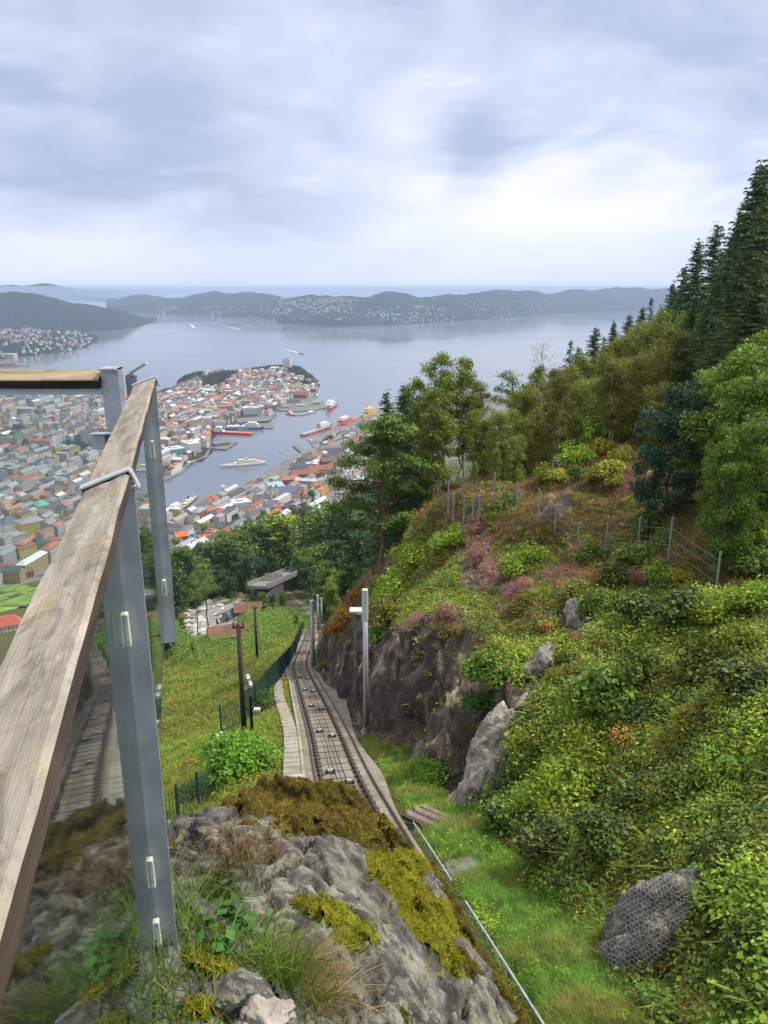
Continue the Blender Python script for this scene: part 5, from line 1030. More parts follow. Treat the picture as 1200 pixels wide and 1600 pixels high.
def spruce(name, seed, h, rx, mat, dens=1.0, z0=.04, ls=.30, gap=.0):
    r = np.random.default_rng(seed); root = empty(name, (0,0,0)); tb_ = MB(); tb_.tube([(0,0,-.5),(0,0,h*.5),(0,0,h)], [.16*h/12,.1*h/12,.012], 8); Ps = []; As = []; Ss = []
    z = z0*h; 
    while z < h*.985:
        f = z/h; L0 = rx*(1-f)**.78+.12; nb_ = int(7*dens)
        for k in range(nb_):
            if r.random() < gap: continue
            a = r.uniform(0,6.28); L = L0*r.uniform(.42,1.2)*(1+.18*math.sin(a*2+seed)); up = .35-.75*(1-f)*r.uniform(.6,1.2); d = np.array([cos(a), sin(a), 0]); m = max(3, int(L/.13*dens))
            t_ = (np.arange(m)+r.random(m))/m; c = np.array([0,0,z+r.normal(0,h*.012)])+d*(L*t_)[:,None]+np.array([0,0,1.])*(up*L*t_*(1-t_*.55))[:,None]
            side_ = np.cross(d,[0,0,1.]); wdt = (L*.30*(1-t_*.7))[:,None]; sg = r.choice([-1,1], m)[:,None]
            c2 = c+side_*sg*wdt*r.random((m,1)); ax = unit(d*.65+side_*sg*.75+np.array([0,0,1.])*r.normal(-.22,.18,(m,1)))
            Ps.append(c2); As.append(ax); Ss.append(ls*r.uniform(.6,1.3,m)*(1-.45*f))
            if L > .7: tb_.tube([(0,0,z), tuple(c[len(c)//2]), tuple(c[-1])], [.022,.012,.004], 3, cap=False)
        z += h*.0175*(1.25-.5*f)/dens*r.uniform(.5,1.5)
    P = np.concatenate(Ps); A = np.concatenate(As); S_ = np.concatenate(Ss)[:,None]; n = len(P); nn = unit(np.cross(A, r.normal(0,1,(n,3))+np.array([0,0,1.5]))); B = np.cross(nn, A)
    V = np.stack([P-A*S_*.4, P-nn*0-B*S_*.19, P+A*S_*.6-np.array([0,0,.04]), P+B*S_*.19], 1).reshape(-1,3)
    mk('crown', V, np.arange(n*4).reshape(n,4), mat, root); tb_.build('trunk', M_BARKG, root); root['h'] = h; return root
def pine(name, seed, h, spec, mat, bark, tr=.2, ls=.26, per=230, lean=.3):
    """spec: (height fraction, reach, clump radius, angle) of each branch plate"""
    r = np.random.default_rng(seed); root = empty(name, (0,0,0)); tb_ = MB(); T = grow(tb_, (0,0,-.5), (lean,0,h*.96), tr, .04, seed, .008, 14); P = []; A = []
    for (zf, rr, cr_, a) in spec:
        b0 = T[np.argmin(np.abs(T[:,2]-h*(zf-.05)))]; c = np.array([b0[0]+cos(a)*rr, b0[1]+sin(a)*rr, h*zf]); grow(tb_, b0, c, tr*.3, .02, int(seed+zf*1000), .06, 6)
        for q in range(7):
            cc = b0+(c-b0)*r.uniform(.45,1.1)+r.normal(0,cr_*.45,3)*np.array([1,1,.35]); m = int(per/7); 
            s0 = cc+r.normal(0,cr_*.32,(m,3))*np.array([1,1,.45]); P.append(s0); A.append(unit(r.normal(0,1,(m,3))*np.array([1,1,.6])+np.array([0,0,.55])))
    P = np.concatenate(P); A = np.concatenate(A); n = len(P); V, q_, tr_q = blades(P, A, ls*r.uniform(.6,1.3,n), .075, .1, 2, seed)
    o = mk_mixed('crown', V, q_, tr_q, mat, root); tb_.build('trunk', bark, root, smooth=True); root['h'] = h; return root
rs = np.random.default_rng(42)
PT = {
 'birch': broadleaf('birch_tree', 11, 10, 2.3, .28, 70, 14000, .15, M_BRL, M_BIRCH, 3, .62, 1.0, .7, .11),
 'birch2': broadleaf('birch_tree', 12, 10, 2.0, .25, 60, 12000, .15, M_AUT, M_BIRCH, 2, .62, 1.0, .6, .10),
 'bare': broadleaf('bare_birch', 13, 10, 1.3, .45, 50, 900, .09, M_AUT, M_BIRCH, 1, .5, 1.0, .3, .08),
 'olive': broadleaf('broadleaf_tree', 14, 8, 2.3, .08, 80, 14000, .15, M_AUT, M_BARKG, 2, .75, 1.0, .2, .12),
 'green': broadleaf('broadleaf_tree', 15, 8, 2.5, .08, 85, 15000, .15, M_BRL, M_BARKG, 3, .8, 1.0, .2, .12),
 'bright': broadleaf('broadleaf_tree', 16, 9, 3.6, .10, 120, 26000, .15, M_DEC, M_BARKG, 4, .66, 1.0, .1, .13),
 'brightl': broadleaf('broadleaf_tree', 17, 8, 3.0, .08, 110, 22000, .14, M_DECL, M_BARKG, 3, .62, 1.0, .1, .12),
 'spruce': spruce('spruce_tree', 18, 13, 2.9, M_SPR, 1.35, .03, .40), 'spruce2': spruce('spruce_tree', 19, 12, 2.5, M_SPR, 1.05, .05, .42, .25), 'spruceg': spruce('spruce_tree', 20, 11, 3.1, M_SPRG, 1.45, .02, .34),
 'bluepine': broadleaf('blue_pine', 21, 6, 1.9, .02, 70, 15000, .15, M_BLUEP, M_BARKG, 1, .6, 1.0, .1, .12),
 'pine': pine('pine_tree', 22, 11, [(.98,.4,.9,0),(.95,1.1,.9,2.9),(.9,1.3,.9,.4),(.88,1.5,.9,4.2),(.84,2.0,1.0,3.3),(.82,1.8,.9,1.2),(.78,2.4,1.0,3.0),(.76,2.1,1.0,5.6),(.7,2.9,1.1,2.8),(.68,2.0,.9,.2),(.62,3.1,1.1,3.4),(.6,2.2,.9,5.9),(.55,2.9,1.0,3.0),(.50,2.2,.9,.6),(.46,3.2,1.0,3.6),(.42,2.6,.9,2.6),(.38,2.3,.9,5.4),(.33,2.8,.9,3.3),(.3,2.0,.8,.4),(.72,2.2,1.0,4.6),(.64,2.2,1.0,1.9),(.92,1.0,.8,5.2)], M_PINEN, M_BARKR, .19, .27, 1000),
 'pine2': pine('pine_tree', 23, 9, [(.97,.3,.8,0),(.9,1.2,.8,3.2),(.87,1.2,.8,.3),(.8,1.6,.9,2.6),(.76,1.6,.9,5.8),(.7,1.8,.9,3.5),(.62,1.6,.8,.8),(.6,1.7,.8,4.4),(.5,1.3,.8,2.9)], M_PINEN, M_BARKG, .14, .3, 380),
}
PTN = {'birch':'green birch with pale trunks','birch2':'thin olive birch with white trunk','bare':'nearly leafless birch','olive':'olive brown broadleaf tree','green':'dull green broadleaf tree','bright':'big leafy green tree','brightl':'bright light green tree','spruce':'dark pointed spruce','spruce2':'ragged dark spruce','spruceg':'broad green spruce','bluepine':'dense blue-green conifer','pine':'tall scots pine with reddish trunk','pine2':'small flat-topped pine'}
TFIRST = set()
def ground_at(px, d):
    u = (px-600)/1200; z = -20.
    for _ in range(14): y = (d+z*ST)/CT; z = .5*z+.5*gz(u*d, y)
    return np.array([u*d, y, gz(u*d, y)])
def tree_at(kind, px, d, pyt, ws=1.0, group='trees on the near hillside', PTs=None, names=None):
    PTs = PTs or PT; names = names or PTN
    p = ground_at(px, d); v = (800-pyt)/1200; zt = p[1]*(v*CT-ST)/(CT+v*ST); h = max(zt-p[2], 2.0); src = PTs[kind]; s = h/src['h']
    dt = p[1]*CT-zt*ST; db = p[1]*CT-p[2]*ST; u_ = (px-600)/1200; p[0] = u_*(dt if 'spruce' in kind else .6*dt+.4*db); p[2] = gz(p[0], p[1])
    sc = (s**.85*ws, s**.85*ws, s); rz = random.uniform(0, 6.28)
    if kind == 'pine': rz = 0.0
    if kind not in TFIRST: TFIRST.add(kind); o = src; o.location = p; o.rotation_euler = (0,0,rz); o.scale = sc
    else: o = dup(src, p, rz, sc)
    o['group'] = group; o['category'] = 'tree'; auto(o, names[kind], px, pyt+10); return o
for q in [('pine',596,55,650,1.0),('spruce',632,60,598,1.0),('spruce2',652,64,640),('spruce',604,78,610,.8),('spruce2',640,56,690,1.1),('spruceg',618,66,700),('spruce',665,58,700),
 ('birch',702,61,553,1.05),('birch',728,64,556,.95),('birch',662,63,590,.85),('birch2',748,66,590),('birch',680,56,610,.9),('green',756,60,640,1.0),('green',790,56,640),('olive',822,53,650),('green',850,55,636),('green',806,50,680,.8),('spruce2',770,70,640),('pine2',806,78,582),('pine2',834,82,580),
 ('bare',855,68,528),('birch2',873,52,570,.9),('olive',880,60,590),('spruce2',893,108,524),('spruce',905,112,535),('spruce',932,105,503),('spruce2',945,112,515),('green',915,64,590),('olive',940,60,580),('birch2',962,52,560),('olive',985,56,548),('olive',1012,50,540),('green',960,72,556),('spruce',985,96,484),('spruceg',1000,90,505),('spruce2',1018,92,470,.8),('olive',1040,56,520),('birch2',1060,50,505),
 ('spruce',1052,84,440),('spruce',1072,74,402),('spruce',1094,68,358),('spruce',1124,66,336),('spruceg',1088,58,440),('spruceg',1110,52,460),('spruce',1150,62,345),('spruce2',1172,56,286),('spruce',1192,48,226,1.1),('spruceg',1160,48,400),('spruceg',1130,44,480,1.0),('spruceg',1188,42,400,1.0),('spruce',1206,50,215,1.1),('spruceg',1198,46,300,1.1),('spruce',1160,56,310),('spruceg',1140,58,380),('spruceg',1085,62,470),('spruce',1035,80,462,.9),('spruce',1005,92,478,.9),('spruce',960,100,495,.9),('spruceg',1070,50,520),('olive',1035,44,590),
 ('bluepine',1046,32,590,.72),('brightl',1170,29,508,1.05),('bright',1125,31,570,.9),('bright',1200,26,540,.95),('bright',1085,36,600,.6),('bright',1160,24,640,.7),('brightl',1115,27,650,.55),('bright',1225,30,500,1.0),
 ('olive',900,66,560,.9),('green',925,70,545,.9),('birch2',948,74,530,.9),('olive',975,78,515,.9),('green',1000,76,500,.9),('olive',1025,70,490,.9),('spruceg',960,90,515,.8),('green',878,74,575),('olive',835,64,600),('green',818,66,610,.9),('birch',842,70,575,.8),('green',1045,60,490,.9),('olive',1065,56,500,.8),('brightl',905,50,640,.55),('brightl',930,52,655,.5),('green',775,47,700,.55),('olive',745,50,720,.5)]:
    tree_at(*q)
# trees beyond the track bend and down to the town
def fartree(name, seed, lm, h=14, rx=5, n=5200, ls=.62, z0=.1): return broadleaf(name, seed, h, rx, z0, 60, n, ls, lm, M_BARKG, 2, 1.9, 1.0, 0, .3)
M_FAR1 = leafmat('far_wood_green', [(.045,.095,.018),(.08,.15,.025),(.13,.21,.03),(.05,.10,.018)], .2, ns=.25); M_FAR2 = leafmat('far_wood_lime', [(.13,.23,.025),(.19,.30,.035),(.28,.34,.04),(.12,.2,.02)], .25, ns=.25); M_FAR3 = leafmat('far_wood_dark', [(.022,.055,.018),(.035,.08,.022),(.055,.11,.026)], .12, ns=.25)
FT = {'f1': fartree('broadleaf_tree', 31, M_FAR1), 'f2': fartree('broadleaf_tree', 32, M_FAR2), 'f3': fartree('broadleaf_tree', 33, M_FAR3), 'f4': spruce('spruce_tree', 34, 17, 4.2, M_SPR, .62, .05, .8), 'f5': pine('pine_tree', 35, 15, [(.98,.4,1.2,0),(.92,1.6,1.2,3),(.88,1.7,1.2,.2),(.8,2.3,1.3,2.4),(.78,2.3,1.3,5.4),(.7,2.4,1.3,3.9),(.62,2.0,1.1,1.2)], M_PINEN, M_BARKG, .22, .6, 300)}
FTN = {'f1':'mid green tree of the lower wood','f2':'yellow-green tree of the lower wood','f3':'dark green tree of the lower wood','f4':'dark spire of a spruce in the lower wood','f5':'slender pine of the lower wood'}
for q in [('f4',474,330,762),('f5',322,150,885,.9),('f5',306,160,900,.7),('f2',452,400,800,1.5),('f2',500,380,800,1.6),('f2',480,360,830,1.2),('f1',530,330,790,1.5),('f3',548,260,800,1.2),('f1',520,240,850,1.2),('f3',535,180,850,.9),('f1',515,200,880),('f3',560,140,830,.8),('f2',500,300,860,1.1),('f1',470,320,860,1.1),('f3',485,290,880),('f1',400,380,820,1.3),('f2',420,400,825,1.1),('f1',375,350,835,1.3),('f1',350,380,845,1.2),('f3',330,360,850,1.2),('f3',385,330,865,1.1),('f3',420,340,870,1.1),('f3',345,320,885,1.1),('f3',360,300,900,.9),('f1',300,340,870,1.1),('f1',280,330,860,1.1),('f3',300,280,900,1.0),('f3',265,250,900,1.1),('f1',390,290,905,.7),('f1',410,240,925,.7),('f3',398,230,935,.6),('f3',425,215,930,.6),('f1',412,190,945,.45),('f1',440,250,925,.6),('f3',372,240,945,.5),('f3',340,190,985,.4),('f2',520,150,905,.7),('f1',510,170,890,.8),('f1',540,120,890,.7),('f3',545,100,880,.6),('f1',462,135,960,.4),('f3',355,195,965,.35),('f2',240,220,930,.9),('f1',225,260,900,1.0),('f3',275,210,950,.7),('f3',330,128,1000,.25),('f1',300,120,1005,.3),('f3',262,130,985,.5),('f1',285,170,965,.5)]:
    tree_at(q[0], q[1], q[2], q[3], q[4] if len(q) > 4 else 1.0, 'trees of the lower wood', FT, FTN)
rw = np.random.default_rng(99); cnt = 0; tries = 0; placed = []
while cnt < 104 and tries < 6000:
    tries += 1; y = rw.uniform(330, 1180); x = rw.uniform(-.36, .06)*y+rw.normal(0,10); z = gz(x, y)
    a, b_, d = proj(np.array([[x, y, z+12]])); a, b_ = a[0], b_[0]
    if not (-40 < a < 700) or z < -309.5 or abs(x-float(tx(y))) < 10 and y < 420: continue
    if a < 235 and b_ < 905: continue
    if z < -300 and rw.random() < .3: continue
    if any((x-q[0])**2+(y-q[1])**2 < (7+y*.006)**2 for q in placed): continue
    placed.append((x,y)); cnt += 1
    k = rw.choice(['f1','f2','f3','f4','f5'], p=[.40,.30,.22,.05,.03]); s = rw.uniform(.95,1.45)
    if k not in TFIRST: TFIRST.add(k); o = FT[k]; o.location = (x,y,z); o.scale = (s,s,s)
    else: o = dup(FT[k], (x,y,z), rw.uniform(0,6.28), (s*rw.uniform(.9,1.3), s*rw.uniform(.9,1.3), s))
    o['group'] = 'trees of the lower wood'; o['category'] = 'tree'; auto(o, FTN[k], float(a), float(b_))

wm = (FCc[:,1] > 300)&(FCc[:,1] < 1150)&(FCc[:,2] > SEA+3)&(Fpx > -60)&(Fpx < 760)&(np.abs(FO) > 9+FCc[:,1]*.0)&((Fpx > 235)|(Fpy < 900))&~((FCc[:,1] < 345)&(Fpx > 395)&(Fpx < 500))
VIS = wm
for (nm, mat_, n_, sd_, thr) in (('wood_canopy', M_FAR1, 1900, 501, -.3),('wood_canopy', M_FAR3, 1100, 511, .1),('wood_canopy', M_FAR2, 800, 521, .15)):
    P, N, d, f = pick(PXW*wm*sm(thr, thr+.3, nz(sd_, .012)), n_, sd_); r = np.random.default_rng(sd_); m = 55; dirs = unit(r.normal(0,1,(n_,m,3))); dirs[:,:,2] = np.abs(dirs[:,:,2])
    R_ = r.uniform(3.2,6.5,n_); Q = P[:,None,:]+dirs*(r.random((n_,m,1))**.35)*R_[:,None,None]*np.array([1,1,1.15])+np.array([0,0,1.])*(R_*.9)[:,None,None]
    V, F = leaves(Q.reshape(-1,3), dirs.reshape(-1,3)*.6+np.array([0,0,.5]), np.repeat(np.maximum(.6, d*.0024), m)*r.uniform(.6,1.3,n_*m), .7, seed=sd_, jit=.8); o = mk(nm, V, F, mat_); tag(o, 'closed canopy of the wood above the town', None, None, 'stuff')
# ================= TOWN, HARBOUR, SHIPS =================
ZQ = SEA+2.0
def poly_w(pts): return np.array([gp(a, b_, ZQ)[:2] for a, b_ in pts])
SHORE = [(-250,712),(-60,668),(0,656),(60,650),(100,643),(150,632),(200,622),(250,612),(275,602),(300,596),(340,588),(390,584),(440,580),(470,580),(485,586),(496,597),(497,610),(487,621),(506,628),(508,637),(490,641),(455,643),(432,640),(431,648),(424,652),(396,652),(366,652),(362,664),(331,673),(328,700),(325,713),(300,722),(285,738),(263,748),(238,756),(222,768),(214,786),(228,800),(256,806),(285,799),(312,778),(350,766),(380,753),(405,743),(430,729),(455,713),(474,706),(490,700),(484,688),(502,680),(524,668),(548,656),(572,646),(600,636),(660,628)]
LANDP = np.concatenate([poly_w(SHORE), np.array([(900,2600),(900,1500),(500,1250),(100,1000),(-100,950),(-250,850),(-380,650),(-700,560),(-1600,560),(-2200,900)])])
M_QUAY = conc_mat('town_ground', (.10,.10,.105), (.19,.185,.18), .03); M_WOODSG = simple('park_ground', (.05,.085,.03), .95, 0, .4, .05, 0)
b = MB(); b.prism([tuple(p) for p in LANDP], SEA-6, ZQ); o = b.build('town_quay', M_QUAY); tag(o, kind='structure')
MOUNDS = [(300,600,20,150),(345,604,16,150),(395,598,14,150),(455,588,22,150),(425,592,14,120),(28,672,34,190),(100,668,18,260),(150,650,14,200),(-60,700,30,300)]
MW = [(*gp(a, b_, ZQ)[:2], h_, r_) for a, b_, h_, r_ in MOUNDS]
def inpoly(x, y, P): return sdist(np.atleast_1d(np.asarray(x, float)), np.atleast_1d(np.asarray(y, float)), P) < 0
def CG(x, y):
    x = np.asarray(x, float); y = np.asarray(y, float); z = np.zeros(np.broadcast(x, y).shape)
    for a, b_, h_, r_ in MW: z = z+h_*np.exp(-((x-a)**2+(y-b_)**2)/r_**2)
    d = -sdist(np.atleast_1d(x), np.atleast_1d(y), LANDP); return ZQ+np.maximum(0, z-1.2)*sm(0, 45, d).reshape(z.shape)
xs_ = np.arange(-1500, 60, 14.); ys2 = np.arange(1300, 3500, 14.); XM, YM = np.meshgrid(xs_, ys2); ZM = CG(XM.ravel(), YM.ravel()).reshape(XM.shape)
im = np.arange(XM.size).reshape(XM.shape); Fm = np.stack([im[:-1,:-1], im[:-1,1:], im[1:,1:], im[1:,:-1]], 2).reshape(-1,4); hm = (ZM-ZQ).ravel(); Fm = Fm[hm[Fm].max(1) > .05]
um = np.unique(Fm); mm_ = np.full(XM.size, -1); mm_[um] = np.arange(len(um)); Vm = np.stack([XM, YM, ZM+.03*(ZM > ZQ)-.3*(ZM <= ZQ+.01)], 2).reshape(-1,3)[um]
o = mk('town_hills', Vm, mm_[Fm], far_mat('town_hill_ground', (.07,.075,.06), (.13,.125,.10), .02), smooth=True); tag(o, kind='structure')
# ---- building materials
def wall_mat():
    t = NT('house_wall'); at_ = t.n('Attribute', attribute_name='Col'); uv = t.n('UVMap'); s = t.n('SeparateXYZ'); t.t.links.new(uv.outputs[0], s.inputs[0])
    fu = t.math('FRACT', t.math('DIVIDE', (s,'X'), 3.3)); fv = t.math('FRACT', t.math('DIVIDE', (s,'Y'), 3.5))
    mu = t.math('MULTIPLY', t.math('GREATER_THAN', fu, .3), t.math('LESS_THAN', fu, .72)); mv = t.math('MULTIPLY', t.math('GREATER_THAN', fv, .32), t.math('LESS_THAN', fv, .80))
    wn = t.math('MULTIPLY', mu, mv); cu = t.math('FLOOR', t.math('DIVIDE', (s,'X'), 3.3)); cvv = t.math('FLOOR', t.math('DIVIDE', (s,'Y'), 3.5)); cb = t.n('CombineXYZ'); t.set(cb,'X',cu); t.set(cb,'Y',cvv); wh = t.n('TexWhiteNoise'); t.t.links.new(cb.outputs[0], wh.inputs['Vector'])
    wc = t.ramp(wh.outputs['Value'], [(.1,(.03,.035,.045)),(.6,(.07,.08,.10)),(.95,(.20,.22,.25))])
    n = t.noise(t.coord('Object'), .25, 5, .6); base = t.mix(t.ramp(n, [(.35,(0,0,0)),(.8,(.35,.35,.35))]), at_, (.12,.11,.10)); c = t.mix(wn, base, wc)
    b_ = t.bsdf(c, .8, 0, .25); t.set(b_, 'Roughness', t.math('SUBTRACT', .85, t.math('MULTIPLY', wn, .55))); return t.m
def roof_mat():
    t = NT('house_roof'); at_ = t.n('Attribute', attribute_name='Col'); n = t.noise(t.coord('Object'), .5, 6, .7); h = t.n('HueSaturation'); t.set(h, 'Color', at_)
    mr = t.n('MapRange'); t.set(mr, 'Value', n); mr.inputs['From Min'].default_value = .3; mr.inputs['From Max'].default_value = .7; mr.inputs['To Min'].default_value = .65; mr.inputs['To Max'].default_value = 1.25; t.set(h, 'Value', mr)
    t.bsdf(h, .8, 0, .25, bump=n, bs=.3, bd=.3); return t.m
M_WALL = wall_mat(); M_ROOF = roof_mat(); M_WIN = simple('window_glass_dark', (.05,.06,.075), .15, 0, .2, 2, 0, .6)
class HB:
    def __init__(s): s.v = []; s.f = []; s.uv = []; s.c = []; s.n = 0
    def quad(s, p, uv, c): s.v += p; s.f.append(tuple(range(s.n, s.n+len(p)))); s.n += len(p); s.uv += uv; s.c.append(c)
    def build(s, name, mat, parent=None): return mk(name, s.v, s.f, mat, parent, uv=s.uv, col=np.array(s.c))
def house_geo(W, R_, cx_, cy_, z0, w, d, h, rz, wc, rc, kind, rh):
    c, s_ = cos(rz), sin(rz); T = lambda x, y, z: (cx_+x*c-y*s_, cy_+x*s_+y*c, z0+z)
    x, y = w/2, d/2; cor = [(-x,-y),(x,-y),(x,y),(-x,y)]; dd = 4
    for i in range(4):
        a, b_ = cor[i], cor[(i+1)%4]; L = math.hypot(b_[0]-a[0], b_[1]-a[1]); L2 = (round(L/3.3) or 1)*3.3
        W.quad([T(*a,-dd), T(*b_,-dd), T(*b_,h), T(*a,h)], [(0,-dd),(L2,-dd),(L2,h),(0,h)], wc)
    e = .45
    if kind == 'flat':
        W.quad([T(-x,-y,h), T(x,-y,h), T(x,y,h), T(-x,y,h)], [(0,0)]*4, wc)
        for (ax, ay, bx, by, z1, z2) in ((-x+.3,-y+.3,x-.3,y-.3,h+.05,h+.5),(-x*.4,-y*.35,x*.25,y*.4,h+.5,h+2.4)):
            q = [(ax,ay),(bx,ay),(bx,by),(ax,by)]
            for i in range(4): R_.quad([T(*q[i],z1-.1), T(*q[(i+1)%4],z1-.1), T(*q[(i+1)%4],z2), T(*q[i],z2)], [(0,0)]*4, rc)
            R_.quad([T(*p_, z2) for p_ in q], [(0,0)]*4, tuple(v*1.1 for v in rc))
    elif kind == 'hip':
        k = min(x, y)*.75; X, Y = x+e, y+e; q = [(-X,-Y),(X,-Y),(X,Y),(-X,Y)]
        rx_, ry_ = (X-k-.5, Y-k-.5) ; rx_, ry_ = max(rx_, .3), max(ry_, .3); t_ = [(-rx_,-ry_),(rx_,-ry_),(rx_,ry_),(-rx_,ry_)]
        for i in range(4): R_.quad([T(*q[i],h), T(*q[(i+1)%4],h), T(*t_[(i+1)%4],h+rh), T(*t_[i],h+rh)], [(0,0)]*4, rc)
        R_.quad([T(*p_, h+rh) for p_ in t_], [(0,0)]*4, tuple(v*.9 for v in rc)); R_.quad([T(*p_, h-.02) for p_ in q[::-1]], [(0,0)]*4, rc)
    else:
        X, Y = x+e, y+e; s0 = rh*e/y
        R_.quad([T(-X,-Y,h-s0), T(X,-Y,h-s0), T(X,0,h+rh), T(-X,0,h+rh)], [(0,0)]*4, rc); R_.quad([T(X,Y,h-s0), T(-X,Y,h-s0), T(-X,0,h+rh), T(X,0,h+rh)], [(0,0)]*4, rc)
        W.quad([T(-x,-y,h), T(-x,0,h+rh-.1), T(-x,y,h)][::-1], [(0,0)]*3, wc); W.quad([T(x,-y,h), T(x,y,h), T(x,0,h+rh-.1)][::-1], [(0,0)]*3, wc)
        if w > 9: # chimney and dormer stubs
            for (a_, b2, hs, sz) in ((x*.4, .6, rh+1.1, .55),(-x*.5,-.5,rh+.9,.5)):
                q = [(a_-sz,b2-sz),(a_+sz,b2-sz),(a_+sz,b2+sz),(a_-sz,b2+sz)]
                for i in range(4): R_.quad([T(*q[i],h+rh*.6), T(*q[(i+1)%4],h+rh*.6), T(*q[(i+1)%4],h+hs), T(*q[i],h+hs)], [(0,0)]*4, (.25,.2,.18))
                R_.quad([T(*p_, h+hs) for p_ in q], [(0,0)]*4, (.1,.1,.1))
WC = {'white':(.66,.66,.64),'cream':(.55,.50,.40),'pale grey':(.42,.43,.44),'ochre':(.50,.35,.15),'pinkish':(.50,.36,.31),'brick red':(.26,.10,.07),'dark grey':(.18,.18,.19),'yellow':(.60,.45,.16)}
RC_ = {'orange tiled':(.32,.145,.095),'red tiled':(.26,.095,.07),'dark slate':(.075,.08,.095),'grey':(.22,.23,.25),'pale grey':(.42,.44,.46),'blue-grey':(.14,.155,.18),'brown':(.16,.10,.075)}
zang = {'L': math.atan2(*(gp(150,705)-gp(0,765))[[1,0]]), 'N': math.atan2(*(gp(430,640)-gp(300,715))[[1,0]]), 'B': math.atan2(*(gp(455,712)-gp(312,776))[[1,0]])}
ZONES = {'L':(poly_w([(-60,676),(60,655),(150,640),(235,632),(262,650),(262,690),(258,745),(216,762),(206,790),(215,812),(150,840),(110,872),(60,905),(0,915),(-80,925)]), 18, 12, (11,20), ['white','cream','pale grey','pale grey','ochre','pinkish','dark grey','cream'], [.20,.22,.14,.12,.11,.08,.04,.09], ['orange tiled','red tiled','dark slate','grey','pale grey','blue-grey','brown'], [.09,.07,.24,.25,.09,.11,.15]),
 'N':(poly_w([(235,622),(300,603),(350,597),(400,594),(470,592),(488,600),(490,612),(470,622),(428,640),(420,650),(366,650),(360,662),(329,671),(326,700),(263,745),(262,660)]), 17, 12, (7,12), ['white','cream','pale grey','pinkish','yellow','brick red','white','ochre'], [.30,.14,.15,.08,.07,.06,.13,.07], ['orange tiled','red tiled','dark slate','grey','pale grey','blue-grey','brown'], [.13,.10,.22,.22,.17,.08,.08]),
 'B':(poly_w([(212,806),(258,808),(290,802),(330,786),(400,758),(440,742),(480,716),(500,704),(506,690),(560,668),(600,655),(660,650),(660,740),(560,790),(470,820),(380,850),(300,872),(230,860)]), 17, 12, (8,13), ['white','cream','pale grey','pinkish','yellow','brick red','white','ochre'], [.33,.16,.14,.06,.08,.06,.10,.07], ['orange tiled','red tiled','dark slate','grey','pale grey','blue-grey','brown'], [.13,.08,.22,.2,.17,.13,.07])}
PARKS = [(300,602,45,90),(338,606,42,90),(360,600,30,60),(440,589,75,75),(470,592,50,85),(412,592,40,55),(478,603,20,45),(122,714,30,40)]
PARKW = [(*gp(a, b_, ZQ)[:2], c, d) for a, b_, c, d in PARKS]
HERO = []   # footprints (x,y,r) to keep free
def facade(root, w, d, h, nx_, nf, col=None, sides=('f','r'), ww=1.1, wh=1.5, z0=1.2):
    b = MB(); b.box((0,0,0),(ww,.10,wh)); b.box((0,-.03,-wh/2-.06),(ww+.3,.16,.12)); first = b.build('window', M_WIN, root); k = 0
    for sd_ in sides:
        L = w if sd_ in 'fb' else d; n = nx_ if sd_ in 'fb' else max(2, int(nx_*d/w))
        for i in range(n):
            for f_ in range(nf):
                if k >= 95: return
                o_ = first if k == 0 else first.copy()
                if k: COL.objects.link(o_); o_.parent = root
                p_ = -L/2+(i+.5)*L/n; zz_ = z0+wh/2+f_*(h-z0)/nf
                if sd_ == 'f': o_.location = (p_, -d/2-.02, zz_); o_.rotation_euler = (0,0,0)
                else: o_.location = (w/2+.02, p_, zz_); o_.rotation_euler = (0,0,pi/2)
                k += 1
def hero(px, py, w, d, h, ang, wall, roof, kind, rh, lab, nx_=0, nf=0, cat='building', name='building', extra=None, plain=False):
    """building whose near base centre shows at (px,py); ang: facade turned from facing the camera (deg)"""
    g = gp(px, py, ZQ); az = math.atan2(g[0], g[1]); rz = -az+radians(ang); c = np.array([g[0], g[1]])+np.array([-sin(rz)*d/2, cos(rz)*d/2]); z0 = float(CG(c[0], c[1]).ravel()[0])
    root = empty(name, (c[0], c[1], z0), rz, lab, cat); W_, R_ = HB(), HB(); wc = WC.get(wall, wall); rc = RC_.get(roof, roof)
    house_geo(W_, R_, 0, 0, 0, w, d, h, 0, wc, rc, kind, rh)
    if nx_: 
        W_.uv = [(0,0)]*len(W_.uv); facade(root, w, d, h, nx_, nf)
    W_.build('wall', M_WALL, root); R_.build('roof', M_ROOF, root); HERO.append((c[0], c[1], max(w,d)*.55)); return root
hero(448,592,28,20,36,-15,'white','grey','flat',0,'tall white apartment block among the trees at the tip of the peninsula',7,10)
hero(394,648,44,26,17,8,'white','pale grey','flat',0,'long white harbour block above the dark quay sheds',13,5)
hero(409,647,16,28,19,8,'yellow','pale grey','flat',0,'narrow yellow end block beside the long white harbour building',4,5)
hero(425,643,26,40,15,20,(.16,.20,.28),'blue-grey','flat',0,'blue glass office block behind the yellow end block',9,4)
hero(326,672,19,18,26,5,'white','pale grey','flat',0,'tall white block with small windows behind the red ship',6,8)
hero(344,669,26,18,15,5,'white','grey','flat',0,'lower white block right of the tall white one',9,5)
hero(306,676,17,22,18,20,'cream','red tiled','hip',3,'cream block with a red roof left of the tall white one',5,5)
hero(283,690,24,24,16,15,'pale grey','grey','flat',0,'grey office block behind the teal glass hotel',8,5)
hero(278,716,34,30,15,24,(.12,.34,.36),'pale grey','flat',0,'teal glass building with a pale flat roof by the railing post',10,4)
hero(305,708,26,40,17,24,'white','pale grey','flat',0,'white quayside block with pillars next to the teal glass building',9,5)
hero(258,738,24,30,11,24,'brick red','brown','gable',3,'red brick warehouse on the quay left of the small white boat',7,3)
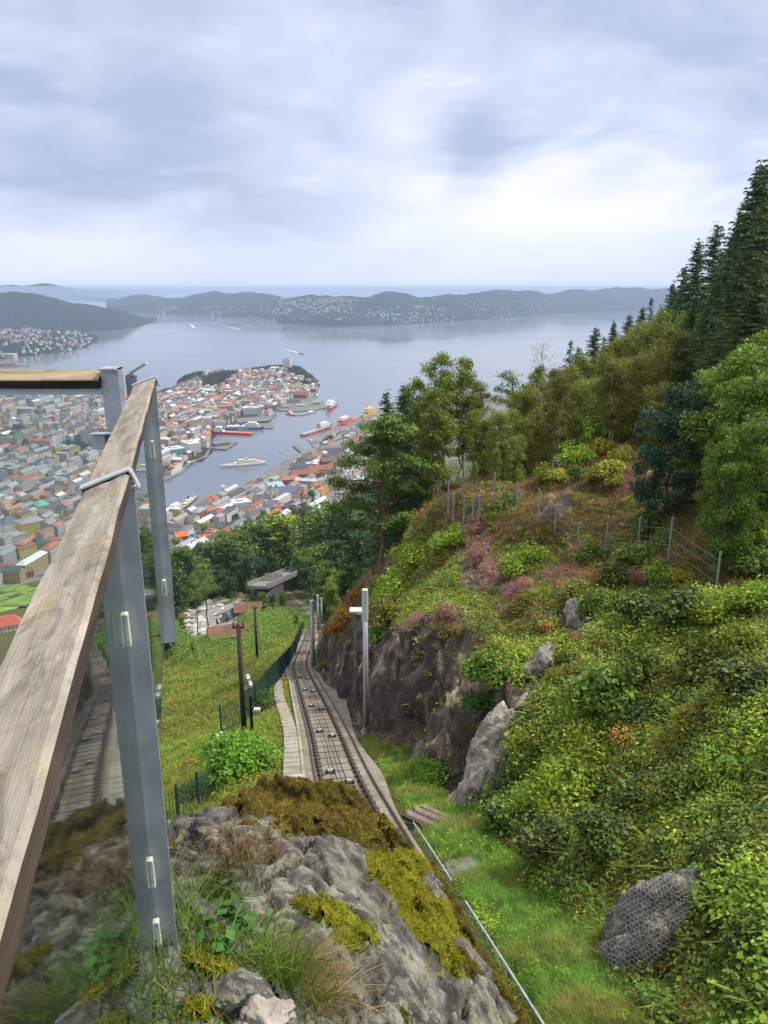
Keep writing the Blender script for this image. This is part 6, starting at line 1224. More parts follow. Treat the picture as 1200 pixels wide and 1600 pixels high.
hero(352,644,34,18,13,10,'pinkish','orange tiled','hip',4,'long pinkish building under a bright orange roof, middle of the peninsula',11,4)
hero(335,630,40,16,9,10,'white','orange tiled','hip',4,'white terrace with orange roof above the pinkish orange-roofed building',12,3)
hero(302,622,24,16,16,12,'pinkish','pale grey','flat',0,'pale pink block below the wooded hill on the peninsula',8,4)
hero(470,612,14,12,12,0,'yellow','grey','hip',2,'small yellow building near the peninsula tip',4,3)
hero(489,613,18,14,10,0,'brick red','orange tiled','gable',3,'rust-red warehouse at the very tip of the peninsula',5,3)
hero(402,662,58,14,6,8,'dark grey','blue-grey','gable',1.5,'long dark quay shed below the white harbour block',0,0,'shed')
hero(348,697,34,18,6,24,'dark grey','blue-grey','gable',1.5,'dark shed on the jetty below the red ship',0,0,'shed')
hero(519,712,44,16,15,10,'pale grey','blue-grey','hip',4,'long stone building with a blue-grey roof behind the jetty',15,4)
hero(478,748,52,16,8,14,'brick red','red tiled','hip',6,'long building with a big red hipped roof near the quay',12,2)
hero(505,742,46,16,10,14,'pinkish','red tiled','gable',6,'pinkish building with dormered red roof below the blue-grey roofed one',12,3)
hero(455,757,36,14,8,14,'brick red','orange tiled','hip',5,'low red-orange roofed hall left of the long red-roofed building',9,2)
hero(515,728,30,14,9,12,'brick red','brown','gable',6,'building with a dark brown roof behind the red-roofed ones',8,2)
hero(434,770,24,34,10,18,'white',(.25,.36,.50),'gable',4,'building with a ribbed pale blue roof near the quay',5,2)
hero(452,778,28,22,9,18,'cream',(.09,.10,.19),'gable',6,'house with a large dark blue roof below the pale blue ribbed one',6,2)
hero(380,798,26,24,12,16,'white','pale grey','flat',0,'white office block with rows of windows above the dark wooden houses',9,4)
hero(412,790,22,18,11,16,'pinkish','dark slate','gable',4,'pinkish house with a steep dark roof between the white block and the church',6,3)
hero(330,808,22,14,9,16,'pale grey','orange tiled','hip',5,'grey hall with a bright orange roof by the near quay',7,2)
hero(334,832,34,12,7,14,'pale grey','dark slate','gable',5,'long house with a dark slate roof behind the orange-roofed pair',8,2)
hero(368,838,14,12,9,14,'yellow','grey','gable',4,'small pale yellow house at the edge of the wood',4,2)
hero(383,842,13,12,9,14,'white','blue-grey','gable',4,'small white house with blue-grey roof at the edge of the wood',4,2)
hero(285,845,16,12,6,10,'brick red',(.55,.14,.05),'gable',5,'house with a vivid orange roof just right of the far railing post',4,2)
hero(322,850,16,12,6,10,'brick red',(.52,.12,.05),'gable',5,'house with a vivid orange roof beside the blue pool',4,2)
hero(55,838,30,24,19,20,'yellow','grey','hip',4,'big yellow stone block with arcaded corner in the left town',11,5)
hero(21,834,22,22,15,20,'white',(.09,.12,.18),'hip',6,'white building with dark blue mansard roof left of the yellow block',8,4)
hero(-8,818,20,24,16,20,'pinkish','red tiled','hip',4,'pinkish block at the left picture edge',7,5)
hero(72,808,18,22,17,20,'cream',(.12,.35,.30),'hip',5,'cream block with a green copper roof behind the yellow block',6,4)
hero(46,870,22,10,12,28,'yellow','brown','gable',3,'narrow yellow gable block in the left foreground of the town',7,3)
hero(8,878,38,22,12,24,(.16,.11,.10),'grey','flat',0,'dark brown long block at the left edge of the town',12,4)
hero(60,884,18,14,9,24,'dark grey',(.10,.13,.18),'hip',3,'low block with a dark blue-grey roof below the yellow gable block',5,2)
hero(12,896,18,12,7,18,'white','red tiled','gable',4,'white house with a red roof above the green lawn',5,2)
hero(45,903,12,10,7,18,'brick red','brown','gable',4,'dark red house at the edge of the lawn',4,2)
hero(100,722,24,22,15,20,'yellow','grey','flat',0,'bright yellow office block in the middle of the left town',8,4)
hero(18,850,40,20,9,24,'pale grey','grey','hip',4,'long grey stone hall with pillars below the blue-roofed white building',12,2)
# church with two square towers
def towers(px, py, lab):
    r_ = hero(px, py, 12, 26, 9, 20, 'pale grey', 'grey', 'gable', 5, lab, 4, 1, 'church', 'church')
    for x_ in (-4.2,4.2):
        b = MB(); b.box((x_,-14,9), (4.6,4.6,26)); V = [(x_-2.4,-16.4,22),(x_+2.4,-16.4,22),(x_+2.4,-11.6,22),(x_-2.4,-11.6,22),(x_,-14,28)]; b.build('tower', simple('tower_stone', (.45,.42,.36), .8, 0, .2, .3), r_)
        b = MB(); b.add(V, [(0,1,4),(1,2,4),(2,3,4),(3,0,4),(3,2,1,0)]); b.build('spire', simple('spire_roof', (.12,.13,.13), .6), r_)
towers(428, 784, 'pale church with two square towers at the edge of the wood')
# procedural rows
cand = []; rh_ = np.random.default_rng(2024)
for zk, (P, a_, b_, hr, wn_, wp, rn_, rp) in ZONES.items():
    an = zang[zk]; e1_ = np.array([cos(an), sin(an)]); e2_ = np.array([-sin(an), cos(an)]); c0 = P.mean(0); ext = np.abs((P-c0)@np.stack([e1_, e2_], 1)).max(0)
    vv = -ext[1]; row = 0
    while vv < ext[1]:
        uu = -ext[0]+rh_.uniform(0, 10); bend_ = 0
        while uu < ext[0]:
            w = a_*(rh_.uniform(.6,1.5) if rh_.random() < .6 else rh_.uniform(1.5,2.6)); d = b_*rh_.uniform(.8,1.15)
            q = c0+e1_*(uu+w/2)+e2_*(vv+rh_.normal(0,1.0)+12*math.sin(uu/170+row*.05)); uu += w*rh_.choice([1.0,1.0,1.03,1.25],p=[.4,.2,.2,.2])
            if rh_.random() < .07: uu += 12
            if not inpoly(q[0], q[1], P)[0]: continue
            if sdist(np.array([q[0]]), np.array([q[1]]), LANDP)[0] > -9: continue
            if any(((q[0]-hx)/pr)**2+((q[1]-hy)/pr2)**2 < 1 for hx, hy, pr, pr2 in PARKW): continue
            if any((q[0]-hx)**2+(q[1]-hy)**2 < (hr_+7)**2 for hx, hy, hr_ in HERO): continue
            if H(np.array([q[0]]), np.array([q[1]]), False)[0] > ZQ+6: continue
            z0 = float(CG(q[0], q[1]).ravel()[0]); h = rh_.uniform(*hr); wk = rh_.choice(len(wn_), p=np.array(wp)/sum(wp)); rk_ = rh_.choice(len(rn_), p=np.array(rp)/sum(rp))
            kd = rh_.choice(['gable','hip','flat'], p=[.62,.26,.12] if zk != 'L' else [.5,.34,.16]); rc = np.array(RC_[rn_[rk_]])*rh_.uniform(.8,1.2); wc = np.array(WC[wn_[wk]])*rh_.uniform(.8,1.08)
            a2, b2, dd_ = proj(np.array([[q[0], q[1], z0+h/2]])); sz = w/dd_[0]
            xl = np.interp(b2[0], [597,760,1010], [192,118,0]); xr = np.interp(b2[0], [585,740,900], [247,300,310])
            vis = (b2[0] < 600) or not (xl < a2[0] < xr); vis = vis and -5 < a2[0] < 560
            cand.append((sz*(1 if vis else 0)*(1.0 if a2[0] < 560 else .5), q, z0, w, d, h, an+rh_.normal(0,.03)+(pi/2 if rh_.random() < .18 else 0), wn_[wk], wc, rn_[rk_] if kd != 'flat' else rn_[rk_], rc, kd, rh_.uniform(2.2,4.6)*(d/13), a2[0], b2[0], zk))
        vv += b_*(1.12 if row%2 == 0 else 2.0); row += 1
cand.sort(key=lambda c: -c[0])
NI = 300-len(HERO)-14
SW, SR = HB(), HB(); zn = {'L':'buildings of the left town','N':'houses on the peninsula','B':'houses by the near quay'}
for i, (sz, q, z0, w, d, h, an, wl, wc, rl_, rc, kd, rh2, a2, b2, zk) in enumerate(cand):
    if i < NI:
        W_, R_ = HB(), HB(); house_geo(W_, R_, 0, 0, 0, w, d, h, 0, tuple(wc), tuple(rc), kd, rh2); o = empty('house', (q[0], q[1], z0), an, None, 'house', zn[zk]); W_.build('wall', M_WALL, o); R_.build('roof', M_ROOF, o)
        auto(o, '%s house with a %s roof' % (wl, rl_) if kd != 'flat' else '%s block with a flat %s roof' % (wl, rl_.replace(' tiled','').replace('slate','grey').replace('dark dark','dark')), float(a2), float(b2))
    else: house_geo(SW, SR, q[0], q[1], z0, w, d, h, an, tuple(wc), tuple(rc), kd, rh2)
n1_ = SW.n; V_ = SW.v+SR.v; F_ = SW.f+[tuple(i+n1_ for i in f) for f in SR.f]
o = mk('distant_houses', V_, F_, [M_WALL, M_ROOF], mi=[0]*len(SW.f)+[1]*len(SR.f), uv=SW.uv+SR.uv, col=np.array(SW.c+SR.c)); tag(o, 'packed roofs of the farther streets of the town', None, None, 'stuff')
print('HOUSES', len(cand), 'hero', len(HERO))
# small houses scattered on the far shores
def scatter_houses(name, fn, n, seed, smin, smax, lab):
    r = np.random.default_rng(seed); A, B_ = HB(), HB(); k = 0; t_ = 0
    while k < n and t_ < n*30:
        t_ += 1; q = fn(r)
        if q is None: continue
        k += 1; w = r.uniform(smin, smax); wl = r.choice(['white','white','white','cream','pale grey','pinkish']); rc = r.choice(['dark slate','grey','brown','red tiled','grey']); house_geo(A, B_, q[0], q[1], q[2]-2, w, w*.7, w*.45+2, r.uniform(0,3.1), tuple(np.array(WC[wl])*1.15), RC_[rc], 'gable', w*.2)
    n1_ = A.n; o = mk(name, A.v+B_.v, A.f+[tuple(i+n1_ for i in f) for f in B_.f], [M_WALL, M_ROOF], mi=[0]*len(A.f)+[1]*len(B_.f), uv=A.uv+B_.uv, col=np.array(A.c+B_.c)); tag(o, lab, None, None, 'stuff')
def on_far(k, boxes):
    V, nx_, nd = FAR[k]; pa, pb, _ = proj(V)
    def f(r):
        bx = boxes[r.choice(len(boxes), p=[b_[4] for b_ in boxes])]; i = r.integers(len(V)); 
        for _q in range(12):
            if bx[0] < pa[i] < bx[2] and bx[1] < pb[i] < bx[3]: break
            i = r.integers(len(V))
        else: return None
        if i%nd > nd*.62 or V[i,2] < SEA+4 or vnoise(V[i:i+1,0]/260, V[i:i+1,1]/260, s=77)[0] < r.uniform(-.5,.35): return None
        return V[i]+np.array([r.normal(0,22), r.normal(0,30), 0])
    return f
scatter_houses('island_houses', on_far(0, [(430,466,560,500,.45),(240,478,430,500,.2),(560,478,700,503,.2),(700,470,860,497,.15)]), 1150, 5, 9, 16, 'tiny pale houses across the far island hills')
scatter_houses('suburb_houses', on_far(2, [(-40,514,60,556,.7),(60,518,140,548,.3)]), 330, 6, 9, 17, 'pale houses between trees on the far left shore')
for (px, py, w, d, h, wl, rf_, lab) in ((495,500,190,60,16,'white','pale grey','long white harbour hall on the far island shore'),(98,523,120,40,12,'white','pale grey','long white hall on the far left shore'),(8,559,70,40,14,'cream','pale grey','pale dockside hall at the far left edge'),(88,543,90,25,10,'cream','grey','pale warehouse row along the far left shore')):
    g = gp(px, py); root = empty('hall', (g[0], g[1]+30, SEA+3), 0, lab, 'hall'); A, B_ = HB(), HB(); house_geo(A, B_, 0, 0, 0, w, d, h, 0, WC[wl], RC_[rf_], 'flat', 3); A.build('wall', M_WALL, root); B_.build('roof', M_ROOF, root)
g = gp(8,571); b = MB(); b.box((g[0],g[1],SEA+4), (110,30,10)); b.box((g[0]+40,g[1]-10,SEA+1.5), (130,16,4)); 
dk_ = empty('dry_dock', (0,0,0), 0, 'orange floating dock at the far left edge', 'dock'); b2_ = MB(); b2_.box((g[0],g[1],SEA+6), (90,6,14)); b2_.box((g[0],g[1]+26,SEA+6), (90,6,14)); b2_.build('side_wall', simple('dock_orange', (.55,.20,.07), .6, 0, .2, .05), dk_); b.build('pontoon', simple('dock_grey', (.2,.22,.25), .6, 0, .2, .05), dk_)
# lawn and red-roofed house at the left
def drape(name, pts, mat, dz=.25, n=26, src='terrain'):
    P = np.array(pts, float); x0, y0 = P.min(0); x1, y1 = P.max(0); X, Y = np.meshgrid(np.linspace(x0,x1,n), np.linspace(y0,y1,n)); Z = H(X.ravel(), Y.ravel())+dz; ins = sdist(X.ravel(), Y.ravel(), P) < 0
    i_ = np.arange(n*n).reshape(n,n); F = np.stack([i_[:-1,:-1], i_[:-1,1:], i_[1:,1:], i_[1:,:-1]], 2).reshape(-1,4); F = F[ins[F].all(1)]; o = mk(name, np.stack([X.ravel(), Y.ravel(), Z], 1), F, mat, smooth=True); tag(o, kind='structure'); return o
lw = [hit(a, b_)[:2] for a, b_ in ((-60,910),(40,912),(75,920),(60,945),(0,960),(-60,960))]; drape('lawn', lw, simple('lawn_green', (.14,.22,.035), .9, 0, .25, .08, 0), .5)
g = hit(14, 985); rr_ = empty('house', (g[0],g[1],gz(g[0],g[1])-1), .5, 'big red-tiled roof of a house below the lawn, left edge', 'house'); A, B_ = HB(), HB(); house_geo(A, B_, 0, 0, 0, 22, 14, 8, 0, WC['cream'], (.36,.10,.06), 'hip', 7); A.build('wall', M_WALL, rr_); B_.build('roof', M_ROOF, rr_)
# ---- yard with pale stones, brown roofed sheds, road bridge
yp_ = [hit(a, b_)[:2] for a, b_ in ((282,985),(288,958),(310,944),(345,938),(380,930),(392,944),(378,968),(345,990),(310,1006))]; drape('yard', yp_, simple('pale_yard', (.19,.185,.18), .85, 0, .35, .6, .3), .25, 30)
stn = None; rq = np.random.default_rng(8)
for k in range(46):
    a, b_ = rq.uniform(286,352), rq.uniform(944,1000)
    if (b_-944) > (352-a)*.9+20 or b_ > 1004-(a-286)*.25: continue
    p = hit(a, b_); r_ = rq.uniform(.5,1.25)
    if stn is None: stn = boulder('stone_block', p, (1,.8,.6), 77, simple('white_stone', (.36,.355,.35), .8, 0, .2, 1.5, .3), 'pale stone block in the heap on the light yard', 'stone', 'pale stone blocks heaped on the yard', 2, rough=.4); o = stn
    else: o = stn.copy(); COL.objects.link(o)
    o.location = p; o.scale = (r_*1.6, r_*1.1, r_); o.rotation_euler = (rq.uniform(-.3,.3), rq.uniform(-.3,.3), rq.uniform(0,6))
def shed(px, py, w, d, h, rz, rc, rh2, wl, lab):
    g = hit(px, py); r_ = empty('shed', (g[0],g[1],g[2]), rz, lab, 'shed'); A, B_ = HB(), HB(); house_geo(A, B_, 0, 0, 0, w, d, h, 0, wl, rc, 'gable', rh2); A.uv = [(0,0)]*len(A.uv); A.build('wall', M_WALL, r_); B_.build('roof', M_ROOF, r_)
shed(357,1003,6,4,2.2,.35,(.17,.085,.06),1.1,(.30,.22,.20),'low shed with a rusty brown roof in front of the pale yard')
shed(388,960,6.5,5,2.2,.2,(.15,.075,.055),1.2,(.2,.14,.11),'larger brown-roofed shed behind the pale yard')
shed(366,965,6,3,1.8,1.1,(.07,.085,.13),.8,(.25,.25,.27),'shed with a dark blue roof beside the pale yard')
A_ = hit(405, 928); B_ = np.array(at(470, 889, 335)); A_ = at(402, 918, 262)
br = empty('road_bridge', (A_+B_)/2, 0, 'grey concrete road bridge crossing over the track at the bend', 'bridge'); c_ = (A_+B_)/2; dv = B_-A_; L_ = np.linalg.norm(dv); dvu = dv/L_; sdv = unit(np.cross(dvu, [0,0,1.])); Rm = np.stack([dvu, sdv, np.cross(sdv, dvu)*1.0], 1)
if Rm[2,2] < 0: Rm[:,2] *= -1
b = MB(); b.box((0,0,0), (L_, 7, 1.0), R=Rm); b.build('deck', conc_mat('bridge_concrete', (.12,.125,.13), (.20,.205,.215), .4), br)
for s_ in (-1,1): b = MB(); b.box(sdv*3.4*s_+np.array([0,0,1.1]), (L_, .3, 1.2), R=Rm); b.build('parapet', conc_mat('parapet', (.15,.155,.165), (.25,.26,.28), .5), br)
for (f_, w2_) in ((-.33,.32),(.36,.26)): b = MB(); b.box(dvu*L_*f_+np.array([0,0,-5.2]), (L_*w2_, 6.2, 9.5), R=np.stack([unit(dvu*np.array([1,1,0])), unit(sdv), np.array([0,0,1.])], 1)); b.build('abutment', simple('pier_dark', (.07,.065,.065), .9, 0, .3, .5), br)
road = [hit(a, b_) for a, b_ in ((462,893),(480,885),(470,872),(440,872))]
drape('road', [p_[:2] for p_ in [hit(a, b_) for a, b_ in ((428,905),(432,893),(450,878),(470,868),(492,862),(500,868),(478,880),(470,893),(455,900))]], simple('road_grey', (.17,.17,.18), .9, 0, .2, .4, 0), .8, 30)
# ---- ships
def hullmesh(L, B, D, bowr=1.5, n=16, stern=.8):
    b = MB(); V = []; 
    for i in range(n):
        f = i/(n-1); hb = B/2*(stern+(1-stern)*min(1,f*5))*(1 if f < .62 else max(.02, 1-((f-.62)/.38)**2.1)); x = -L/2+L*f; zt = D*(1+ (bowr-1)*max(0,(f-.45)/.55)**2); fl = .72 if f < .7 else .72-.5*((f-.7)/.3)
        xt = x+ (D*.9*(f-.7)/.3*.5 if f > .7 else 0)
        V += [(x,-hb*fl,-1.2),(xt,-hb,zt*.5),(xt,-hb,zt),(xt,hb,zt),(xt,hb,zt*.5),(x,hb*fl,-1.2)]
    F = [(i*6+j, (i+1)*6+j, (i+1)*6+j+1, i*6+j+1) for i in range(n-1) for j in range(5)]+[(5,4,3,2,1,0), tuple((n-1)*6+j for j in range(6))]
    b.add(V, F); 
    for q, f in enumerate(b.f):
        if q%5 == 2 and q < (n-1)*5: b.m[q] = 1
    return b
PAINT = {}
def paint(n, c):
    if n not in PAINT: PAINT[n] = simple('paint_'+n, c, .4, 0, .12, .12, 0, .4)
    return PAINT[n]
HC = {'red':(.52,.045,.035),'orange':(.62,.12,.04),'blue':(.035,.12,.36),'white':(.74,.75,.76),'black':(.035,.04,.05),'yellow':(.62,.42,.06),'grey':(.28,.31,.34),'cream':(.62,.52,.36),'green':(.06,.16,.13)}
def ship(name, stern, bow, B, D, hull, blocks, lab, masts=(), cat='ship', group=None, bowr=1.5, deck='grey', z=SEA):
    s_, b_ = gp(*stern, SEA), gp(*bow, SEA); c = (s_+b_)/2; L = np.hypot(*(b_-s_)[:2]); rz = math.atan2(b_[1]-s_[1], b_[0]-s_[0]); root = empty(name, (c[0],c[1],SEA), rz, lab, cat, group)
    hullmesh(L, B, D, bowr).build('hull', [paint(hull, HC[hull]), paint('deck_'+deck, tuple(v*.8 for v in HC[deck]))], root)
    b = MB(); b.box((-L*.02,0,.25),(L*.9,B*1.005,.5)); 
    for (f0, f1, wf, z0, h_, col, nm) in blocks:
        bb = MB(); x0, x1 = -L/2+L*f0, -L/2+L*f1; bb.box(((x0+x1)/2,0,D+z0+h_/2), (x1-x0, B*wf, h_), tap=.94 if nm != 'funnel' else .85)
        if nm in ('superstructure','bridge'):
            for zz_ in np.arange(1.4, h_, 2.6): bb.box(((x0+x1)/2,0,D+z0+zz_), ((x1-x0)*.985, B*wf*1.003, .7), mi=1, tap=.985)
        bb.build(nm, [paint(col, HC[col]), M_WIN], root)
    for (f, h_, r_) in masts:
        bb = MB(); x = -L/2+L*f; bb.tube([(x,0,D),(x,0,D+h_)], [r_,r_*.6], 6); bb.box((x,0,D+h_*.6), (r_*2,B*.45,r_*2)); bb.build('mast', paint('white', HC['white']), root)
    return root
ship('supply_ship',(394,680),(331,677),15,5,'red',[(.05,.66,.8,.02,.8,'orange','cargo_deck'),(.70,.92,.86,0,7,'white','superstructure'),(.74,.88,.7,7,4,'white','bridge'),(.68,.72,.3,7,5,'orange','funnel')],'long red supply ship with white bridge at its left end, moored at the quay',((.8,16,.4),),bowr=1.7)
ship('offshore_ship',(351,671),(411,671),15,5,'blue',[(.05,.55,.85,0,4,'white','superstructure'),(.55,.9,.85,0,8,'white','superstructure'),(.62,.84,.7,8,4,'white','bridge'),(.4,.46,.3,4,7,'blue','funnel')],'blue-hulled ship with white superstructure behind the red supply ship',((.72,15,.4),(.3,11,.4)),bowr=1.5)
ship('royal_yacht',(414,724),(346,731),12,4.5,'white',[(.12,.72,.72,0,2.6,'white','superstructure'),(.2,.66,.6,2.6,2.4,'cream','superstructure'),(.48,.62,.5,5,2.4,'white','bridge'),(.40,.46,.25,5,5,'cream','funnel')],'long white motor yacht with cream upper decks anchored in mid harbour',((.25,20,.25),(.68,22,.25)),bowr=1.35,deck='cream')
bpy.data.objects['royal_yacht'].name = 'motor_yacht'
ship('supply_ship',(472,682),(518,668),15,5,'red',[(.04,.5,.75,.02,.9,'grey','cargo_deck'),(.55,.88,.86,0,8,'white','superstructure'),(.6,.82,.7,8,4.5,'white','bridge'),(.52,.56,.3,8,4,'red','funnel')],'red supply ship with a tall white bridge behind the tall ship masts',((.7,15,.4),(.66,17,.3)),bowr=2.0)
ship('supply_ship',(558,655),(528,668),15,6,'orange',[(.45,.9,.86,0,8,'orange','superstructure'),(.55,.85,.75,8,5,'white','bridge'),(.2,.4,.7,0,3,'orange','cargo_deck')],'orange-red ship with white and orange upper works at the far right quay',((.7,18,.4),),bowr=1.8)
ship('supply_ship',(524,632),(511,643),17,7,'red',[(.35,.88,.86,0,9,'white','superstructure'),(.45,.8,.75,9,5,'white','bridge')],'red and white ship seen bow-on off the peninsula quay',((.6,20,.5),),bowr=1.9)
ship('cargo_ship',(592,640),(568,655),15,6,'yellow',[(.4,.85,.85,0,9,'yellow','superstructure'),(.5,.8,.7,9,5,'yellow','bridge')],'yellow ship half hidden behind the dark tree top',((.6,14,.5),),bowr=1.7)
ship('tug',(463,650),(447,647),8,3,'red',[(.4,.75,.7,0,4,'white','superstructure'),(.45,.68,.6,4,2.5,'white','bridge')],'small red boat off the peninsula quay',((.6,6,.2),),'boat','small boats in the harbour')
ship('workboat',(492,644),(466,650),10,2.5,'grey',[(.15,.4,.7,0,3,'white','superstructure')],'long grey workboat beside the small red boat',(),'boat','small boats in the harbour')
ship('tall_ship',(500,699),(482,687),8,3,'white',[(.2,.6,.6,0,1.6,'cream','superstructure')],'white sailing ship with three tall bare masts by the jetty',((.2,36,.35),(.5,46,.4),(.8,46,.4)),'sailing ship')
ship('motorboat',(289,726),(302,722),5.5,1.8,'white',[(.25,.65,.75,0,2,'white','superstructure')],'small white cabin boat by the red brick warehouse',(),'boat','small boats in the harbour')
ship('motorboat',(238,737),(222,735),5,1.8,'white',[(.3,.7,.75,0,2,'white','superstructure')],'white boat seen between the railing posts',(),'boat','small boats in the harbour')
ship('steamship',(283,797),(308,778),9,3.4,'black',[(.2,.7,.7,0,2.5,'cream','superstructure'),(.35,.6,.55,2.5,2.4,'white','bridge'),(.45,.5,.25,5,4,'black','funnel')],'old black-hulled steamship at the near quay',((.2,12,.2),(.75,13,.2)))
ship('ferry',(255,806),(284,790),9,3,'white',[(.1,.85,.8,0,3,'white','superstructure'),(.45,.8,.65,3,2.6,'white','bridge')],'white ferry moored left of the black steamship',((.6,7,.2),))
ship('ferry',(225,812),(262,800),8,2.5,'blue',[(.1,.85,.8,0,3,'white','superstructure')],'small blue and white ferry behind the far railing post',())
for k, (s_, b_, hc, lab) in enumerate([((466,722),(455,726),'white','white launch by the fish quay, nearest the yacht'),((476,714),(462,718),'blue','blue launch at the quay corner'),((505,713),(488,711),'white','white motor cruiser below the jetty'),((499,616),(493,622),'black','dark boat at the tip of the peninsula'),((352,760),(344,763),'white','tiny white boat near the near quay'),((441,706),(436,706),'white','tiny sailing boat in mid harbour')]):
    ship('motorboat', s_, b_, 5, 1.6, hc, [(.3,.65,.7,0,1.8,'white','superstructure')], lab, ((.5,9,.1),) if 'sailing' in lab else (), 'boat', 'small boats in the harbour')
ship('cruise_ferry',(375,514),(396,514),26,10,'white',[(.04,.9,.95,0,12,'white','superstructure'),(.1,.8,.85,12,6,'white','superstructure'),(.7,.85,.9,18,4,'white','bridge'),(.25,.34,.4,18,8,'red','funnel')],'large white ferry crossing the outer fjord',((.8,14,.6),),'ferry')
ship('speedboat',(303,511),(309,514),8,3,'white',[(.3,.6,.7,0,2.5,'white','superstructure')],'fast boat with a short white wake left of the large ferry',(),'boat')
ship('speedboat',(466,551),(474,553.5),7,3,'black',[(.3,.6,.7,0,2,'white','superstructure')],'dark speedboat trailing a long white wake in the open fjord',(),'boat')
M_FOAM = simple('wake_foam', (.72,.74,.78), .6, 0, .2, .05, 0)
def wake(a, b_, w0, w1, z):
    A, B2 = gp(*a, SEA), gp(*b_, SEA); d = unit((B2-A)[:2]); n_ = np.array([-d[1], d[0]]); V = []; m = 24; L = np.hypot(*(B2-A)[:2])
    for k in range(m+1):
        f = k/m; c = A[:2]+d*L*f; w = (w0*(1-f)+w1*f)*(.6+.4*abs(sin(k*2.1))); V += [(*(c-n_*w), SEA+z), (*(c+n_*w), SEA+z)]
    o = mk('wake', V, [(2*k,2*k+1,2*k+3,2*k+2) for k in range(m)], M_FOAM); tag(o, kind='structure')
wake((441,545),(467,551.5),1.5,7,.25); wake((297,506),(304,512),3,14,.25); wake((330,505),(375,514.5),2,9,.25)
# piers
def pier(pts, h, lab, mat=None):
    P = [gp(a, b_, SEA+h)[:2] for a, b_ in pts]; c = np.mean(P, 0); r_ = empty('pier', (c[0],c[1],SEA), 0, lab, 'pier'); b = MB(); b.prism([tuple(q-c) for q in P], -.4+h*.4, h); b.build('deck', M_QUAY if mat is None else mat, r_)
    b = MB()
    for q in P: b.tube([(*(q-c)*.96, -5), (*(q-c)*.96, h*.5)], .8, 6)
    for k_, q in enumerate(P):
        b = MB(); b.tube([(*((q-c)*.96), -5), (*((q-c)*.96), h*.5)], .8, 6); b.build('pile', M_TAR, r_)
pier([(457,696),(463,694),(488,711),(480,714)], 2.6, 'grey jetty reaching diagonally into the harbour'); pier([(366,664),(427,660),(427,668),(372,672)], 2.4, 'dark quay deck in front of the long shed'); pier([(427,650),(424,656),(372,660),(366,654)], 2.5, 'upper dark quay deck below the white harbour block')
pier([(326,700),(326,692),(352,684),(372,690),(352,702)], 2.6, 'dark wooden jetty below the red supply ship')
# crane
g = gp(47, 657); zb = float(CG(g[0], g[1]).ravel()[0]); v_ = (800-626)/1200; ht = g[1]*(v_*CT-ST)/(CT+v_*ST)-zb; kr = empty('tower_crane', (g[0],g[1],zb), 0, 'yellow harbour crane above the roofs at the left', 'crane'); M_CR = paint('crane_yellow', (.62,.42,.12))
def lattice(b, A, B2, w, n):
    A = np.array(A, float); B2 = np.array(B2, float); d = unit(B2-A); s_ = unit(np.cross(d, [0,1,0.01])); u = np.cross(s_, d); cs = [s_*w+u*w, s_*w-u*w, -s_*w-u*w, -s_*w+u*w]
    for c in cs: b.tube([A+c, B2+c], w*.16, 4)
    for k in range(n):
        p, q = A+(B2-A)*k/n, A+(B2-A)*(k+1)/n
        for j in range(4): b.tube([p+cs[j], q+cs[(j+1)%4]], w*.1, 3)
b = MB(); lattice(b, (0,0,0), (-4,0,ht), 1.5, 12); b.build('mast', M_CR, kr); b = MB(); lattice(b, (-4,0,ht*.95), (-22,0,ht*.99), 1.1, 8); b.build('jib', M_CR, kr); b = MB(); lattice(b, (-2,0,ht*.7), (17,0,0), 1.0, 12); b.build('back_stay', M_CR, kr); b = MB(); b.box((-3,0,ht*.97),(5,3,4)); b.build('cab', M_CR, kr); b = MB(); b.box((-20,0,ht*.9),(2.5,2.5,3)); b.tube([(-20,0,ht*.9),(-20,0,ht*.98)], .3, 4); b.build('hook', M_TAR, kr)
# blue pool between the orange roofs
g = gp(298, 836); b = MB(); b.prism([(g[0]-6,g[1]-3),(g[0]+5,g[1]-4),(g[0]+6,g[1]+6),(g[0]-5,g[1]+8)], ZQ, ZQ+2.2); o = b.build('canopy', simple('blue_canopy', (.08,.30,.62), .5)); tag(o, 'bright blue canopy between the vivid orange roofs', 'canopy')
# cars on the near quay and streets
cq = empty('car', (0,0,0), 0, None, 'car'); b = MB(); b.box((0,0,.6),(4.2,1.75,.75)); b.build('body', paint('car_white', (.6,.6,.62)), cq); b = MB(); b.box((-.2,0,1.22),(2.3,1.6,.55), tap=.8); b.build('cabin', M_WIN, cq)
for x_ in (-1.3,1.3):
    for y_ in (-.8,.8): b = MB(); b.tube([(x_,y_-.1,.32),(x_,y_+.1,.32)], .33, 8); b.build('wheel', M_BLACK, cq)
k = 0
for (a0, b0, a1, b1, n_) in ((300,800,440,735,16),(440,733,474,714,6),(250,815,300,802,6),(60,850,110,815,8)):
    for i in range(n_):
        f = (i+.5)/n_; g = gp(a0+(a1-a0)*f, b0+(b1-b0)*f+random.uniform(-1,1), ZQ); an = zang['B']+random.choice([0,0,1.57])
        o = cq if k == 0 else dup(cq, (0,0,0)); o.location = (g[0],g[1],ZQ+.05); o.rotation_euler = (0,0,an); o['group'] = 'cars along the quay'; o['category'] = 'car'; o['label'] = 'tiny pale car parked on the harbour quay or square'; k += 1
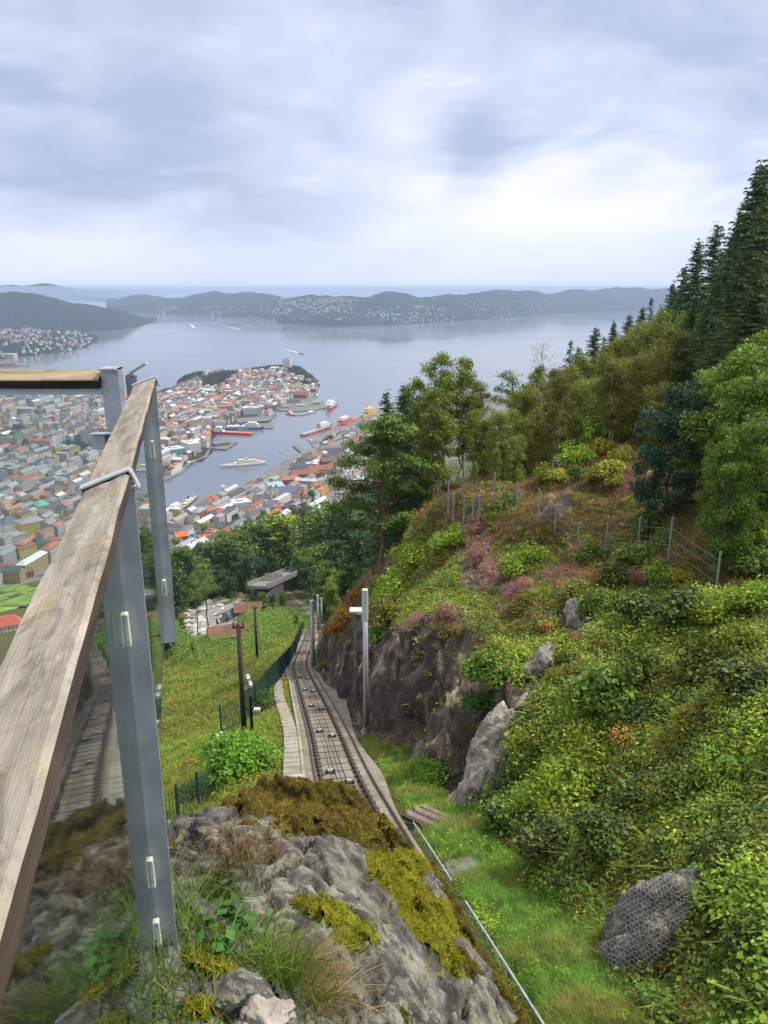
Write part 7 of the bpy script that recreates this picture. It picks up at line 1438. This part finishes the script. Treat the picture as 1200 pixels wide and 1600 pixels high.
# trees in the town
cityt = [(285,603,13),(292,600,15),(299,599,16),(306,600,16),(312,603,15),(318,607,14),(303,607,15),(310,611,13),(296,607,14),(328,606,14),(335,602,15),(342,601,15),(349,606,14),(338,609,14),(346,612,12),(355,603,13),(362,599,12),(325,592,11),(334,589,12),(344,588,10),(370,597,12),(405,588,13),(412,588,15),(419,589,16),(426,590,16),(433,589,15),(440,590,14),(458,588,17),(464,590,18),(470,592,18),(476,596,17),(480,601,15),(467,598,15),(383,594,12),(400,592,12),(444,625,9),(452,628,9),(330,660,10),(26,662,24),(20,664,20),(34,665,20),(480,752,13),(474,754,12),(487,752,12),(497,772,14),(516,690,15),(522,692,14),(510,693,13),(62,698,14),(75,697,12),(118,712,15),(126,713,15)]
for (a, b_, h_) in cityt:
    g = gp(a, b_, ZQ); z = float(CG(g[0], g[1]).ravel()[0]); g = gp(a, b_, z); s = h_/14*1.05; o = dup(FT['f3' if random.random() < .6 else 'f1'], (g[0],g[1],float(CG(g[0],g[1]).ravel()[0])-2), random.uniform(0,6), (s*1.35,s*1.35,s)); o['group'] = 'trees in the town'; o['category'] = 'tree'; auto(o, 'round dark tree in the town', a, b_)

r = np.random.default_rng(66); Qs = []
for (a, b_, c, d) in PARKW:
    n_ = int(c*d/24)+8; an = r.uniform(0,6.28,n_); rr__ = np.sqrt(r.random(n_)); X, Y = a+np.cos(an)*rr__*c, b_+np.sin(an)*rr__*d; ok_ = sdist(X, Y, LANDP) < -5; X, Y = X[ok_], Y[ok_]; Z = CG(X, Y)
    dirs = unit(r.normal(0,1,(len(X),40,3))); dirs[:,:,2] = np.abs(dirs[:,:,2]); R_ = r.uniform(3.5,6.5,len(X)); Qs.append(((np.stack([X,Y,Z+R_*.8],1)[:,None]+dirs*(r.random((len(X),40,1))**.35)*R_[:,None,None]*np.array([1,1,1.25])), dirs))
Q = np.concatenate([q[0].reshape(-1,3) for q in Qs]); D_ = np.concatenate([q[1].reshape(-1,3) for q in Qs]); V, F = leaves(Q, D_*.6+np.array([0,0,.5]), 2.7*r.uniform(.6,1.3,len(Q)), .75, seed=67); o = mk('park_woods', V, F, M_FAR3); tag(o, 'dark wooded tops of the peninsula', None, None, 'stuff')
hero(470,636,26,12,6,0,'white','pale grey','flat',0,'low white shed on the round quay of the peninsula',0,0,'shed'); hero(446,638,22,12,5,0,'pinkish','grey','gable',2,'small pinkish shed on the quay beside the red boat',0,0,'shed'); hero(494,633,20,14,9,0,'cream','pale grey','flat',0,'cream shed at the outer end of the round quay',0,0,'shed'); hero(458,630,40,12,8,0,'pale grey','dark slate','gable',3,'long grey shed behind the round quay',0,0,'shed')
# ================= LABELS =================
LM += [(572,1030,'tall grey pole'),(380,1060,'dark wooden pole'),(1030,1470,'netted boulder'),(660,1400,'yellow moss on the rock'),(700,775,'cluster of fence posts'),(1117,900,'last fence post on the right'),(905,800,'middle of the wire fence'),(440,900,'road bridge'),(340,975,'pale yard'),(445,590,'white apartment tower'),(395,638,'long white harbour block'),(362,678,'red supply ship'),(380,725,'white yacht'),(305,700,'teal glass building'),(485,735,'long red-roofed building'),(380,790,'white office block'),(310,840,'vivid orange roofs'),(55,830,'big yellow stone block'),(100,715,'bright yellow office block'),(46,640,'yellow crane'),(20,920,'green lawn'),(473,785,'dark spruce spire'),(596,760,'tall scots pine'),(1046,640,'blue-green conifer'),(1185,230,'tallest corner spruce'),(700,560,'tall pale birches'),(705,1290,'timber stack'),(750,1150,'dark rock wall'),(905,970,'white rock patch'),(150,640,'second railing post'),(240,800,'far railing post'),(520,705,'stone building with blue-grey roof'),(310,605,'wooded peninsula hill'),(870,640,'white-trunked birch')]
def rel_(dx, dy):
    if abs(dx) > 2*abs(dy): return 'to the right of' if dx > 0 else 'to the left of'
    if abs(dy) > 2*abs(dx): return 'below' if dy > 0 else 'above'
    return ('below' if dy > 0 else 'above')+(' and right of' if dx > 0 else ' and left of')
grp = {}
for (o, ph, a, b_) in AUTO:
    k = min(range(len(LM)), key=lambda i: (LM[i][0]-a)**2+(LM[i][1]-b_)**2+(1e9 if LM[i][2] in ph or (ph in LM[i][2]) else 0)); dx, dy = a-LM[k][0], b_-LM[k][1]
    grp.setdefault((ph, k, rel_(dx, dy)), []).append((math.hypot(dx, dy), o))
ORD = ['','second ','third ','fourth ','fifth ','sixth ','seventh ','eighth ','ninth ','tenth ']
for (ph, k, rl2), L in grp.items():
    L.sort(key=lambda q: q[0])
    for i, (d_, o) in enumerate(L):
        if i < len(ORD): o['label'] = (ORD[i]+('closest ' if len(L) > 1 else '')+ph+' '+rl2+' the '+LM[k][2])
        else: o['label'] = 'one of the farthest '+ph+'s '+rl2+' the '+LM[k][2]; 
        w_ = o['label'].split()
        if len(w_) > 16: o['label'] = o['label'].replace(' block with a flat ',' flat-roofed ').replace(' roof ',' roof ').replace(' closest ',' ').replace(' to the right of the',' right of the').replace(' to the left of the',' left of the').replace(' and right of',' right of').replace(' and left of',' left of').replace(' to the',' ').replace(' of the lower wood','').replace('  ',' ')

for o in bpy.data.objects:
    if 'label' in o and len(o['label'].split()) > 16: o['label'] = o['label'].replace(' and right of', ' right of').replace(' and left of', ' left of').replace('building with ', '').replace(' the ', ' ')
